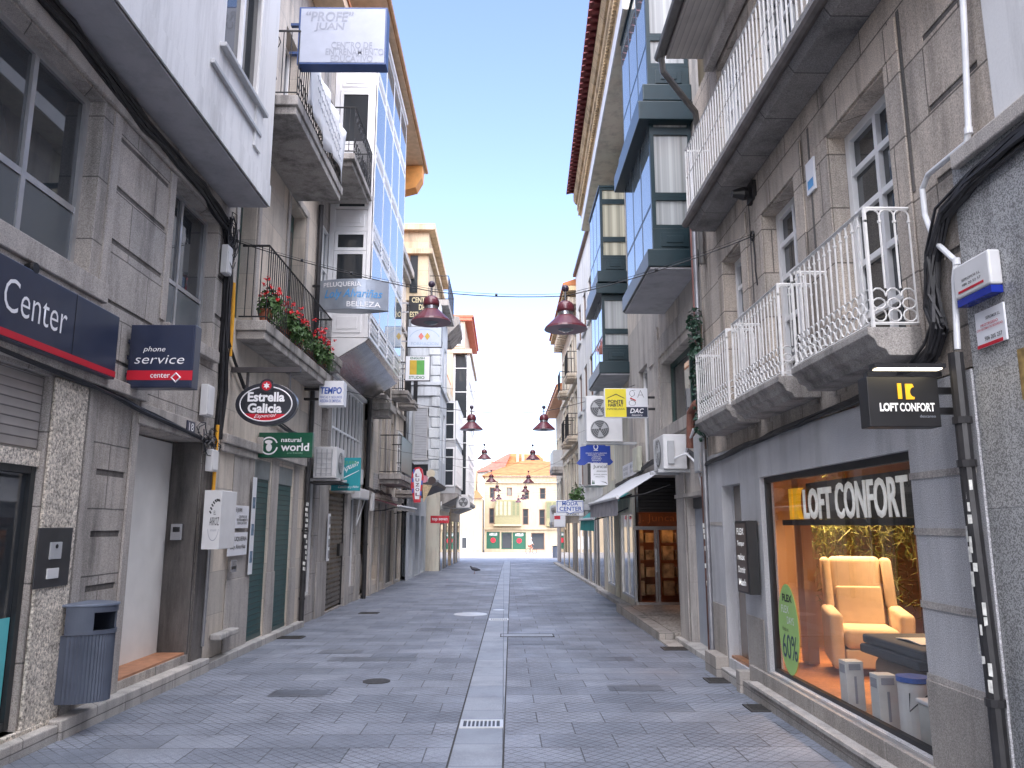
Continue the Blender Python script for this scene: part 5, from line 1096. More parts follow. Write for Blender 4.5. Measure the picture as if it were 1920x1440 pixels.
m = MB(); m.prism([(cx + rx * .82 * math.cos(R(a)), EY - .001, cz + rz * .78 * math.sin(R(a))) for a in range(215, 326, 6)], (0, -.004, 0)); m.build('red_band', RED, t)
m = MB(); m.prism([(cx + .10 * math.cos(R(a)), EY - .002, cz + rz * .84 + .10 * math.sin(R(a))) for a in range(0, 360, 18)], (0, -.012, 0)); m.build('roundel', DKB, t)
m = MB(); m.prism([(cx + .068 * math.cos(R(a)), EY - .015, cz + rz * .84 + .068 * math.sin(R(a))) for a in range(0, 360, 18)], (0, -.004, 0)); m.build('roundel_face', RED, t)
m = MB(); m.prism([(cx + (.05 if k % 2 == 0 else .024) * math.cos(R(90 + k * 30)), EY - .0195, cz + rz * .84 + (.05 if k % 2 == 0 else .024) * math.sin(R(90 + k * 30))) for k in range(12)], (0, -.003, 0)); m.build('star', LETW, t)
text('Estrella', LETW, t, (cx - rx * .60, EY - .004, cz + rz * .10), (1, 0, 0), (0, 0, 1), rx * 1.2, rz * .45, bold=.035)
text('Galicia', LETW, t, (cx - rx * .58, EY - .004, cz - rz * .42), (1, 0, 0), (0, 0, 1), rx * 1.1, rz * .45, bold=.035)
text('Especial', LETW, t, (cx - rx * .36, EY - .008, cz - rz * .70), (1, 0, .06), (0, 0, 1), rx * .72, rz * .2, bold=.0, shear=.4)
m = MB(); b = onY(436, 690, EY), onY(562, 700, EY); m.box(-3.84, b[1][0], EY + .03, EY + .09, b[0][1] - .05, b[0][1] + .02); m.box(-3.84, b[1][0], EY + .0, EY + .029, b[0][1] - .055, b[0][1] - .045)
m.box(cx + .28, cx + .31, EY + .04, EY + .08, cz + rz * .7, b[0][1] - .051); m.box(cx - .31, cx - .28, EY + .04, EY + .08, cz + rz * .7, b[0][1] - .051); m.build('bracket', plain('brown_steel', (.055, .05, .052), .5, .3), t)
# natural world
t, T, Bx, Pg = blade('shop_sign', 'dark green sign with white footprint emblem below the oval beer sign', 12.15, yr(12.15, 483, 858, 587, 811), GREENS, depth=.10, wallx=-3.85, fr=.004)
T('natural', LETW, .42, .79, .62, .80, bold=.012); T('world', LETW, .42, .94, .26, .58, bold=.02); T('eco friendly', plain('pale_green_letters', (.3, .55, .4), .4), .54, .83, .13, .22, bold=-.005)
for a0 in (20, 200): Pg(LETW, arc(.20, .47, .165, .36, a0, a0 + 150, .16), 'emblem')
Pg(LETW, circ(.20, .40, .055, .16, 14), 'emblem', .004); Pg(LETW, circ(.19, .62, .07, .08, 14), 'emblem', .004)
# faded Profe Juan box
t, T, Bx, Pg = blade('school_sign', 'pale box sign in a blue frame with faded lettering, highest on the left', 10.45, yr(10.45, 556, 120, 727, 14), plain('pale_blue_sign', (.36, .39, .46), .4, 0, .05), depth=.22, frame=BLUEF, fr=.03, wallx=-3.2, arms=(.25, .75), arm_mat=BLUEF)
T('“PROFE”', LETG, .08, .62, .74, .92, bold=.02, shear=.12); T('JUAN', LETG, .18, .52, .56, .72, bold=.02, shear=.08); T('CENTRO DE', LETG, .38, .84, .27, .385, bold=.01); T('ENTRENAMIENTO', LETG, .32, .97, .155, .27, bold=.01); T('EDUCATIVO', LETG, .38, .85, .04, .15, bold=.01)
# curved hairdresser sign
PY_ = 15.0; r_ = yr(PY_, 598, 583, 729, 527); t = thing('hairdresser_sign', 'grey metal lens shaped hairdresser sign reading PELUQUERIA and BELLEZA', 'sign', ((r_[0] + r_[1]) / 2, PY_, r_[2]))
xm, hw = (r_[0] + r_[1]) / 2, (r_[1] - r_[0]) / 2
def bulge(x): return PY_ - .16 * (1 - ((x - xm) / hw) ** 2)
m = MB(); xs = [r_[0] + (r_[1] - r_[0]) * i / 16 for i in range(17)]; m.prism([(x, bulge(x), r_[2]) for x in xs] + [(x, 2 * PY_ - bulge(x) + .06, r_[2]) for x in xs[::-1]], (0, 0, r_[3] - r_[2])); m.build('sign_box', SILV, t, bevel=.008)
cv = lambda q: Vector((q.x, bulge(q.x) - .004 + (q.y - PY_), q.z))
H_ = r_[3] - r_[2]; W_w = r_[1] - r_[0]
for s, mt, u0, u1, v0, v1, kw in (('PELUQUERIA', LETW, .06, .62, .72, .90, {}), ('Loly Alvariñas', LETLB, .08, .92, .30, .66, dict(shear=.3)), ('BELLEZA', LETW, .42, .90, .08, .25, {})):
    text(s, mt, t, (r_[0] + W_w * u0, PY_, r_[2] + H_ * v0), (1, 0, 0), (0, 0, 1), W_w * (u1 - u0), H_ * (v1 - v0), bold=.012, curve=cv, **kw)
m = MB(); m.box(-3.84, r_[0] + .05, PY_, PY_ + .05, r_[3] - .12, r_[3] - .08); m.build('bracket', IRONB, t)
# El Arroz box
AY = 9.75; t, T, Bx, Pg = blade('restaurant_sign', 'white box sign of the rice restaurant with black wheat ear beside door 18', AY, yr(AY, 377, 1030, 417, 919), BOXW, depth=.55, fr=.0)
T('EL', LETB, .60, .72, .58, .65, bold=0); T('ARROZ', LETB, .38, .93, .40, .54, bold=.004); T('RESTAURANTE', LETG, .46, .82, .30, .335, bold=0)
Pg(LETG, arc(.62, .38, .32, .24, 190, 350, .05), 'emblem'); 
for i in range(7):
    a = R(165 - i * 14); u, v = .78 + .42 * math.cos(a), .56 + .28 * math.sin(a); Pg(LETB, circ(u, v, .045, .017, 8), 'emblem'); Pg(LETB, circ(u + .05, v - .02, .04, .015, 8), 'emblem')
# plates on the pier of the balcony house
def plate(name, label, F_, y0, y1, z0, z1, w, mat, lines, cat='plate', d=.012):
    t = thing(name, label, cat, F_.p(w, (y0 + y1) / 2, z0)); m = MB(); F_.box(m, w, w + d, y0, y1, z0, z1); m.build('plate', mat, t, bevel=.002)
    for s, mt, u0, u1, v0, v1 in lines: F_.text(s, mt, t, y0 + (y1 - y0) * u0, y0 + (y1 - y0) * u1, z0 + (z1 - z0) * v0, z0 + (z1 - z0) * v1, w + d + .001, bold=.01)
    return t
plate('wall_plate', 'upper white wall plate of the school, behind the rice restaurant sign', fb, 10.95, 11.75, 1.66, 1.98, .052, SIGNW, (('PROFE JUAN', LETB, .06, .6, .66, .9), ('CENTRO DE', LETB, .45, .9, .45, .56), ('ENTRENAMIENTO', LETB, .35, .95, .31, .42), ('EDUCATIVO', LETB, .4, .9, .17, .28)))
plate('wall_plate', 'lower white wall plate of the hairdresser, behind the rice restaurant sign', fb, 10.95, 11.75, 1.28, 1.60, .052, SIGNW, (('PELUQUERIA', LETB, .05, .95, .60, .82), ('Loly Alvariñas', LETB, .1, .9, .24, .48)))
plate('house_number', 'small dark house number 18 plate over the doorway', fa, 9.28, 9.52, 2.80, 2.94, .052, NAVY, (('18', LETW, .2, .8, .15, .85),), 'number plate')
# banner with lettering strip by the shutter
t = thing('poster_strip', 'tall narrow white poster strip beside the first green shutter', 'poster', (-3.8, 12.02, 1.1)); m = MB(); fb.box(m, .056, .062, 11.88, 12.06, .98, 2.42); m.build('poster', SIGNW, t)
m = MB()
for z in (1.15, 1.55, 1.95): fb.box(m, .0625, .064, 11.91, 12.03, z, z + .17)
m.build('print', plain('print_blue', (.12, .2, .3), .5, 0, .5, 20), t)
# TEMPO sign
TY = 14.7; t, T, Bx, Pg = blade('office_sign', 'white business office sign with blue letters under the flower balcony', TY, yr(TY, 597, 760, 645, 714), SIGNW, depth=.3, wallx=-3.85, fr=.004)
T('TEMPO', LETBL, .06, .93, .46, .74, bold=.03, shear=.1); T('ASESORIA DE EMPRESAS', LETBL, .05, .9, .12, .24, bold=.005); T('FINCAS Y SEGUROS', LETBL, .05, .95, .28, .38, bold=.0)
# turquoise barber sign
JY = 16.2; t, T, Bx, Pg = blade('barber_sign', 'turquoise hairdresser sign with slanted white script', JY, yr(JY, 620, 920, 677, 858), TEALS, depth=.05, wallx=-3.85, fr=.003)
T('PELUQUERIA', plain('olive_letters', (.12, .35, .12), .4), .12, .9, .78, .90, bold=.005); text('Joaquin', LETW, t, (yr(JY, 625, 880, 675, 862)[0], JY - .005, onY(625, 896, JY)[1]), (1, 0, .42), (0, 0, 1), .52, .16, bold=.0, shear=.5); T('Caballero y Niño', LETW, .25, .95, .06, .15, bold=.0, shear=.3); Pg(LETW, [(.2, .30), (.22, .27), (.95, .60), (.95, .615)], 'underline')
t = thing('fascia_sign', 'worn pale fascia sign over the rolling grille', 'sign', (-3.8, 18.3, 2.5)); m = MB(); fc.box(m, .03, .16, 17.2, 19.4, 2.46, 2.82); m.build('sign_box', plain('dirty_white_sign', (.5, .47, .43), .5, 0, .3, 3), t); fc.text('PELUQUERIA JOAQUIN', LETB, t, 17.4, 19.3, 2.54, 2.74, .162, bold=.005)
# signs farther up the street on the left
CY_ = 24.0; t, T, Bx, Pg = blade('study_centre_sign', 'black study centre sign with cream letters behind the nearest left lamp', CY_, yr(CY_, 766, 597, 812, 555), BLACK, depth=.1, wallx=-3.7, fr=.004, arm_mat=ALU); T('CENTRO', GOLD, .12, .95, .70, .94, bold=.02); T('DE', GOLD, .42, .66, .38, .62, bold=.02); T('ESTUDIOS', GOLD, .05, .97, .06, .30, bold=.02)
t, T, Bx, Pg = blade('diamond_sign', 'pale blue sign with a red and an ochre diamond', CY_, yr(CY_, 763, 651, 829, 612), plain('pale_sky_sign', (.55, .62, .72), .4, 0, .04), depth=.1, frame=IRONB, fr=.015, wallx=-3.7, arm_mat=ALU)
for u, mt in ((.40, plain('salmon', (.62, .18, .15), .4)), (.58, plain('ochre', (.58, .38, .04), .4))): Pg(mt, [(u - .08, .52), (u, .34), (u + .08, .52), (u, .70)], 'diamond')
Pg(plain('sky_arc', (.36, .48, .62), .4), arc(.5, .3, .46, .58, 20, 160, .05), 'arc'); T('FORMACION', MATS['sky_arc'], .12, .9, .10, .24, bold=.0)
t, T, Bx, Pg = blade('language_sign', 'white square language school sign with ochre and green halves', 22.6, yr(22.6, 759, 714, 807, 667), SIGNW, depth=.12, frame=IRONB, fr=.015, wallx=-3.7, arm_mat=ALU)
Bx(plain('mustard', (.55, .36, .02), .4), .18, .46, .24, .82, 'ochre_half'); Bx(plain('leaf_green', (.09, .36, .06), .4), .46, .77, .24, .82, 'green_half'); T('ENGLISH', plain('green_letters', (.04, .16, .06), .4), .20, .77, .855, .95, bold=.02); T('STUDIO', MATS['green_letters'], .16, .78, .07, .19, bold=.02)
# ice cream signs
t = thing('ice_cream_sign', 'red and blue bordered ice cream parlour sign with dark lettering running down it', 'sign', (-2.9, 24.6, 2.3)); KY = 24.6
def pq(px, py, Y=KY): q = onY(px, py, Y); return (q[0], Y, q[1])
m = MB(); m.prism([pq(772, 888), pq(778, 877), pq(786, 875), pq(792, 880), pq(794, 892), pq(788, 942), pq(776, 942), pq(770, 912)], (0, .1, 0)); m.build('sign_box', RED, t)
m = MB(); m.prism([Vector(pq(*a)) + Vector((0, -.003, 0)) for a in ((775, 890), (780, 880), (786, 879), (791, 890), (786, 936), (778, 936))], (0, -.004, 0)); m.build('sign_face', SIGNW, t)
m = MB()
for px, py in ((774, 900), (774, 920), (791, 905), (789, 925), (776, 884)):
    a = pq(px, py); m.box(a[0] - .025, a[0] + .025, KY - .006, KY - .001, a[2] - .07, a[2] + .07)
m.build('blue_stripe', LETBL, t)
for i, ch in enumerate('LOZUL'): a = pq(779, 930 - i * 9); text(ch, plain('plum_letters', (.10, .01, .05), .4) if 'plum_letters' not in MATS else MATS['plum_letters'], t, (a[0], KY - .008, a[2]), (1, 0, 0), (0, 0, 1), .12, .10, bold=.02)
t = thing('cone_sign', 'flat sign shaped as an ice cream cone with three round scoops', 'sign', (-2.6, 24.9, 2.2)); KY = 24.9
m = MB(); m.prism([pq(791, 908, KY), pq(810, 910, KY), pq(794, 942, KY)], (0, .06, 0)); m.build('cone', plain('waffle', (.50, .40, .24), .6, 0, .3, 20), t)
for px, py, r, mt, k in ((795, 898, 7, plain('pink_scoop', (.62, .26, .33), .5), 0), (808, 888, 8, plain('cream_scoop', (.6, .55, .42), .5), 1), (810, 901, 7.5, plain('chocolate_scoop', (.045, .03, .028), .5), 2)):
    a = pq(px, py, KY); rr = r * KY / 1480; m = MB(); m.lathe([(.001, 0), (rr, 0), (rr, .05), (.001, .05)], (a[0], KY - .02 * k, a[2]), 16, 'y'); m.build('scoop', mt, t)
t, T, Bx, Pg = blade('red_shop_sign', 'small red shop sign with white letters at the left end of the street', 31, yr(31, 807, 981, 842, 967), RED, depth=.1, fr=.002); T('top seven', LETW, .08, .92, .25, .75, bold=.02)
# ---------------- right side signs
SY_ = 4.55
t = thing('shop_sign', 'black projecting sign with orange mark and lit bar above it', 'sign', (2.5, SY_, 2.3)); r_ = yr(SY_, 1632, 800, 1757, 706)
m = MB(); m.box(r_[0], r_[1], SY_, SY_ + .12, r_[2], r_[3]); m.build('sign_box', BLACK, t, bevel=.004)
for z in (r_[2] + .08, r_[3] - .1): m = MB(); m.box(r_[1], 2.72, SY_ + .03, SY_ + .06, z, z + .04); m.build('bracket', BLACK, t)
def st(s, mat, u0, u1, v0, v1, **k): return text(s, mat, t, (r_[0] + (r_[1] - r_[0]) * u0, SY_ - .002, r_[2] + (r_[3] - r_[2]) * v0), (1, 0, 0), (0, 0, 1), (r_[1] - r_[0]) * (u1 - u0), (r_[3] - r_[2]) * (v1 - v0), **k)
st('LOFT', LW, .15, .41, .30, .47, bold=.045); st('CONFORT', LW, .43, .92, .30, .47, bold=.025); st('descanso', LETG, .70, .92, .18, .235, bold=.0)
u0 = r_[0] + (r_[1] - r_[0]) * .42; W1 = (r_[1] - r_[0]); H1 = r_[3] - r_[2]
m = MB(); m.box(u0, u0 + W1 * .055, SY_ - .006, SY_ - .001, r_[2] + H1 * .55, r_[2] + H1 * .86)
u1 = u0 + W1 * .11; m.prism([(u1, SY_ - .001, r_[2] + H1 * .54), (u1 + W1 * .115, SY_ - .001, r_[2] + H1 * .54)] + [(u1 + W1 * .12 - W1 * .06 * math.sin(R(a)), SY_ - .001, r_[2] + H1 * .685 - H1 * .10 * math.cos(R(a))) for a in range(0, 181, 20)] + [(u1 + W1 * .1, SY_ - .001, r_[2] + H1 * .85), (u1, SY_ - .001, r_[2] + H1 * .85)], (0, -.005, 0)); m.build('logo_mark', LO, t)
m = MB()
lz = r_[3] + .03; m.box(2.16, 2.58, SY_ - .12, SY_ - .05, lz, lz + .025); m.box(2.24, 2.70, SY_ + .14, SY_ + .2, lz, lz + .03); m.box(2.42, 2.45, SY_ - .05, SY_ + .14, lz + .001, lz + .02); m.build('lamp_bar', BLACK, t)
m = MB(); m.box(2.18, 2.56, SY_ - .115, SY_ - .055, lz - .006, lz - .001); m.build('lit_strip', plain('warm_strip', (.9, .85, .7), .4, emit=(1, .86, .6), es=2.2), t)
# price list beside the shop door
t = thing('brand_board', 'narrow dark board of white brand names between the shop door and the window', 'sign', (2.66, 8.7, 1.0)); m = MB(); f0.box(m, .018, .13, 8.42, 8.86, .98, 1.75); m.build('board', BLACK, t, bevel=.004)
m = MB(); f0.box(m, .131, .134, 8.47, 8.82, 1.0, 1.72); m.build('board_face', plain('brown_board_face', (.07, .05, .045), .35), t)
for i, s in enumerate(('FLEX', 'Tempur', 'relax', 'Dormir', 'Mash')): f0.text(s, LW, t, 8.52, 8.77, 1.60 - i * .135, 1.67 - i * .135, .136, bold=.02)
# alarm and plate on the speckled granite
t = thing('alarm_box', 'white burglar alarm box with blue light strip on the speckled wall', 'alarm', (2.74, 4.24, 2.98)); a0, a1, az0, az1 = 4.06, 4.40, 3.0, 3.20
m = MB(); fq.box(m, .003, .075, a0, a1, az0, az1); m.build('alarm_case', BOXW, t, bevel=.012); m = MB(); fq.box(m, .004, .07, a0 + .01, a1 - .01, az0 - .045, az0 - .002); m.build('blue_lens', plain('blue_lens', (.01, .03, .30), .2), t)
fq.text('SEPROMOR S.L.', LETB, t, 4.14, 4.32, 3.09, 3.105, .0755, bold=.0, depth=.001); fq.text('986 20 52 57', LETB, t, 4.14, 4.32, 3.06, 3.075, .0755, bold=.0, depth=.001); m = MB(); fq.box(m, .0755, .077, 4.12, 4.36, 3.028, 3.042); m.build('red_line', RED, t)
t = plate('alarm_plate', 'white security notice plate with red footer below the alarm box', fq, 4.07, 4.33, 2.69, 2.90, .004, SIGNW, (('SEPROMOR S.L.', LETB, .1, .6, .72, .80), ('PROTEGIDO', RED, .2, .8, .56, .63), ('CON SISTEMAS DE SEGURIDAD', RED, .05, .95, .46, .52), ('986 205 257', LETB, .1, .7, .16, .27)))
m = MB(); fq.box(m, .0162, .018, 4.10, 4.33, 2.69, 2.71); m.build('red_footer', RED, t)
m = MB(); 
t = thing('wall_notice', 'small white framed notice high between the first two french windows', 'notice', (2.74, 6.52, 4.6)); m = MB(); fs.box(m, .003, .02, 6.40, 6.58, 4.62, 4.92); m.build('notice', SIGNW, t); m = MB(); fs.box(m, .0205, .022, 6.43, 6.55, 4.66, 4.74); m.build('print', LETLB, t)
# estate agent sign
t, T, Bx, Pg = blade('estate_agent_sign', 'estate agent sign, one half yellow, the other white over navy', 14.4, yr(14.4, 1134, 783, 1214, 728), SIGNW, depth=.10, frame=SIGNW, fr=.006, wallx=2.85)
Bx(YELS, .015, .50, .02, .98, 'yellow_half'); Bx(NAVY, .50, .985, .02, .36, 'navy_panel'); T('PONTE', LETB, .08, .43, .49, .60, bold=.03, depth=.006); T('HABITAT', LETB, .08, .43, .37, .48, bold=.03, depth=.006); T('INMOBILIARIA', LETB, .06, .46, .26, .32, bold=.0, depth=.006); T('DAC', LETW, .58, .90, .15, .31, bold=.02, shear=.25, depth=.006); T('Gestoria', LETW, .62, .86, .055, .12, bold=.0, shear=.2, depth=.006)
Pg(LETB, [(.05, .64), (.27, .78), (.46, .64), (.46, .66), (.27, .81), (.05, .66)], 'roof_mark', .006); T('g', LETB, .56, .72, .40, .93, bold=-.03); T('A', LETB, .76, .91, .68, .93, bold=-.03); Pg(RED, [(.58, .65), (.72, .56), (.72, .60), (.6, .68)], 'red_swash', .006)
# blue crest sign and grocery sign
BYY = 18.6; t = thing('crest_sign', 'royal blue scalloped sign with white crest and small white lines', 'sign', (2.3, BYY, 2.6))
q = [onY(px, py, BYY) for px, py in ((1081, 868), (1088, 860), (1088, 838), (1098, 836), (1106, 830), (1128, 830), (1136, 836), (1144, 836), (1145, 860), (1150, 866), (1144, 872), (1086, 872))]
m = MB(); m.prism([(a, BYY, b) for a, b in q], (0, .06, 0)); m.build('sign_box', BLUES, t)
def ltxt(t, Y, s, mat, px0, py0, px1, py1, **k): r = yr(Y, px0, py0, px1, py1); return text(s, mat, t, (r[0], Y - .002, r[2]), (1, 0, 0), (0, 0, 1), r[1] - r[0], r[3] - r[2], **k)
for i, (s, a, b) in enumerate((('COLEGIO DE PROCURADORES', 1098, 1138), ('ASESORIA FISCAL', 1102, 1134), ('LABORAL', 1110, 1127), ('CONTABLE', 1109, 1128), ('SEGUROS', 1110, 1126))): ltxt(t, BYY, s, LETW, a, 851 + i * 3.4, b, 848.6 + i * 3.4, bold=.0)
ltxt(t, BYY, '986 852 641', LETW, 1102, 870, 1130, 867, bold=.01); m = MB(); a = onY(1117, 838, BYY); m.tube([(a[0] + .05 * math.cos(k * math.pi / 4), BYY - .004, a[1] + .06 * math.sin(k * math.pi / 4)) for k in range(8)], .012, 4, closed=True); m.box(a[0] - .05, a[0] + .05, BYY - .008, BYY - .001, a[1] - .09, a[1] - .07); m.build('crest', LETW, t)
JY2 = 17.2; t, T, Bx, Pg = blade('grocery_sign', 'grey white grocery box sign with black edge below the blue sign', JY2, yr(JY2, 1102, 910, 1139, 868), SIGNW, depth=.9, frame=plain('sign_side', (.55, .52, .48), .5), fr=.006)
Bx(BLACK, .0, .16, .02, .98, 'black_edge'); T('Juncal', LETB, .28, .97, .72, .92, bold=.0); T('alimentación', LETB, .45, .95, .60, .67, bold=.0); T('Jamones, quesos', LETB, .3, .95, .44, .52, bold=.0); T('vinos y licores', LETB, .38, .85, .34, .42, bold=.0); Pg(GREENS, [(.2, .06), (.24, .26), (.27, .08), (.31, .24), (.35, .06)], 'bottle_mark'); Pg(BLACK, [(.6, .2), (.9, .14), (.98, .05), (.85, .12)], 'swash')
MY = 22.5; t = thing('clothes_shop_sign', 'white clothes shop sign with rounded blue border and blue letters', 'sign', (2.1, MY, 1.9)); r = yr(MY, 1043, 967, 1094, 938)
m = MB(); m.box(r[0], r[1], MY, MY + .1, r[2], r[3]); m.build('sign_box', SIGNW, t, bevel=.01)
m = MB(); a = yr(MY, 1045, 960, 1093, 940); m.tube([(a[0], MY - .004, a[2]), (a[0], MY - .004, a[3]), ((a[0] * 2 + a[1]) / 3, MY - .004, a[3]), ((a[0] + a[1]) / 2, MY - .004, a[3] + .05), ((a[0] + 2 * a[1]) / 3, MY - .004, a[3]), (a[1], MY - .004, a[3]), (a[1], MY - .004, a[2]), ((a[0] + 2 * a[1]) / 3, MY - .004, a[2]), ((a[0] + a[1]) / 2, MY - .004, a[2] - .05), ((a[0] * 2 + a[1]) / 3, MY - .004, a[2])], .01, 4, closed=True); m.build('border', LETBL, t)
ltxt(t, MY, 'MODA', LETBL, 1054, 948, 1084, 940.5, bold=.02); ltxt(t, MY, 'CENTER', LETBL, 1049, 958, 1091, 950, bold=.02); ltxt(t, MY, 'SUNSET', LETB, 1062, 966, 1086, 962, bold=.01)
t, T, Bx, Pg = blade('hanging_sign', 'pale sign with a red block hanging past the clothes shop sign', 26.5, yr(26.5, 1039, 988, 1060, 962), SIGNW, depth=.1); Bx(RED, .02, .55, .55, .8, 'red_block')
# oval discount sticker on the shop glass
t = thing('discount_sticker', 'tall green oval discount sticker reading 60% on the shop glass', 'sticker', (2.80, 8.0, .3)); oy, oz, ory, orz = 7.90, .70, .27, .43
m = MB(); m.prism([f0.p(-.070, oy + ory * math.cos(R(a)), oz + orz * math.sin(R(a))) for a in range(0, 360, 10)], (-.003, 0, 0)); m.build('sticker', plain('light_green_sticker', (.34, .56, .17), .45, 0, .03), t)
NVL = plain('navy_letters', (.02, .05, .09), .4)
for s, mt, y0, y1, z0, z1, bo in (('FLEX', LETB, 7.76, 8.02, .96, 1.03, .03), ('FLEX', LETW, 7.86, 8.06, .85, .92, .0), ('DAYS', LETW, 7.74, 7.92, .75, .82, .0), ('Hasta un', LETB, 7.90, 8.06, .675, .715, .0), ('60%', NVL, 7.69, 8.08, .42, .65, .0)): f0.text(s, mt, t, y0, y1, z0, z1, -.065, bold=bo, depth=.001)

# ================================================================== LAMPS AND WIRES
def lamp(x, y, zr, label, sc=1.):
    t = thing('street_lamp', label, 'lamp', (x, y, zr), 'bell lamps hung over the street')
    k = .255 * sc
    m = MB(); m.lathe([(k, 0), (k * .96, k * .10), (k * .42, k * .62), (k * .40, k * .64)], (x, y, zr), 28); m.build('lamp_shade', MAROON, t, smooth=False)
    m = MB(); m.lathe([(k * .985, .004), (k * .40, k * .55), (.001, k * .58)], (x, y, zr), 28); m.build('reflector', LAMPIN, t)
    m = MB(); m.lathe([(k * .46, k * .28), (k * .44, k * .10), (k * .34, -k * .02), (k * .18, -k * .09), (.001, -k * .11)], (x, y, zr), 20); m.build('diffuser', glass_dark('lamp_glass', (.16, .18, .20), rough=.08) if 'lamp_glass' not in MATS else MATS['lamp_glass'], t, smooth=True)
    m = MB(); m.lathe([(k * .35, k * .62), (k * .35, k * .84)], (x, y, zr), 20); m.build('collar', CHROME, t)
    m = MB(); m.lathe([(k * .40, k * .83), (k * .41, k * .95), (k * .39, k * 1.1), (k * .33, k * 1.24), (k * .2, k * 1.34), (.001, k * 1.38)], (x, y, zr), 22); m.build('dome', MAROON, t, smooth=True)
    m = MB(); m.lathe([(k * .05, k * 1.36), (k * .05, k * 1.86)], (x, y, zr), 8); m.build('stem', CHROME, t)
    m = MB(); m.lathe([(.001, k * 1.80)] + [(k * .17 * math.sin(R(a)), k * 1.97 - k * .17 * math.cos(R(a))) for a in range(20, 180, 20)] + [(.001, k * 2.14)], (x, y, zr), 16); m.build('ball_finial', plain('plum_ball', (.05, .035, .06), .35) if 'plum_ball' not in MATS else MATS['plum_ball'], t, smooth=True)
    return t
def atY(px, py, Y): q = onY(px, py, Y); return q[0], Y, q[1]
rows = [((808, 605, 9.48, 'left maroon bell lamp of the nearest pair, against the black study sign'), (1061, 618, 8.88, 'right maroon bell lamp of the nearest pair, against the sky')),
        ((884, 806, 17, 'left maroon bell lamp of the second pair'), (1020, 806, 17, 'right maroon bell lamp of the second pair')),
        ((908, 861, 26.5, 'left bell lamp of the third pair, over the distant red roof'), (999, 862, 26.5, 'right bell lamp of the third pair, over the distant orange roof')),
        ((921, 904, 34, 'left bell lamp of the fourth pair'), (991, 905.5, 34, 'right bell lamp of the fourth pair')),
        ((932, 921, 43, 'left bell lamp of the fifth pair'), (985, 922.5, 43, 'right bell lamp of the fifth pair')),
        ((935, 936.5, 52, 'left bell lamp of the sixth pair'), (981, 936.5, 52, 'right bell lamp of the sixth pair')),
        ((925, 940, 60, 'left bell lamp of the farthest small pair'), (972, 942, 60, 'right bell lamp of the farthest small pair'))]
ends = [((-3.84, 10.5, 5.66), (2.74, 8.1, 4.83)), ((-3.74, 17.6, 4.75), (2.84, 16.6, 4.7)), ((-3.7, 26.5, 4.9), (2.99, 26.5, 5.0)), ((-3.5, 34, 4.6), (3.1, 34, 4.8)), ((-3.0, 43, 4.2), (3.5, 43, 4.3)), ((-2.9, 52, 4.0), (3.5, 52, 4.0)), ((-2.8, 51.9, 3.9), (3.5, 52.9, 3.9))]
def sag(a, b, s, n=12): a, b = Vector(a), Vector(b); return [a.lerp(b, i / n) + Vector((0, 0, -s * 4 * (i / n) * (1 - i / n))) for i in range(n + 1)]
for i, (l, r) in enumerate(rows):
    (A1, B1) = ends[i]; sc = 1. if i < 2 else .98
    zs = []; 
    for (px, py, Y, lab) in (l, r):
        q = atY(px, py, Y); lamp(q[0], Y, q[2], lab, sc); zs.append(Vector((q[0], Y, q[2] + .255 * sc * 1.6)))
    nm = ('nearest', 'second', 'third', 'fourth', 'fifth', 'sixth', 'farthest')[i]
    t = MB(); pts = sag(A1, zs[0], .05, 8) + sag(zs[0], zs[1], .035, 6)[1:] + sag(zs[1], B1, .05, 8)[1:]
    t.tube(pts, .0065 if i < 2 else .005, 5)
    if i < 1:
        p2 = [p + Vector((0, 0, .03)) for p in pts]; t.tube(p2, .003, 4)
        for p in (pts[3], pts[5], pts[11], pts[18]): t.tube([p + Vector((-.015, 0, .015)), p + Vector((.015, 0, .015))], .022, 5)
    tag(t.build('span_wire', CABLE, weld=False), 'thin black wire carrying the %s pair of bell lamps across the street' % nm, 'wire', 'wires across the street')
# extra plain wires
for a, b, lab in (((-3.74, 20.5, 5.7), (2.9, 22, 5.3), 'thin wire slanting from the gallery house past the language sign'), ((-3.6, 22.5, 3.9), (2.95, 24, 3.6), 'thin low wire crossing in front of the distant plaza')):
    tag(MB().tube(sag(a, b, .2, 14), .005, 4).build('span_wire', CABLE), lab, 'wire', 'wires across the street')
t = thing('wall_anchor', 'iron ring and chain anchor between two french windows holding the lamp wire', 'anchor', (2.72, 8.1, 4.83))
m = MB(); m.tube([fs.p(.03, 8.1 + .05 * math.cos(a * math.pi / 4), 4.83 + .05 * math.sin(a * math.pi / 4)) for a in range(8)], .012, 5, closed=True); m.build('ring', IRONB, t)
m = MB(); m.tube([fs.p(.02, 8.1, 4.78), fs.p(.02, 8.08, 4.6), fs.p(.03, 8.06, 4.42), fs.p(.02, 8.05, 4.25)], .009, 5); m.build('chain', IRONB, t)

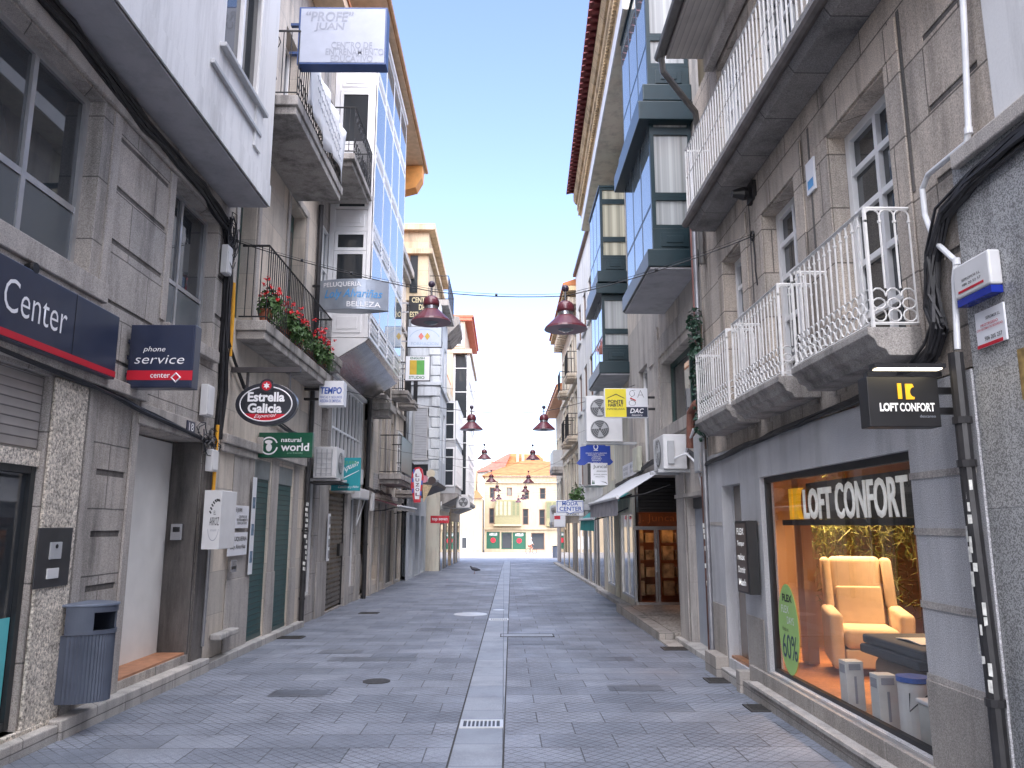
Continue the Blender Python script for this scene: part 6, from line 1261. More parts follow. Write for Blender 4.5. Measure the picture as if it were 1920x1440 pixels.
# ================================================================== CABLES, PIPES, BOXES
def bundle(name, label, path, n, spread, r=.009, cat='cables', mat=CABLE, seed=1):
    rnd = random.Random(seed); m = MB(); path = [Vector(p) for p in path]
    for i in range(n):
        off = Vector((rnd.uniform(-1, 1) * spread * .5, rnd.uniform(-1, 1) * spread * .6, rnd.uniform(-1, 1) * spread)); pts = []
        for a, b in zip(path, path[1:]):
            k = max(1, int((b - a).length / .35))
            for j in range(k): pts.append(a.lerp(b, j / k) + off + Vector((rnd.uniform(-1, 1), rnd.uniform(-1, 1), rnd.uniform(-1, 1))) * spread * .35)
        pts.append(path[-1] + off); m.tube(pts, r * rnd.uniform(.7, 1.5), 5)
    return tag(m.build(name, mat, weld=False), label, cat)
x_ = -3.80
bundle('cable_bundle', 'thick black cable bundle running under the white overhang', [(x_, 2.0, 5.98), (x_, 4, 5.98), (x_, 6.2, 5.97), (x_, 7.6, 5.86), (x_, 9.2, 5.84), (x_, 10.15, 5.72)], 22, .075, .015, seed=2)
bundle('cable_bundle', 'black cable tangle falling between the granite building and the balcony house', [(x_, 10.12, 5.78), (x_, 10.28, 5.5), (x_, 10.32, 4.9), (x_, 10.33, 4.1), (x_, 10.4, 3.5), (x_, 10.35, 2.9)], 22, .085, .013, seed=3)
m = MB(); rnd = random.Random(9)
for i in range(16):
    c = Vector((-3.77 + rnd.uniform(-.02, .05), 10.3 + rnd.uniform(-.12, .12), 5.55 + rnd.uniform(-.2, .2))); a0 = rnd.uniform(0, 6)
    m.tube([c + Vector((rnd.uniform(-.02, .02), .12 * math.cos(a0 + k), .2 * math.sin(a0 + k))) for k in (0, .7, 1.4, 2.1, 2.8, 3.5, 4.2)], .007, 4)
tag(m.build('cable_coils', CABLE, weld=False), 'loops of loose black cable at the corner of the white overhang', 'cables')
bundle('cable_bundle', 'sagging black cables below the navy fascia sign leading to door 18', [(x_ + .05, 2.0, 2.95), (x_ + .05, 4.5, 3.02), (x_ + .03, 6.0, 3.0), (x_ + .03, 7.3, 2.95), (x_ + .02, 8.4, 2.86), (x_ + .02, 9.3, 2.80), (x_ + .02, 10.2, 2.72)], 7, .028, .010, seed=4)
m = MB()
for i in range(14):
    c = Vector((-3.76 + rnd.uniform(-.02, .06), 9.95 + rnd.uniform(-.3, .25), 2.78 + rnd.uniform(-.14, .14))); a0 = rnd.uniform(0, 6)
    m.tube([c + Vector((rnd.uniform(-.03, .03), .13 * math.cos(a0 + k), .1 * math.sin(a0 + k))) for k in (0, .8, 1.6, 2.4, 3.2, 4)], .007, 4)
tag(m.build('cable_coils', CABLE, weld=False), 'knot of black cable joints above the rice restaurant sign', 'cables')
bundle('cable_bundle', 'black cables under the flower balcony towards the beer sign beam', [(x_, 10.4, 4.2), (x_, 10.8, 3.95), (x_, 11.2, 3.7), (x_, 12.2, 3.45), (x_, 13.5, 3.35), (x_, 15.0, 3.3)], 6, .03, .010, seed=5)
bundle('cable_bundle', 'tangled black cables along the stone balcony house', [(-3.72, 21.2, 2.7), (-3.72, 22.5, 2.62), (-3.72, 24, 2.66), (-3.72, 26, 2.6)], 8, .08, .012, seed=6)
bundle('cable_bundle', 'black cables running under the white balconies over the furniture shop', [(2.68, 4.9, 2.66), (2.68, 6.3, 2.63), (2.68, 7.4, 2.60), (2.68, 8.6, 2.57), (2.68, 9.6, 2.52), (2.7, 10.5, 2.5)], 7, .03, .009, seed=7)
bundle('cable_bundle', 'thick black cable bundle curving down beside the alarm box', [(2.72, 3.3, 3.72), (2.72, 3.8, 3.72), (2.71, 4.2, 3.68), (2.70, 4.50, 3.58), (2.69, 4.66, 3.36), (2.69, 4.70, 3.1), (2.69, 4.64, 2.92), (2.69, 4.75, 2.78), (2.68, 4.98, 2.70)], 26, .055, .013, seed=8)
bundle('cable_bundle', 'dusty black cables over the grocery awning', [(2.8, 10.6, 2.5), (2.8, 12, 2.85), (2.8, 13.5, 2.92), (2.8, 15.5, 2.85), (2.85, 17.5, 2.75), (2.85, 20, 2.7)], 9, .05, .012, seed=10)
def pipe(name, label, pts, r, mat, cat='pipe', clips=(), n=10):
    t = thing(name, label, cat, pts[-1]); MB().tube(pts, r, n).build('pipe', mat, t, smooth=False)
    if clips:
        for c in clips: m = MB(); m.lathe([(r * 1.25, -.02), (r * 1.25, .02)], c, n); m.build('collar', mat, t)
    return t
DKP = plain('dark_downpipe', (.035, .034, .036), .45, .2, .3, 8); WPIPE = plain('white_pipe', (.66, .67, .69), .4, 0, .1)
t = pipe('downpipe', 'fat black lower downpipe covered in torn stickers at the right edge', [fs.p(.09, 4.46, 2.70), fs.p(.09, 4.46, 1.9), fs.p(.07, 4.46, .9), fs.p(.07, 4.46, -.1)], .042, DKP, 'downpipe', [fs.p(.09, 4.46, 2.3), fs.p(.09, 4.46, 2.05), fs.p(.07, 4.46, .75)])
m = MB(); rnd = random.Random(21)
for i in range(17):
    z = .85 + i * .068 + rnd.uniform(-.015, .015); a = rnd.uniform(2.6, 4.2); w = rnd.uniform(.25, .6); h = rnd.uniform(.02, .045); c = fs.p(.075 if z < 1 else .083, 4.46, z)
    m.quad(*[(c[0] + .046 * math.cos(q), c[1] + .046 * math.sin(q), z + s) for q, s in ((a, -h), (a + w, -h + rnd.uniform(-.01, .01)), (a + w, h), (a, h))])
m.build('torn_sticker', plain('torn_paper', (.62, .62, .58), .7, 0, .3, 30), t, weld=False)
pts = [fs.p(.05, 4.02, 5.4), fs.p(.05, 4.10, 4.6), fs.p(.05, 4.17, 3.96), fs.p(.05, 4.20, 3.90), fs.p(.05, 4.62, 3.90), fs.p(.05, 4.70, 3.84), fs.p(.05, 4.70, 3.66), fs.p(.05, 4.62, 3.45), fs.p(.05, 4.42, 3.25), fs.p(.06, 4.44, 3.15), fs.p(.08, 4.45, 2.72)]
pipe('conduit', 'white bent conduit pipe zigzagging down beside the alarm box', [Vector(p) for p in pts], .018, WPIPE, 'pipe', [pts[2], pts[8]])
pipe('downpipe', 'zinc and rusty downpipe between the furniture house and the grocery house', [fs.p(.06, 10.45, 7.0), fs.p(.06, 10.45, 2.4), fs.p(.06, 10.45, 1.0), fs.p(.06, 10.45, -.1)], .035, plain('zinc_downpipe', (.30, .30, .32), .35, .6, .15), 'downpipe', [fs.p(.06, 10.45, 4.6), fs.p(.06, 10.45, 3.4)])
pipe('downpipe', 'thin red brown downpipe beside the zinc one', [fs.p(.05, 10.62, 7.0), fs.p(.05, 10.62, 3.0)], .03, plain('red_brown_pipe', (.22, .10, .085), .5), 'downpipe')
t = pipe('downpipe', 'dark sticker covered downpipe by the grey entrance door', [fs.p(.05, 10.56, 2.35), fs.p(.05, 10.56, .9), fs.p(.05, 10.56, -.15)], .04, plain('rusty_lower_pipe', (.10, .05, .04), .6, 0, .4), 'downpipe')
m = MB()
for i in range(12):
    z = .95 + i * .075; a = rnd.uniform(2.8, 4.4); m.quad(*[(fs.p(.05, 10.56, 0)[0] + .044 * math.cos(q), 10.56 + .044 * math.sin(q), z + s) for q, s in ((a, -.03), (a + .9, -.03), (a + .9, .025), (a, .03))])
m.build('torn_sticker', MATS['torn_paper'], t, weld=False)
t = pipe('downpipe', 'black downpipe with white stickers between the green shutters and the hairdresser', [fb.p(.07, 15.2, 8.2), fb.p(.07, 15.2, 3.2), fb.p(.07, 15.1, 2.9), fb.p(.07, 15.1, .3), fb.p(.07, 15.1, -.2)], .05, DKP, 'downpipe', [fb.p(.07, 15.1, .35), fb.p(.07, 15.1, 1.6)])
m = MB()
for i in range(13):
    z = .9 + i * .1; a = rnd.uniform(4.6, 5.6); m.quad(*[(fb.p(.07, 15.1, 0)[0] + .054 * math.cos(q), 15.1 + .054 * math.sin(q), z + s) for q, s in ((a, -.03), (a + .9, -.04), (a + .9, .025), (a, .03))])
m.build('torn_sticker', MATS['torn_paper'], t, weld=False)
pipe('downpipe', 'dark twin downpipe between the hairdresser and the stone balcony house', [fd.p(.06, 21.35, 5.2), fd.p(.06, 21.35, 2.6), fd.p(.06, 21.35, -.3)], .06, DKP, 'downpipe', [fd.p(.06, 21.35, 1.2)])
pipe('downpipe', 'grey downpipe on the blue grey oriel house', [fd.p(.06, 29.1, 10), fd.p(.06, 29.1, 5.2), fd.p(.06, 29.1, 1)], .05, DKP, 'downpipe')
pipe('downpipe', 'thin grey pipe pair running down beside the rice restaurant sign', [fa.p(.05, 10.3, 2.6), fa.p(.05, 10.3, 1.0), fa.p(.05, 10.28, .2)], .022, plain('grey_pipe', (.25, .25, .26), .4, .3), 'pipe', [fa.p(.05, 10.3, .9), fa.p(.05, 10.29, .5)])
pipe('conduit', 'yellow conduit pipe with red cap at the corner of the flower balcony', [fb.p(.05, 10.55, 5.05), fb.p(.06, 10.56, 4.6), fb.p(.06, 10.56, 4.0)], .025, YEL, 'pipe')
pipe('conduit', 'yellow conduit pipe above the rice restaurant sign', [fa.p(.08, 10.22, 3.0), fa.p(.08, 10.22, 2.6), fa.p(.08, 10.22, 2.1)], .022, YEL, 'pipe')
def jbox(label, F_, y0, y1, z0, z1, w, mat=BOXW, d=.09):
    t = thing('junction_box', label, 'junction box', F_.p(0, (y0 + y1) / 2, z0), 'wall junction boxes'); m = MB(); F_.box(m, w, w + d, y0, y1, z0, z1); m.build('box', mat, t, bevel=.01); m = MB(); F_.box(m, w + d + .001, w + d + .01, y0 + .015, y1 - .015, z0 + .02, z1 - .02); m.build('lid', mat, t, bevel=.004); return t
jbox('white junction box high beside the cable tangle near the flower balcony', fa, 10.08, 10.26, 5.05, 5.45, .02)
jbox('white junction box above the rice restaurant sign at fascia height', fa, 9.72, 9.95, 3.06, 3.46, .02)
jbox('small white junction box by the yellow conduit over the rice sign', fa, 9.98, 10.18, 2.38, 2.66, .04)
jbox('pale junction box beside the turquoise barber sign', fc, 20.45, 20.75, 2.75, 3.15, .03); jbox('narrow white junction box on the stone balcony house', fd, 22.0, 22.25, 2.1, 2.6, .03)
jbox('grey meter box beside the air conditioner over the grey door', ft, 10.72, 11.0, 2.42, 2.95, .03, GREY, .13); jbox('cream fuse box over the grocery awning', ft, 15.9, 16.5, 2.80, 3.3, .03, plain('cream_box', (.52, .52, .42), .5))
t = thing('intercom_panel', 'dark metal entry panel with camera and button on the roughcast pier', 'intercom', (-3.8, 6.8, 1.18)); m = MB(); fa.box(m, .036, .048, 6.52, 7.03, 1.19, 1.68); m.build('panel', plain('gunmetal', (.085, .085, .09), .35, .6), t, bevel=.003)
m = MB(); fa.box(m, .049, .062, 6.69, 6.86, 1.42, 1.56); m.build('camera_unit', GREY, t, bevel=.003); m = MB(); m.lathe([(.018, 0), (.018, .004), (.001, .006)], fa.p(.063, 6.775, 1.525), 12, 'x'); m.build('lens', BLACK, t); m = MB(); fa.box(m, .049, .060, 6.68, 6.85, 1.26, 1.345); m.build('push_plate', BOXW, t, bevel=.003)
t = thing('door_intercom', 'small steel intercom inside doorway 18', 'intercom', (-4.0, 9.88, 1.55)); m = MB(); m.box(-4.12, -3.98, 9.83, 9.897, 1.52, 1.72); m.build('intercom_case', CHROME, t, bevel=.006); m = MB(); m.box(-4.09, -4.01, 9.822, 9.828, 1.62, 1.68); m.build('lens', BLACK, t)
t = thing('mail_slot', 'small steel intercom on the balcony house pier below the white plates', 'intercom', (-3.8, 11.2, 1.1)); m = MB(); fb.box(m, .052, .09, 11.06, 11.28, 1.06, 1.22); m.build('intercom_case', CHROME, t, bevel=.005); m = MB(); fb.box(m, .091, .094, 11.09, 11.25, 1.10, 1.14); m.build('slot', BLACK, t)
# floodlights
t = thing('floodlight', 'small black floodlight on the granite wall under the near left window sill', 'floodlight', (-3.8, 5.95, 3.72)); m = MB(); fa.box(m, .01, .07, 5.9, 5.96, 3.66, 3.73); m.build('arm', BLACK, t); m = MB(); m.lathe([(.03, -.05), (.05, .03), (.045, .05)], fa.p(.10, 5.93, 3.70), 12, 'x'); m.build('head', BLACK, t)
t = thing('floodlight', 'black floodlight under the top white balcony between the windows', 'floodlight', (2.6, 8.1, 5.35)); m = MB(); fs.box(m, .003, .05, 7.95, 8.15, 5.2, 5.42); m.build('base', BLACK, t); m = MB(); m.lathe([(.04, -.10), (.075, .02), (.07, .06)], fs.p(.14, 8.05, 5.3), 12, 'x'); m.build('head', BLACK, t)

# ================================================================== AIR CONDITIONERS
def ac(label, x0, x1, y0, y1, z0, z1, fans, face='y', wallx=None, shelf=True):
    t = thing('air_conditioner', label, 'air conditioner', ((x0 + x1) / 2, (y0 + y1) / 2, z0), 'outdoor air conditioning units')
    m = MB(); m.box(x0, x1, y0, y1, z0, z1); m.build('casing', BOXW, t, bevel=.012)
    for (c, r) in fans:
        if face == 'y':
            cc = (c[0], y0 - .004, c[1]); ax = 'y'; sg = -1
        else: cc = ((x0 - .004) if face == '-x' else (x1 + .004), c[0], c[1]); ax = 'x'; sg = -1 if face == '-x' else 1
        m = MB(); m.lathe([(.001, 0), (r, 0), (r, sg * .002), (.001, sg * .002)], cc, 24, ax); m.build('fan_opening', plain('fan_dark', (.10, .105, .11), .5) if 'fan_dark' not in MATS else MATS['fan_dark'], t)
        m = MB()
        for k in range(3):
            a0 = k * 2.094
            p = []
            for a, rr in ((0, .15), (.2, .9), (1.0, .9), (.7, .15)):
                u, v = r * rr * math.cos(a0 + a), r * rr * math.sin(a0 + a); p.append((cc[0] + u, cc[1] + sg * .004, cc[2] + v) if ax == 'y' else (cc[0] + sg * .004, cc[1] + u, cc[2] + v))
            m.prism(p, (0, sg * .004, 0) if ax == 'y' else (sg * .004, 0, 0))
        m.build('fan', GREY, t)
        m = MB()
        for k in range(1, 6):
            rr = r * k / 5.2; m.tube([(cc[0] + rr * math.cos(a * math.pi / 10), cc[1] + sg * .016, cc[2] + rr * math.sin(a * math.pi / 10)) if ax == 'y' else (cc[0] + sg * .016, cc[1] + rr * math.cos(a * math.pi / 10), cc[2] + rr * math.sin(a * math.pi / 10)) for a in range(20)], .003, 4, closed=True)
        m.build('fan_guard', GREY, t, weld=False)
    if shelf:
        a, b = (wallx, x1) if wallx < x0 else (x0, wallx)
        for y in (y0 + .06, y1 - .1): m = MB(); m.box(a - (.0 if wallx < x0 else .08), b + (.08 if wallx < x0 else 0), y, y + .04, z0 - .05, z0 - .003); m.build('bracket', GREY, t)
    return t
r_ = yr(16.6, 1100, 825, 1152, 745)
ac('tall twin fan air conditioner behind the yellow estate agent sign', r_[0], r_[1] + .16, 16.6, 16.95, r_[2] - .03, r_[3] + .03, [(((r_[0] + r_[1]) / 2 - .02, r_[2] + (r_[3] - r_[2]) * .75), .20), (((r_[0] + r_[1]) / 2 - .02, r_[2] + (r_[3] - r_[2]) * .25), .20)], 'y', 2.85)
t = ac('white air conditioner seen edge on above the grocery entrance', 2.44, 2.80, 11.9, 12.7, 2.55, 3.08, [((12.3, 2.82), .22)], '-x', 2.85)
m = MB(); m.box(2.50, 2.60, 11.855, 11.899, 2.62, 2.98); m.build('service_cover', GREY, t, bevel=.008); m = MB(); m.tube([(2.6, 11.87, 2.7), (2.7, 11.8, 2.75), (2.84, 11.7, 2.78)], .018, 6); m.build('pipe', WPIPE, t)
pipe('conduit', 'pale grey conduit zigzagging below the rusty pipe by the air conditioner', [ft.p(.15, 11.0, 3.05), ft.p(.2, 11.35, 2.75), ft.p(.12, 11.0, 2.55), ft.p(.08, 10.85, 2.1)], .02, WPIPE, 'pipe'); pipe('conduit', 'fat rusty brown pipe elbow hanging beside the air conditioner', [ft.p(.12, 10.9, 3.4), ft.p(.16, 11.1, 3.3), ft.p(.16, 11.2, 2.8)], .06, plain('rust_pipe', (.20, .085, .06), .7, 0, .3), 'pipe')
r_ = yr(15.75, 588, 900, 640, 838); t = ac('white air conditioner with barred side on a shelf above the hairdresser', -3.75, -3.30, 15.4, 16.15, r_[2] + .02, r_[3] - .03, [((15.78, (r_[2] + r_[3]) / 2), .22)], 'x', -3.85)
m = MB()
for k in range(4): m.box(-3.70 + k * .1, -3.68 + k * .1, 15.37, 15.398, r_[2] + .06, r_[3] - .08)
for k in range(5): m.box(-3.7, -3.38, 15.36, 15.369, r_[2] + .1 + k * .1, r_[2] + .112 + k * .1)
m.build('grille', GREY, t, weld=False); m = MB(); m.box(-3.84, -3.2, 15.35, 16.2, r_[2] - .08, r_[2] - .051); m.build('shelf', IRONB, t)
r_ = yr(38, 855, 952, 881, 931); ac('far air conditioner sticking out at the left end of the street', r_[0], r_[1], 38, 38.4, r_[2], r_[3], [((r_[0] + .35, (r_[2] + r_[3]) / 2), .22)], 'y', -3.0)

# ================================================================== AWNINGS
def awning(label, F_, y0, y1, zt, zb, w, mat, val_mat, drop=.22, cat='awning'):
    t = thing('awning', label, cat, F_.p(0, (y0 + y1) / 2, zb), 'shop awnings')
    m = MB(); m.prism([F_.p(.03, y0, zt), F_.p(w, y0, zb), F_.p(w, y0, zb - .012), F_.p(.03, y0, zt - .012)], (0, y1 - y0, 0)); m.build('canopy', mat, t)
    m = MB(); m.tube([F_.p(w + .01, y0 - .03, zb), F_.p(w + .01, y1 + .03, zb)], .03, 8); m.build('front_bar', BOXW, t)
    m = MB(); n = 26
    for i in range(n):
        a, b = y0 + (y1 - y0) * i / n, y0 + (y1 - y0) * (i + 1) / n; wa, wb = w + .012 * math.sin(i * 1.9), w + .012 * math.sin((i + 1) * 1.9); m.quad(F_.p(wa, a, zb - .02), F_.p(wb, b, zb - .02), F_.p(wb * 1.01, b, zb - drop), F_.p(wa * 1.01, a, zb - drop))
    m.build('valance', val_mat, t)
    for y in (y0 + .15, y1 - .15): m = MB(); m.tube([F_.p(.04, y, zt - .35), F_.p(w * .5, y, (zt + zb) / 2 - .22), F_.p(w - .02, y, zb - .02)], .018, 6); m.build('folding_arm', IRONB, t)
    return t
GVAL = plain('grey_valance', (.26, .25, .27), .8, 0, .2); FABW = plain('white_awning_fabric', (.62, .63, .66), .8, 0, .06); FABT = plain('turquoise_awning_fabric', (.03, .26, .25), .8, 0, .08)
ta = awning('pale grey grocery awning with hanging valance', Fac(2.85), 13.1, 17.4, 2.72, 2.16, .95, FABW, GVAL, .30)
Fac(1.89).text('JUNCAL', plain('red_awning_letters', (.45, .05, .05), .6), ta, 13.6, 16.6, 1.93, 2.06, .002, bold=.01) if False else None
awning('turquoise shop awning with fringed valance', Fac(2.93), 18.2, 21.6, 2.45, 1.85, .85, FABT, FABT, .28)
awning('dark wound up awning over the ice cream parlour', fd, 22.5, 27.0, 2.45, 2.25, .75, plain('maroon_awning', (.10, .02, .03), .8), plain('dirty_valance', (.40, .38, .36), .8), .12)
t = thing('awning_cassette', 'closed white awning cassette beside the rolling grille', 'awning', (-3.7, 20.6, 2.4)); m = MB(); fc.box(m, .02, .26, 19.7, 21.0, 2.36, 2.62); m.build('cassette', BOXW, t, bevel=.03); m = MB(); m.tube([fc.p(.2, 19.9, 2.38), fc.p(.1, 20.1, 1.7), fc.p(.16, 20.9, 2.36)], .015, 5); m.build('folding_arm', BOXW, t)
t = thing('posters', 'stacked white notice frames on the hairdresser pier', 'notice', (-3.8, 17.2, 1.2)); m = MB(); fc.box(m, .052, .08, 17.08, 17.24, .95, 1.95); m.build('frame', SIGNW, t); m = MB()
for i in range(4): fc.box(m, .0805, .083, 17.10, 17.22, 1.0 + i * .24, 1.17 + i * .24)
m.build('print', plain('print_grey', (.2, .2, .22), .5, 0, .4, 20), t)
# office name plates above the awning
for i, (y, lab) in enumerate(((16.6, 'white office name plate over the awning, next to the fuse box'), (17.6, 'white office name plate over the awning, nearer the blue crest sign'))):
    t = thing('name_plate', lab, 'plate', (2.8, y, 2.9)); m = MB(); ft.box(m, .01, .04, y, y + .9, 2.78, 3.08); m.build('plate', SIGNW, t); ft.text('ABOGADOS', LETG, t, y + .1, y + .8, 2.95, 3.02, .041, bold=0); ft.text('GESTORIA', LETG, t, y + .15, y + .75, 2.84, 2.9, .041, bold=0)
# ================================================================== LITTER BIN
t = thing('litter_bin', 'dark blue grey ribbed litter bin hung on the granite pier', 'litter bin', (-3.65, 7.22, .17))
def dsec(z, s=1.): # D-shaped section, flat side on the wall
    return [(-3.83, 7.01, z)] + [(-3.83 + .02 + .36 * s * math.sin(R(a)) , 7.23 - .22 * math.cos(R(a)) * (1 if s >= 1 else 1), z) for a in range(10, 171, 10)] + [(-3.83, 7.45, z)]
BINM = plain('bin_paint', (.085, .10, .135), .45, .2, .12)
m = MB(); pts = []
for i in range(61):
    a = R(8 + 164 * i / 60); rr = 1 + (.016 if i % 2 else -.012); pts.append((-3.82 + .355 * rr * math.sin(a), 7.23 - .215 * rr * math.cos(a), .20))
m.prism([(-3.83, 7.02, .20)] + pts + [(-3.83, 7.44, .20)], (0, 0, .56)); m.build('ribbed_body', BINM, t)
# the head: a band with an opening, open mouth dark
m = MB(); n = 40
def hp(i, z, r=1.0): a = R(6 + 168 * i / n); return (-3.82 + .37 * r * math.sin(a), 7.23 - .225 * r * math.cos(a), z)
for i in range(n):
    open_ = 9 <= i < 27
    for z0, z1 in ((.765, .80), (.80, .95), (.95, 1.0)):
        if open_ and z0 == .80: continue
        m.quad(hp(i, z0), hp(i + 1, z0), hp(i + 1, z1), hp(i, z1)); m.quad(hp(i, z0, .95), hp(i + 1, z0, .95), hp(i + 1, z1, .95), hp(i, z1, .95))
for i in range(9, 27): m.quad(hp(i, .80), hp(i + 1, .80), hp(i + 1, .80, .95), hp(i, .80, .95)); m.quad(hp(i, .95), hp(i + 1, .95), hp(i + 1, .95, .95), hp(i, .95, .95))
for i in (9, 27): m.quad(hp(i, .80), hp(i, .95), hp(i, .95, .95), hp(i, .80, .95))
m.build('hood', BINM, t)
m = MB(); m.prism([(-3.83, 7.0, 1.001)] + [hp(i, 1.001, 1.03) for i in range(0, n + 1, 2)] + [(-3.83, 7.46, 1.001)], (0, 0, .022)); m.build('lid', plain('bin_lid', (.16, .19, .25), .4, .2), t, bevel=.006)
m = MB(); m.prism([(-3.83, 7.05, .77)] + [hp(i, .77, .85) for i in range(0, n + 1, 2)] + [(-3.83, 7.41, .77)], (0, 0, .005)); m.build('dark_mouth_plate', BLACK, t)  # black plate paints the shaded inside of the bin
m = MB(); m.box(-3.845, -3.831, 7.0, 7.46, .18, 1.0); m.build('back_plate', BINM, t)

# ================================================================== PLANTS
def foliage(name, mat, par, c, rad, n, leaf, seed, droop=0., up=.4, spiky=False):
    rnd = random.Random(seed); m = MB(); c = Vector(c)
    for i in range(n):
        d = Vector((rnd.gauss(0, 1), rnd.gauss(0, 1), rnd.gauss(0, 1))); d.normalize(); rr = rnd.random() ** .45
        p = c + Vector((d.x * rad[0], d.y * rad[1], d.z * rad[2])) * rr; p.z -= droop * rr * abs(d.x)
        nrm = (d + Vector((rnd.uniform(-1, 1), rnd.uniform(-1, 1), rnd.uniform(0, 1.2))) * .8).normalized(); u = nrm.orthogonal().normalized(); u = Matrix.Rotation(rnd.uniform(0, 6.28), 3, nrm) @ u; v = nrm.cross(u); s = leaf * rnd.uniform(.6, 1.3)
        if spiky: m.quad(p - u * s * 1.8, p - v * s * .14, p + u * s * 1.8, p + v * s * .14)
        else:
            k = nrm * s * .25; m.quad(p - u * s, p - u * s * .2 - v * s * .8 + k, p + u * s * .9, p - u * s * .2 + v * s * .8 + k)
    return m.build(name, mat, par, weld=False)
def flowers(par, c, rad, n, seed, r=.028):
    rnd = random.Random(seed); c = Vector(c)
    for i in range(n):
        m = MB(); a = rnd.uniform(0, 6.28); p = c + Vector((rad[0] * math.cos(a) * rnd.uniform(.3, 1), rad[1] * math.sin(a) * rnd.uniform(.3, 1), rad[2] * rnd.uniform(.2, 1.15)))
        for k in range(11):
            q = p + Vector((rnd.gauss(0, 1), rnd.gauss(0, 1), rnd.gauss(0, .8))) * r * .75; u = Vector((rnd.uniform(-1, 1), rnd.uniform(-1, 1), rnd.uniform(-1, 1))).normalized() * r * .62; v = u.orthogonal().normalized() * r * .62
            m.quad(q - u, q - v, q + u, q + v)
        m.build('flower', PETAL, par, weld=False)
pots = [(11.15, 4.62, 'terracotta pot of red geraniums at the near corner of the flower balcony', .17, .20, 1), (12.2, 4.62, 'second red geranium pot along the flower balcony rail', .17, .2, 2), (12.95, 4.62, 'grassy pot with a dense row of red flowers mid balcony', .16, .2, 3), (13.9, 4.62, 'red geranium pot past the middle of the flower balcony', .16, .2, 4), (14.7, 4.62, 'last red flower pot spilling over the far end of the balcony rail', .18, .2, 5)]
for y, z, lab, rad, hh, sd in pots:
    t = thing('flower_pot', lab, 'potted plant', (-3.52, y, z), 'flower pots on the balcony'); m = MB(); m.lathe([(.07, 0), (.105, .17), (.115, .17), (.115, .20), (.09, .20), (.085, .17)], (-3.52, y, z), 16); m.build('pot', TERRA, t)
    foliage('foliage', LEAF, t, (-3.46, y, z + .34), (.18, .26, .20), 240, .042, sd, droop=.1); foliage('trailing_leaves', LEAF, t, (-3.38, y + .05, z + .14), (.12, .26, .16), 120, .04, sd + 30, spiky=sd % 2 == 1)
    flowers(t, (-3.42, y, z + .30), (.17, .30, .30), 12 + 3 * sd % 7, sd + 9)
# ivy around the zinc pipe, plant tub above the clothes shop
t = thing('ivy', 'dark ivy climbing the pipes at the corner of the nearest white balcony', 'climbing plant', (2.66, 10.3, 2.9)); 
MB().tube([(2.68, 10.3, 2.7), (2.66, 10.25, 3.6), (2.7, 10.32, 4.4)], .012, 5).build('stem', plain('stem_brown', (.10, .07, .05), .8), t)
rnd = random.Random(3); m = MB()
for i in range(5): foliage('foliage', LEAFD, t, (2.62, 10.2 + .05 * i, 3.0 + .36 * i), (.10, .17, .25), 150, .035, 40 + i)
t = thing('shrub', 'small leafy shrub on the ledge above the clothes shop sign', 'shrub', (2.55, 27.5, 2.5)); MB().tube([(2.75, 27.5, 2.4), (2.6, 27.5, 2.9), (2.5, 27.5, 3.2)], .02, 5).build('stem', MATS['stem_brown'], t)
foliage('foliage', LEAF, t, (2.55, 27.5, 2.75), (.28, .5, .40), 260, .06, 77)
m = MB(); m.box(2.35, 2.99, 27.0, 28.0, 2.22, 2.42); m.build('planter', GREY, t)

# ================================================================== INSIDE THE SHOP WINDOW
FABY = plain('cream_upholstery', (.62, .50, .36), .85, 0, .06, 12, bump=.1)
def soft(name, par, pts_fn, mat, bevel=.05): 
    m = MB(); pts_fn(m); o = m.build(name, mat, par, bevel=bevel); o.modifiers['bevel'].segments = 4
    for p in o.data.polygons: p.use_smooth = True
    return o
# armchair turned towards the street and the camera
t = thing('armchair', 'cream wingback armchair with high back facing the street in the shop window', 'armchair', (3.92, 8.75, .17)); AX, AY_, AZ = 3.92, 8.75, .17
parts = []
parts.append(soft('seat', t, lambda m: m.box(-.27, .27, -.42, .22, .26, .47), FABY, .06))
parts.append(soft('front_apron', t, lambda m: m.box(-.27, .27, -.40, .20, .07, .258), FABY, .02))
def _back(m): m.prism([(-.28, .14, .30), (.28, .14, .30), (.28, .30, .30), (-.28, .30, .30)], (0, .18, .88))
parts.append(soft('backrest', t, _back, FABY, .07))
def _pad(m): m.prism([(-.24, .10, .46), (.24, .10, .46), (.24, .15, .46), (-.24, .15, .46)], (0, .09, .40))
parts.append(soft('back_cushion', t, _pad, FABY, .022))
for s in (-1, 1):
    def _arm(m, s=s): m.prism([(s * .275, -.40, .05), (s * .40, -.40, .05), (s * .42, -.44, .62), (s * .275, -.42, .62)], (0, .62, .05))
    parts.append(soft('armrest', t, _arm, FABY, .05))
    def _wing(m, s=s): m.prism([(s * .27, .10, .62), (s * .37, .06, .62), (s * .37, .27, .62), (s * .27, .27, .62)], (0, .16, .55))
    parts.append(soft('wing', t, _wing, FABY, .045))
rot = Matrix.Translation((AX, AY_, AZ)) @ Matrix.Rotation(R(-14), 4, 'Z')
for o in parts: o.data.transform(rot)
m = MB()
for a, b in ((-.3, -.34), (.3, -.34), (-.3, .2), (.3, .2)): m.box(a - .03, a + .03, b - .03, b + .03, 0, .068)
o = m.build('feet', BLACK, t); o.data.transform(rot)
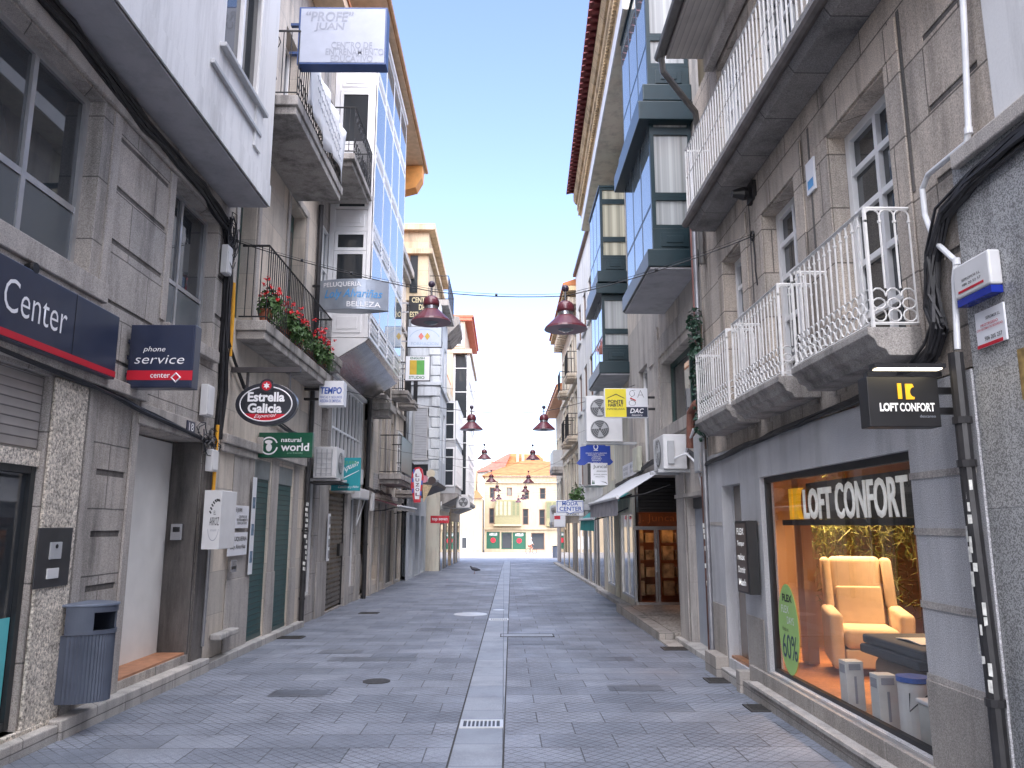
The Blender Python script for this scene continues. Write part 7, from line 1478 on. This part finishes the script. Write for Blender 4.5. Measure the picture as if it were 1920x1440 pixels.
# sofa part at the right with dark throw
t = thing('sofa', 'low beige sofa end under dark folded mattresses at the right of the shop window', 'sofa', (3.6, 6.6, .17)); SG = plain('beige_upholstery', (.36, .30, .24), .85, 0, .08, 10)
soft('sofa_base', t, lambda m: m.box(3.30, 4.1, 6.15, 7.1, .22, .46), SG, .08); soft('sofa_arm', t, lambda m: m.box(3.22, 3.5, 6.2, 7.12, .20, .60), SG, .10)
m = MB()
for x, y in ((3.34, 6.25), (3.34, 7.0), (4.0, 6.25), (4.0, 7.0)): m.box(x - .02, x + .02, y - .02, y + .02, .165, .222)
m.build('feet', BLACK, t)
t = thing('mattress_stack', 'dark blue grey mattress samples stacked on the sofa end', 'mattress', (3.6, 6.6, .6))
for i, z in enumerate((.605, .685)): soft('mattress', t, lambda m, z=z: m.box(3.14 + .03 * i, 4.0, 6.15, 7.15, z, z + .075), plain('slate_fabric', (.06, .07, .085), .8) if 'slate_fabric' not in MATS else MATS['slate_fabric'], .02)
t = thing('open_book', 'open catalogue lying on the dark mattress samples', 'book', (3.5, 6.6, .76)); m = MB(); m.prism([(3.3, 6.4, .765), (3.3, 6.6, .775), (3.3, 6.8, .765), (3.3, 6.8, .77), (3.3, 6.6, .785), (3.3, 6.4, .77)], (.26, 0, 0)); m.build('pages', SIGNW, t)
for i, (y, x, lab) in enumerate(((6.98, 2.98, 'upright white product box standing left in the shop window'), (6.36, 2.96, 'upright white product box standing in the middle of the shop window'))):
    t = thing('product_box', lab, 'box', (x, y, z0r), 'boxes in the shop window'); m = MB(); m.box(x - .075, x + .075, y - .07, y + .07, z0r, z0r + .40); m.build('carton', plain('pale_box', (.62, .64, .64), .5) if 'pale_box' not in MATS else MATS['pale_box'], t, bevel=.003)
    m = MB(); m.box(x - .05, x + .05, y - .074, y - .0705, z0r + .33, z0r + .38); m.box(x - .01, x + .01, y - .074, y - .0705, z0r + .06, z0r + .28); m.box(x - .079, x - .0755, y - .05, y + .05, z0r + .30, z0r + .37); m.build('print', LETG, t)
t = thing('canister', 'white cylindrical bedding canister with blue lid in the shop window', 'canister', (2.98, 5.93, z0r)); m = MB(); m.lathe([(.11, 0), (.11, .42), (.105, .42)], (2.98, 5.93, z0r), 24); m.build('drum', BOXW, t); m = MB(); m.lathe([(.116, .425), (.116, .46), (.001, .465)], (2.98, 5.93, z0r), 24); m.build('lid', LETBL, t); m = MB(); m.tube([(2.90, 5.84, z0r + .36), (2.88, 5.82, z0r + .24), (3.02, 5.80, z0r + .36)], .005, 4); m.build('handle', BLACK, t)
t = thing('ottoman', 'pale metal edged storage box at the right corner of the shop window', 'box', (3.02, 5.62, z0r)); m = MB(); m.box(2.90, 3.15, 5.44, 5.74, z0r, z0r + .32); m.build('box', plain('pale_box2', (.5, .5, .47), .5), t, bevel=.01); m = MB(); m.box(2.89, 3.16, 5.43, 5.75, z0r + .322, z0r + .35); m.build('lid', SIGNW, t, bevel=.008)
BAMB = plain('bamboo_leaf', (.15, .17, .04), .5, 0, .45, 25)
# bamboo plants behind the chair
for i, (x, y, lab) in enumerate(((4.15, 9.95, 'tall bamboo plant on the left behind the armchair'), (4.65, 9.7, 'tall bamboo plant in the middle behind the armchair'), (5.0, 9.2, 'tall bamboo plant on the right behind the armchair'))):
    t = thing('bamboo', lab, 'plant', (x, y, z0r), 'bamboo behind the armchair'); rnd = random.Random(60 + i)
    m = MB()
    for k in range(7): a, b = rnd.uniform(-.12, .12), rnd.uniform(-.12, .12); m.tube([(x + a, y + b, z0r + .2), (x + a * 1.6, y + b * 1.6, z0r + 1.2), (x + a * 2.4, y + b * 2.6, z0r + 2.0)], .012, 5)
    m.build('canes', plain('cane', (.16, .15, .05), .6) if 'cane' not in MATS else MATS['cane'], t, weld=False)
    foliage('foliage', BAMB, t, (x, y, z0r + 1.6), (.42, .5, .62), 1150, .042, 80 + i, spiky=True); foliage('lower_leaves', BAMB, t, (x, y, z0r + .8), (.3, .36, .5), 260, .042, 90 + i, spiky=True)
    m = MB(); m.lathe([(.12, 0), (.17, .28), (.15, .28)], (x, y, z0r), 16); m.build('pot', BLACK, t)
t = thing('display_shelf', 'dark shelf of cushions with orange maker lettering at the back of the shop', 'shelf', (5.2, 8.4, z0r))
m = MB()
for z in (.55, 1.05, 1.5): m.box(4.55, 6.2, 8.2, 8.65, z, z + .03)
m.box(4.55, 6.2, 8.655, 8.69, z0r, 2.05); m.box(4.52, 4.549, 8.2, 8.69, z0r, 2.05); m.build('shelf_frame', plain('dark_wood', (.06, .035, .025), .5), t); m = MB(); m.box(4.5, 6.2, 8.14, 8.19, 1.60, 1.82); m.build('header', BLACK, t)
text('FLEX', LO, t, (4.56, 8.135, 1.65), (1, 0, 0), (0, 0, 1), .42, .10, bold=.02)
for i, z in enumerate((.17, .585, 1.085)):
    for k in range(3): soft('cushion', t, lambda m, z=z, k=k: m.box(4.6 + k * .52, 5.08 + k * .52, 8.24, 8.55, z + .005, z + .38), FABY if (i + k) % 2 else SG, .09)

# ================================================================== BALCONY BANNER
t = thing('banner', 'long crumpled white banner hung along the upper left balcony rail', 'banner', (-2.95, 12, 8)); m = MB(); ny, nz = 26, 6; rnd = random.Random(5); gr = {}
for i in range(ny + 1):
    for k in range(nz + 1):
        y = 10.75 + 2.65 * i / ny; z = 7.92 + .95 * k / nz + (.10 * math.sin(i * .4) if k == 0 else 0); gr[i, k] = m.b.verts.new((-2.965 + .03 * math.sin(i * .9 + k * .5) + rnd.uniform(-.006, .006), y, z))
for i in range(ny):
    for k in range(nz): m.b.faces.new((gr[i, k], gr[i + 1, k], gr[i + 1, k + 1], gr[i, k + 1]))
o = m.build('cloth', plain('banner_cloth', (.74, .75, .77), .8, 0, .04), t, smooth=True); o.modifiers.new('solid', 'SOLIDIFY').thickness = .004
for i in range(0):
    y = 11.2 + (i % 12) * .14 + rnd.uniform(-.02, .02); z = 8.6 - (i // 12) * .17 + rnd.uniform(-.02, .02); m.tube([(-2.925, y, z), (-2.922, y + .03, z + .05), (-2.925, y + .05, z - .01)], .006, 3)
for k in range(3):
    MB().tube([(-2.925, 11.15 + i * .045 + k * .06, 8.62 - k * .17 - i * .004 + .045 * math.sin(i * 2.3 + k) * (1 if i % 5 else .2)) for i in range(40)], .006, 3).build('writing', LETG, t)

# ================================================================== PIGEON, CYCLIST, BINS AT THE END
px_, py_ = onG(890, 1076); gz = G(py_); t = thing('pigeon', 'dark pigeon walking on the paving left of the pale strip', 'pigeon', (px_, py_, gz))
def skin(name, verts, edges, radii, mat, par, sub=2):
    me = bpy.data.meshes.new(name); me.from_pydata(verts, edges, []); o = link(name, me, mat, par); m_ = o.modifiers.new('skin', 'SKIN'); m_.use_smooth_shade = True
    for v, r in zip(me.skin_vertices[0].data, radii): v.radius = (r, r) if not isinstance(r, tuple) else r
    me.skin_vertices[0].data[0].use_root = True; s_ = o.modifiers.new('sub', 'SUBSURF'); s_.levels = s_.render_levels = sub; return o
PIG = plain('pigeon_feathers', (.05, .052, .065), .6, 0, .3, 30); s = 1.5
V_ = [(0, 0, .13), (-.06, 0, .145), (-.10, 0, .18), (-.115, 0, .215), (-.14, 0, .213), (.08, 0, .12), (.17, 0, .105)]
skin('body', [(px_ + a * s, py_ + b * s, gz + c * s) for a, b, c in V_], [(0, 1), (1, 2), (2, 3), (3, 4), (0, 5), (5, 6)], [.055 * s, .05 * s, .03 * s, .026 * s, .006 * s, .04 * s, .012 * s], PIG, t)
m = MB()
for b in (-.02, .02): m.tube([(px_, py_ + b * s, gz + .10 * s), (px_ - .01, py_ + b * s, gz + .01), (px_ - .05, py_ + b * s, gz + .004)], .008, 5)
m.build('legs', plain('pigeon_leg', (.3, .08, .06), .6), t, weld=False)
CYY = 93.; cx_, cz_ = onY(996, 1036, CYY); cz_ = G(CYY)
bk = thing('bicycle', 'bicycle ridden away across the sunlit plaza', 'bicycle', (cx_, CYY, cz_)); BD = plain('bike_frame', (.10, .10, .11), .4, .4)
for dx in (-.52, .52):
    w_ = MB().tube([(cx_ + dx * .75 + .33 * math.cos(a * math.pi / 8) * .8, CYY + dx * .55 + .33 * math.cos(a * math.pi / 8) * .6, cz_ + .335 + .33 * math.sin(a * math.pi / 8)) for a in range(16)], .022, 5, closed=True).build('wheel', BLACK, bk)
    MB().tube([(cx_ + dx * .75, CYY + dx * .55 - .04, cz_ + .335), (cx_ + dx * .75, CYY + dx * .55 + .04, cz_ + .335)], .03, 6).build('hub', CHROME, w_)
def bp_(u, z): return (cx_ + u * .75, CYY + u * .55, cz_ + z)
m = MB(); m.tube([bp_(-.52, .335), bp_(-.15, .30), bp_(.38, .80), bp_(-.22, .78), bp_(-.52, .335)], .02, 5); m.tube([bp_(-.15, .30), bp_(-.25, .90)], .02, 5); m.tube([bp_(.52, .335), bp_(.38, .95)], .02, 5); m.build('frame', BD, bk, weld=False)
m = MB(); m.tube([(bp_(.38, .97)[0] - .14, bp_(.38, .97)[1] + .2, cz_ + 1.0), bp_(.38, .97), (bp_(.38, .97)[0] + .14, bp_(.38, .97)[1] - .2, cz_ + 1.0)], .018, 5); m.build('handlebar', BD, bk); m = MB(); b_ = bp_(-.25, .92); m.box(b_[0] - .12, b_[0] + .12, b_[1] - .07, b_[1] + .07, b_[2] - .02, b_[2] + .03); m.build('saddle', BLACK, bk, bevel=.02)
pr = thing('person', 'cyclist in white shirt and cap riding a bicycle across the plaza', 'person', (cx_, CYY, cz_ + .9)); SKN = plain('skin', (.45, .28, .2), .6)
def q_(u, v, z): return (cx_ + u * .75 - v * .55, CYY + u * .55 + v * .75, cz_ + z)
pv = [q_(-.25, 0, 1.0), q_(-.2, 0, 1.2), q_(-.12, 0, 1.42), q_(-.06, 0, 1.54), q_(-.04, 0, 1.62), q_(-.03, 0, 1.74), q_(-.14, .19, 1.42), q_(.05, .22, 1.2), q_(.3, .2, 1.06), q_(-.14, -.19, 1.42), q_(.05, -.22, 1.2), q_(.3, -.2, 1.06), q_(-.2, .1, .96), q_(.12, .13, .82), q_(-.08, .12, .42), q_(.0, .12, .34), q_(-.2, -.1, .96), q_(.06, -.13, .68), q_(-.14, -.12, .26), q_(-.06, -.12, .2)]
pe = [(0, 1), (1, 2), (2, 3), (3, 4), (4, 5), (2, 6), (6, 7), (7, 8), (2, 9), (9, 10), (10, 11), (0, 12), (12, 13), (13, 14), (14, 15), (0, 16), (16, 17), (17, 18), (18, 19)]
skin('body', pv, pe, [.15, .15, .16, .06, .09, .09, .07, .05, .035, .07, .05, .035, .1, .075, .05, .04, .1, .075, .05, .04], SKN, pr)
skin('shirt', [pv[0], pv[1], pv[2], pv[3], pv[6], pv[7], pv[9], pv[10]], [(0, 1), (1, 2), (2, 3), (2, 4), (4, 5), (2, 6), (6, 7)], [.17, .18, .19, .08, .1, .07, .1, .07], plain('white_shirt', (.75, .74, .72), .8), pr)
skin('shorts', [pv[0], pv[12], pv[13], pv[16], pv[17]], [(0, 1), (1, 2), (0, 3), (3, 4)], [.17, .13, .1, .13, .1], plain('rust_shorts', (.35, .14, .09), .8), pr)
m = MB(); c_ = pv[5]; m.lathe([(.115, .0), (.11, .05), (.07, .1), (.001, .12)], (c_[0], c_[1], c_[2] + .02), 12); m.build('cap', SIGNW, pr)
x, y = onG(1042, 1046); t = thing('plaza_bin', 'dark cylindrical litter bin at the right end of the street', 'litter bin', (x, y, G(y))); m = MB(); m.lathe([(.25, 0), (.27, .85), (.24, .9)], (x, y, G(y)), 16); m.build('bin_body', BINM, t); m = MB(); m.lathe([(.28, .9), (.28, .95), (.001, 1.0)], (x, y, G(y)), 16); m.build('lid', BLACK, t)
for px, lab in ((860, 'pale pillar at the left end of the street'), ):
    x, y = onG(px - 3, 1049); x = -3.6; t = thing('bollard', 'pale round topped bollard at the left end of the street', 'bollard', (x, 54, G(54))); m = MB(); m.lathe([(.16, 0), (.16, .8), (.12, .92), (.001, .96)], (x, 54, G(54)), 16); m.build('post', PALEW, t); m = MB(); m.lathe([(.2, 0), (.2, .1), (.17, .1)], (x, 54, G(54) - .01), 16); m.build('base', KERB, t)
for px, x, h, lab in ((735, -8.0, 5.0, 'street lamp post on the sunlit left side of the plaza'),):
    Y = 105; x = onY(884, 1030, Y)[0]; t = thing('lamp_post', lab, 'lamp post', (x, Y, G(Y))); MB().tube([(x, Y, G(Y)), (x, Y, G(Y) + 6.5)], .07, 8).build('post', GREY, t); MB().lathe([(.1, 6.5), (.25, 6.7), (.25, 6.95), (.001, 7.1)], (x, Y, G(Y)), 12).build('lantern', PALEW, t)
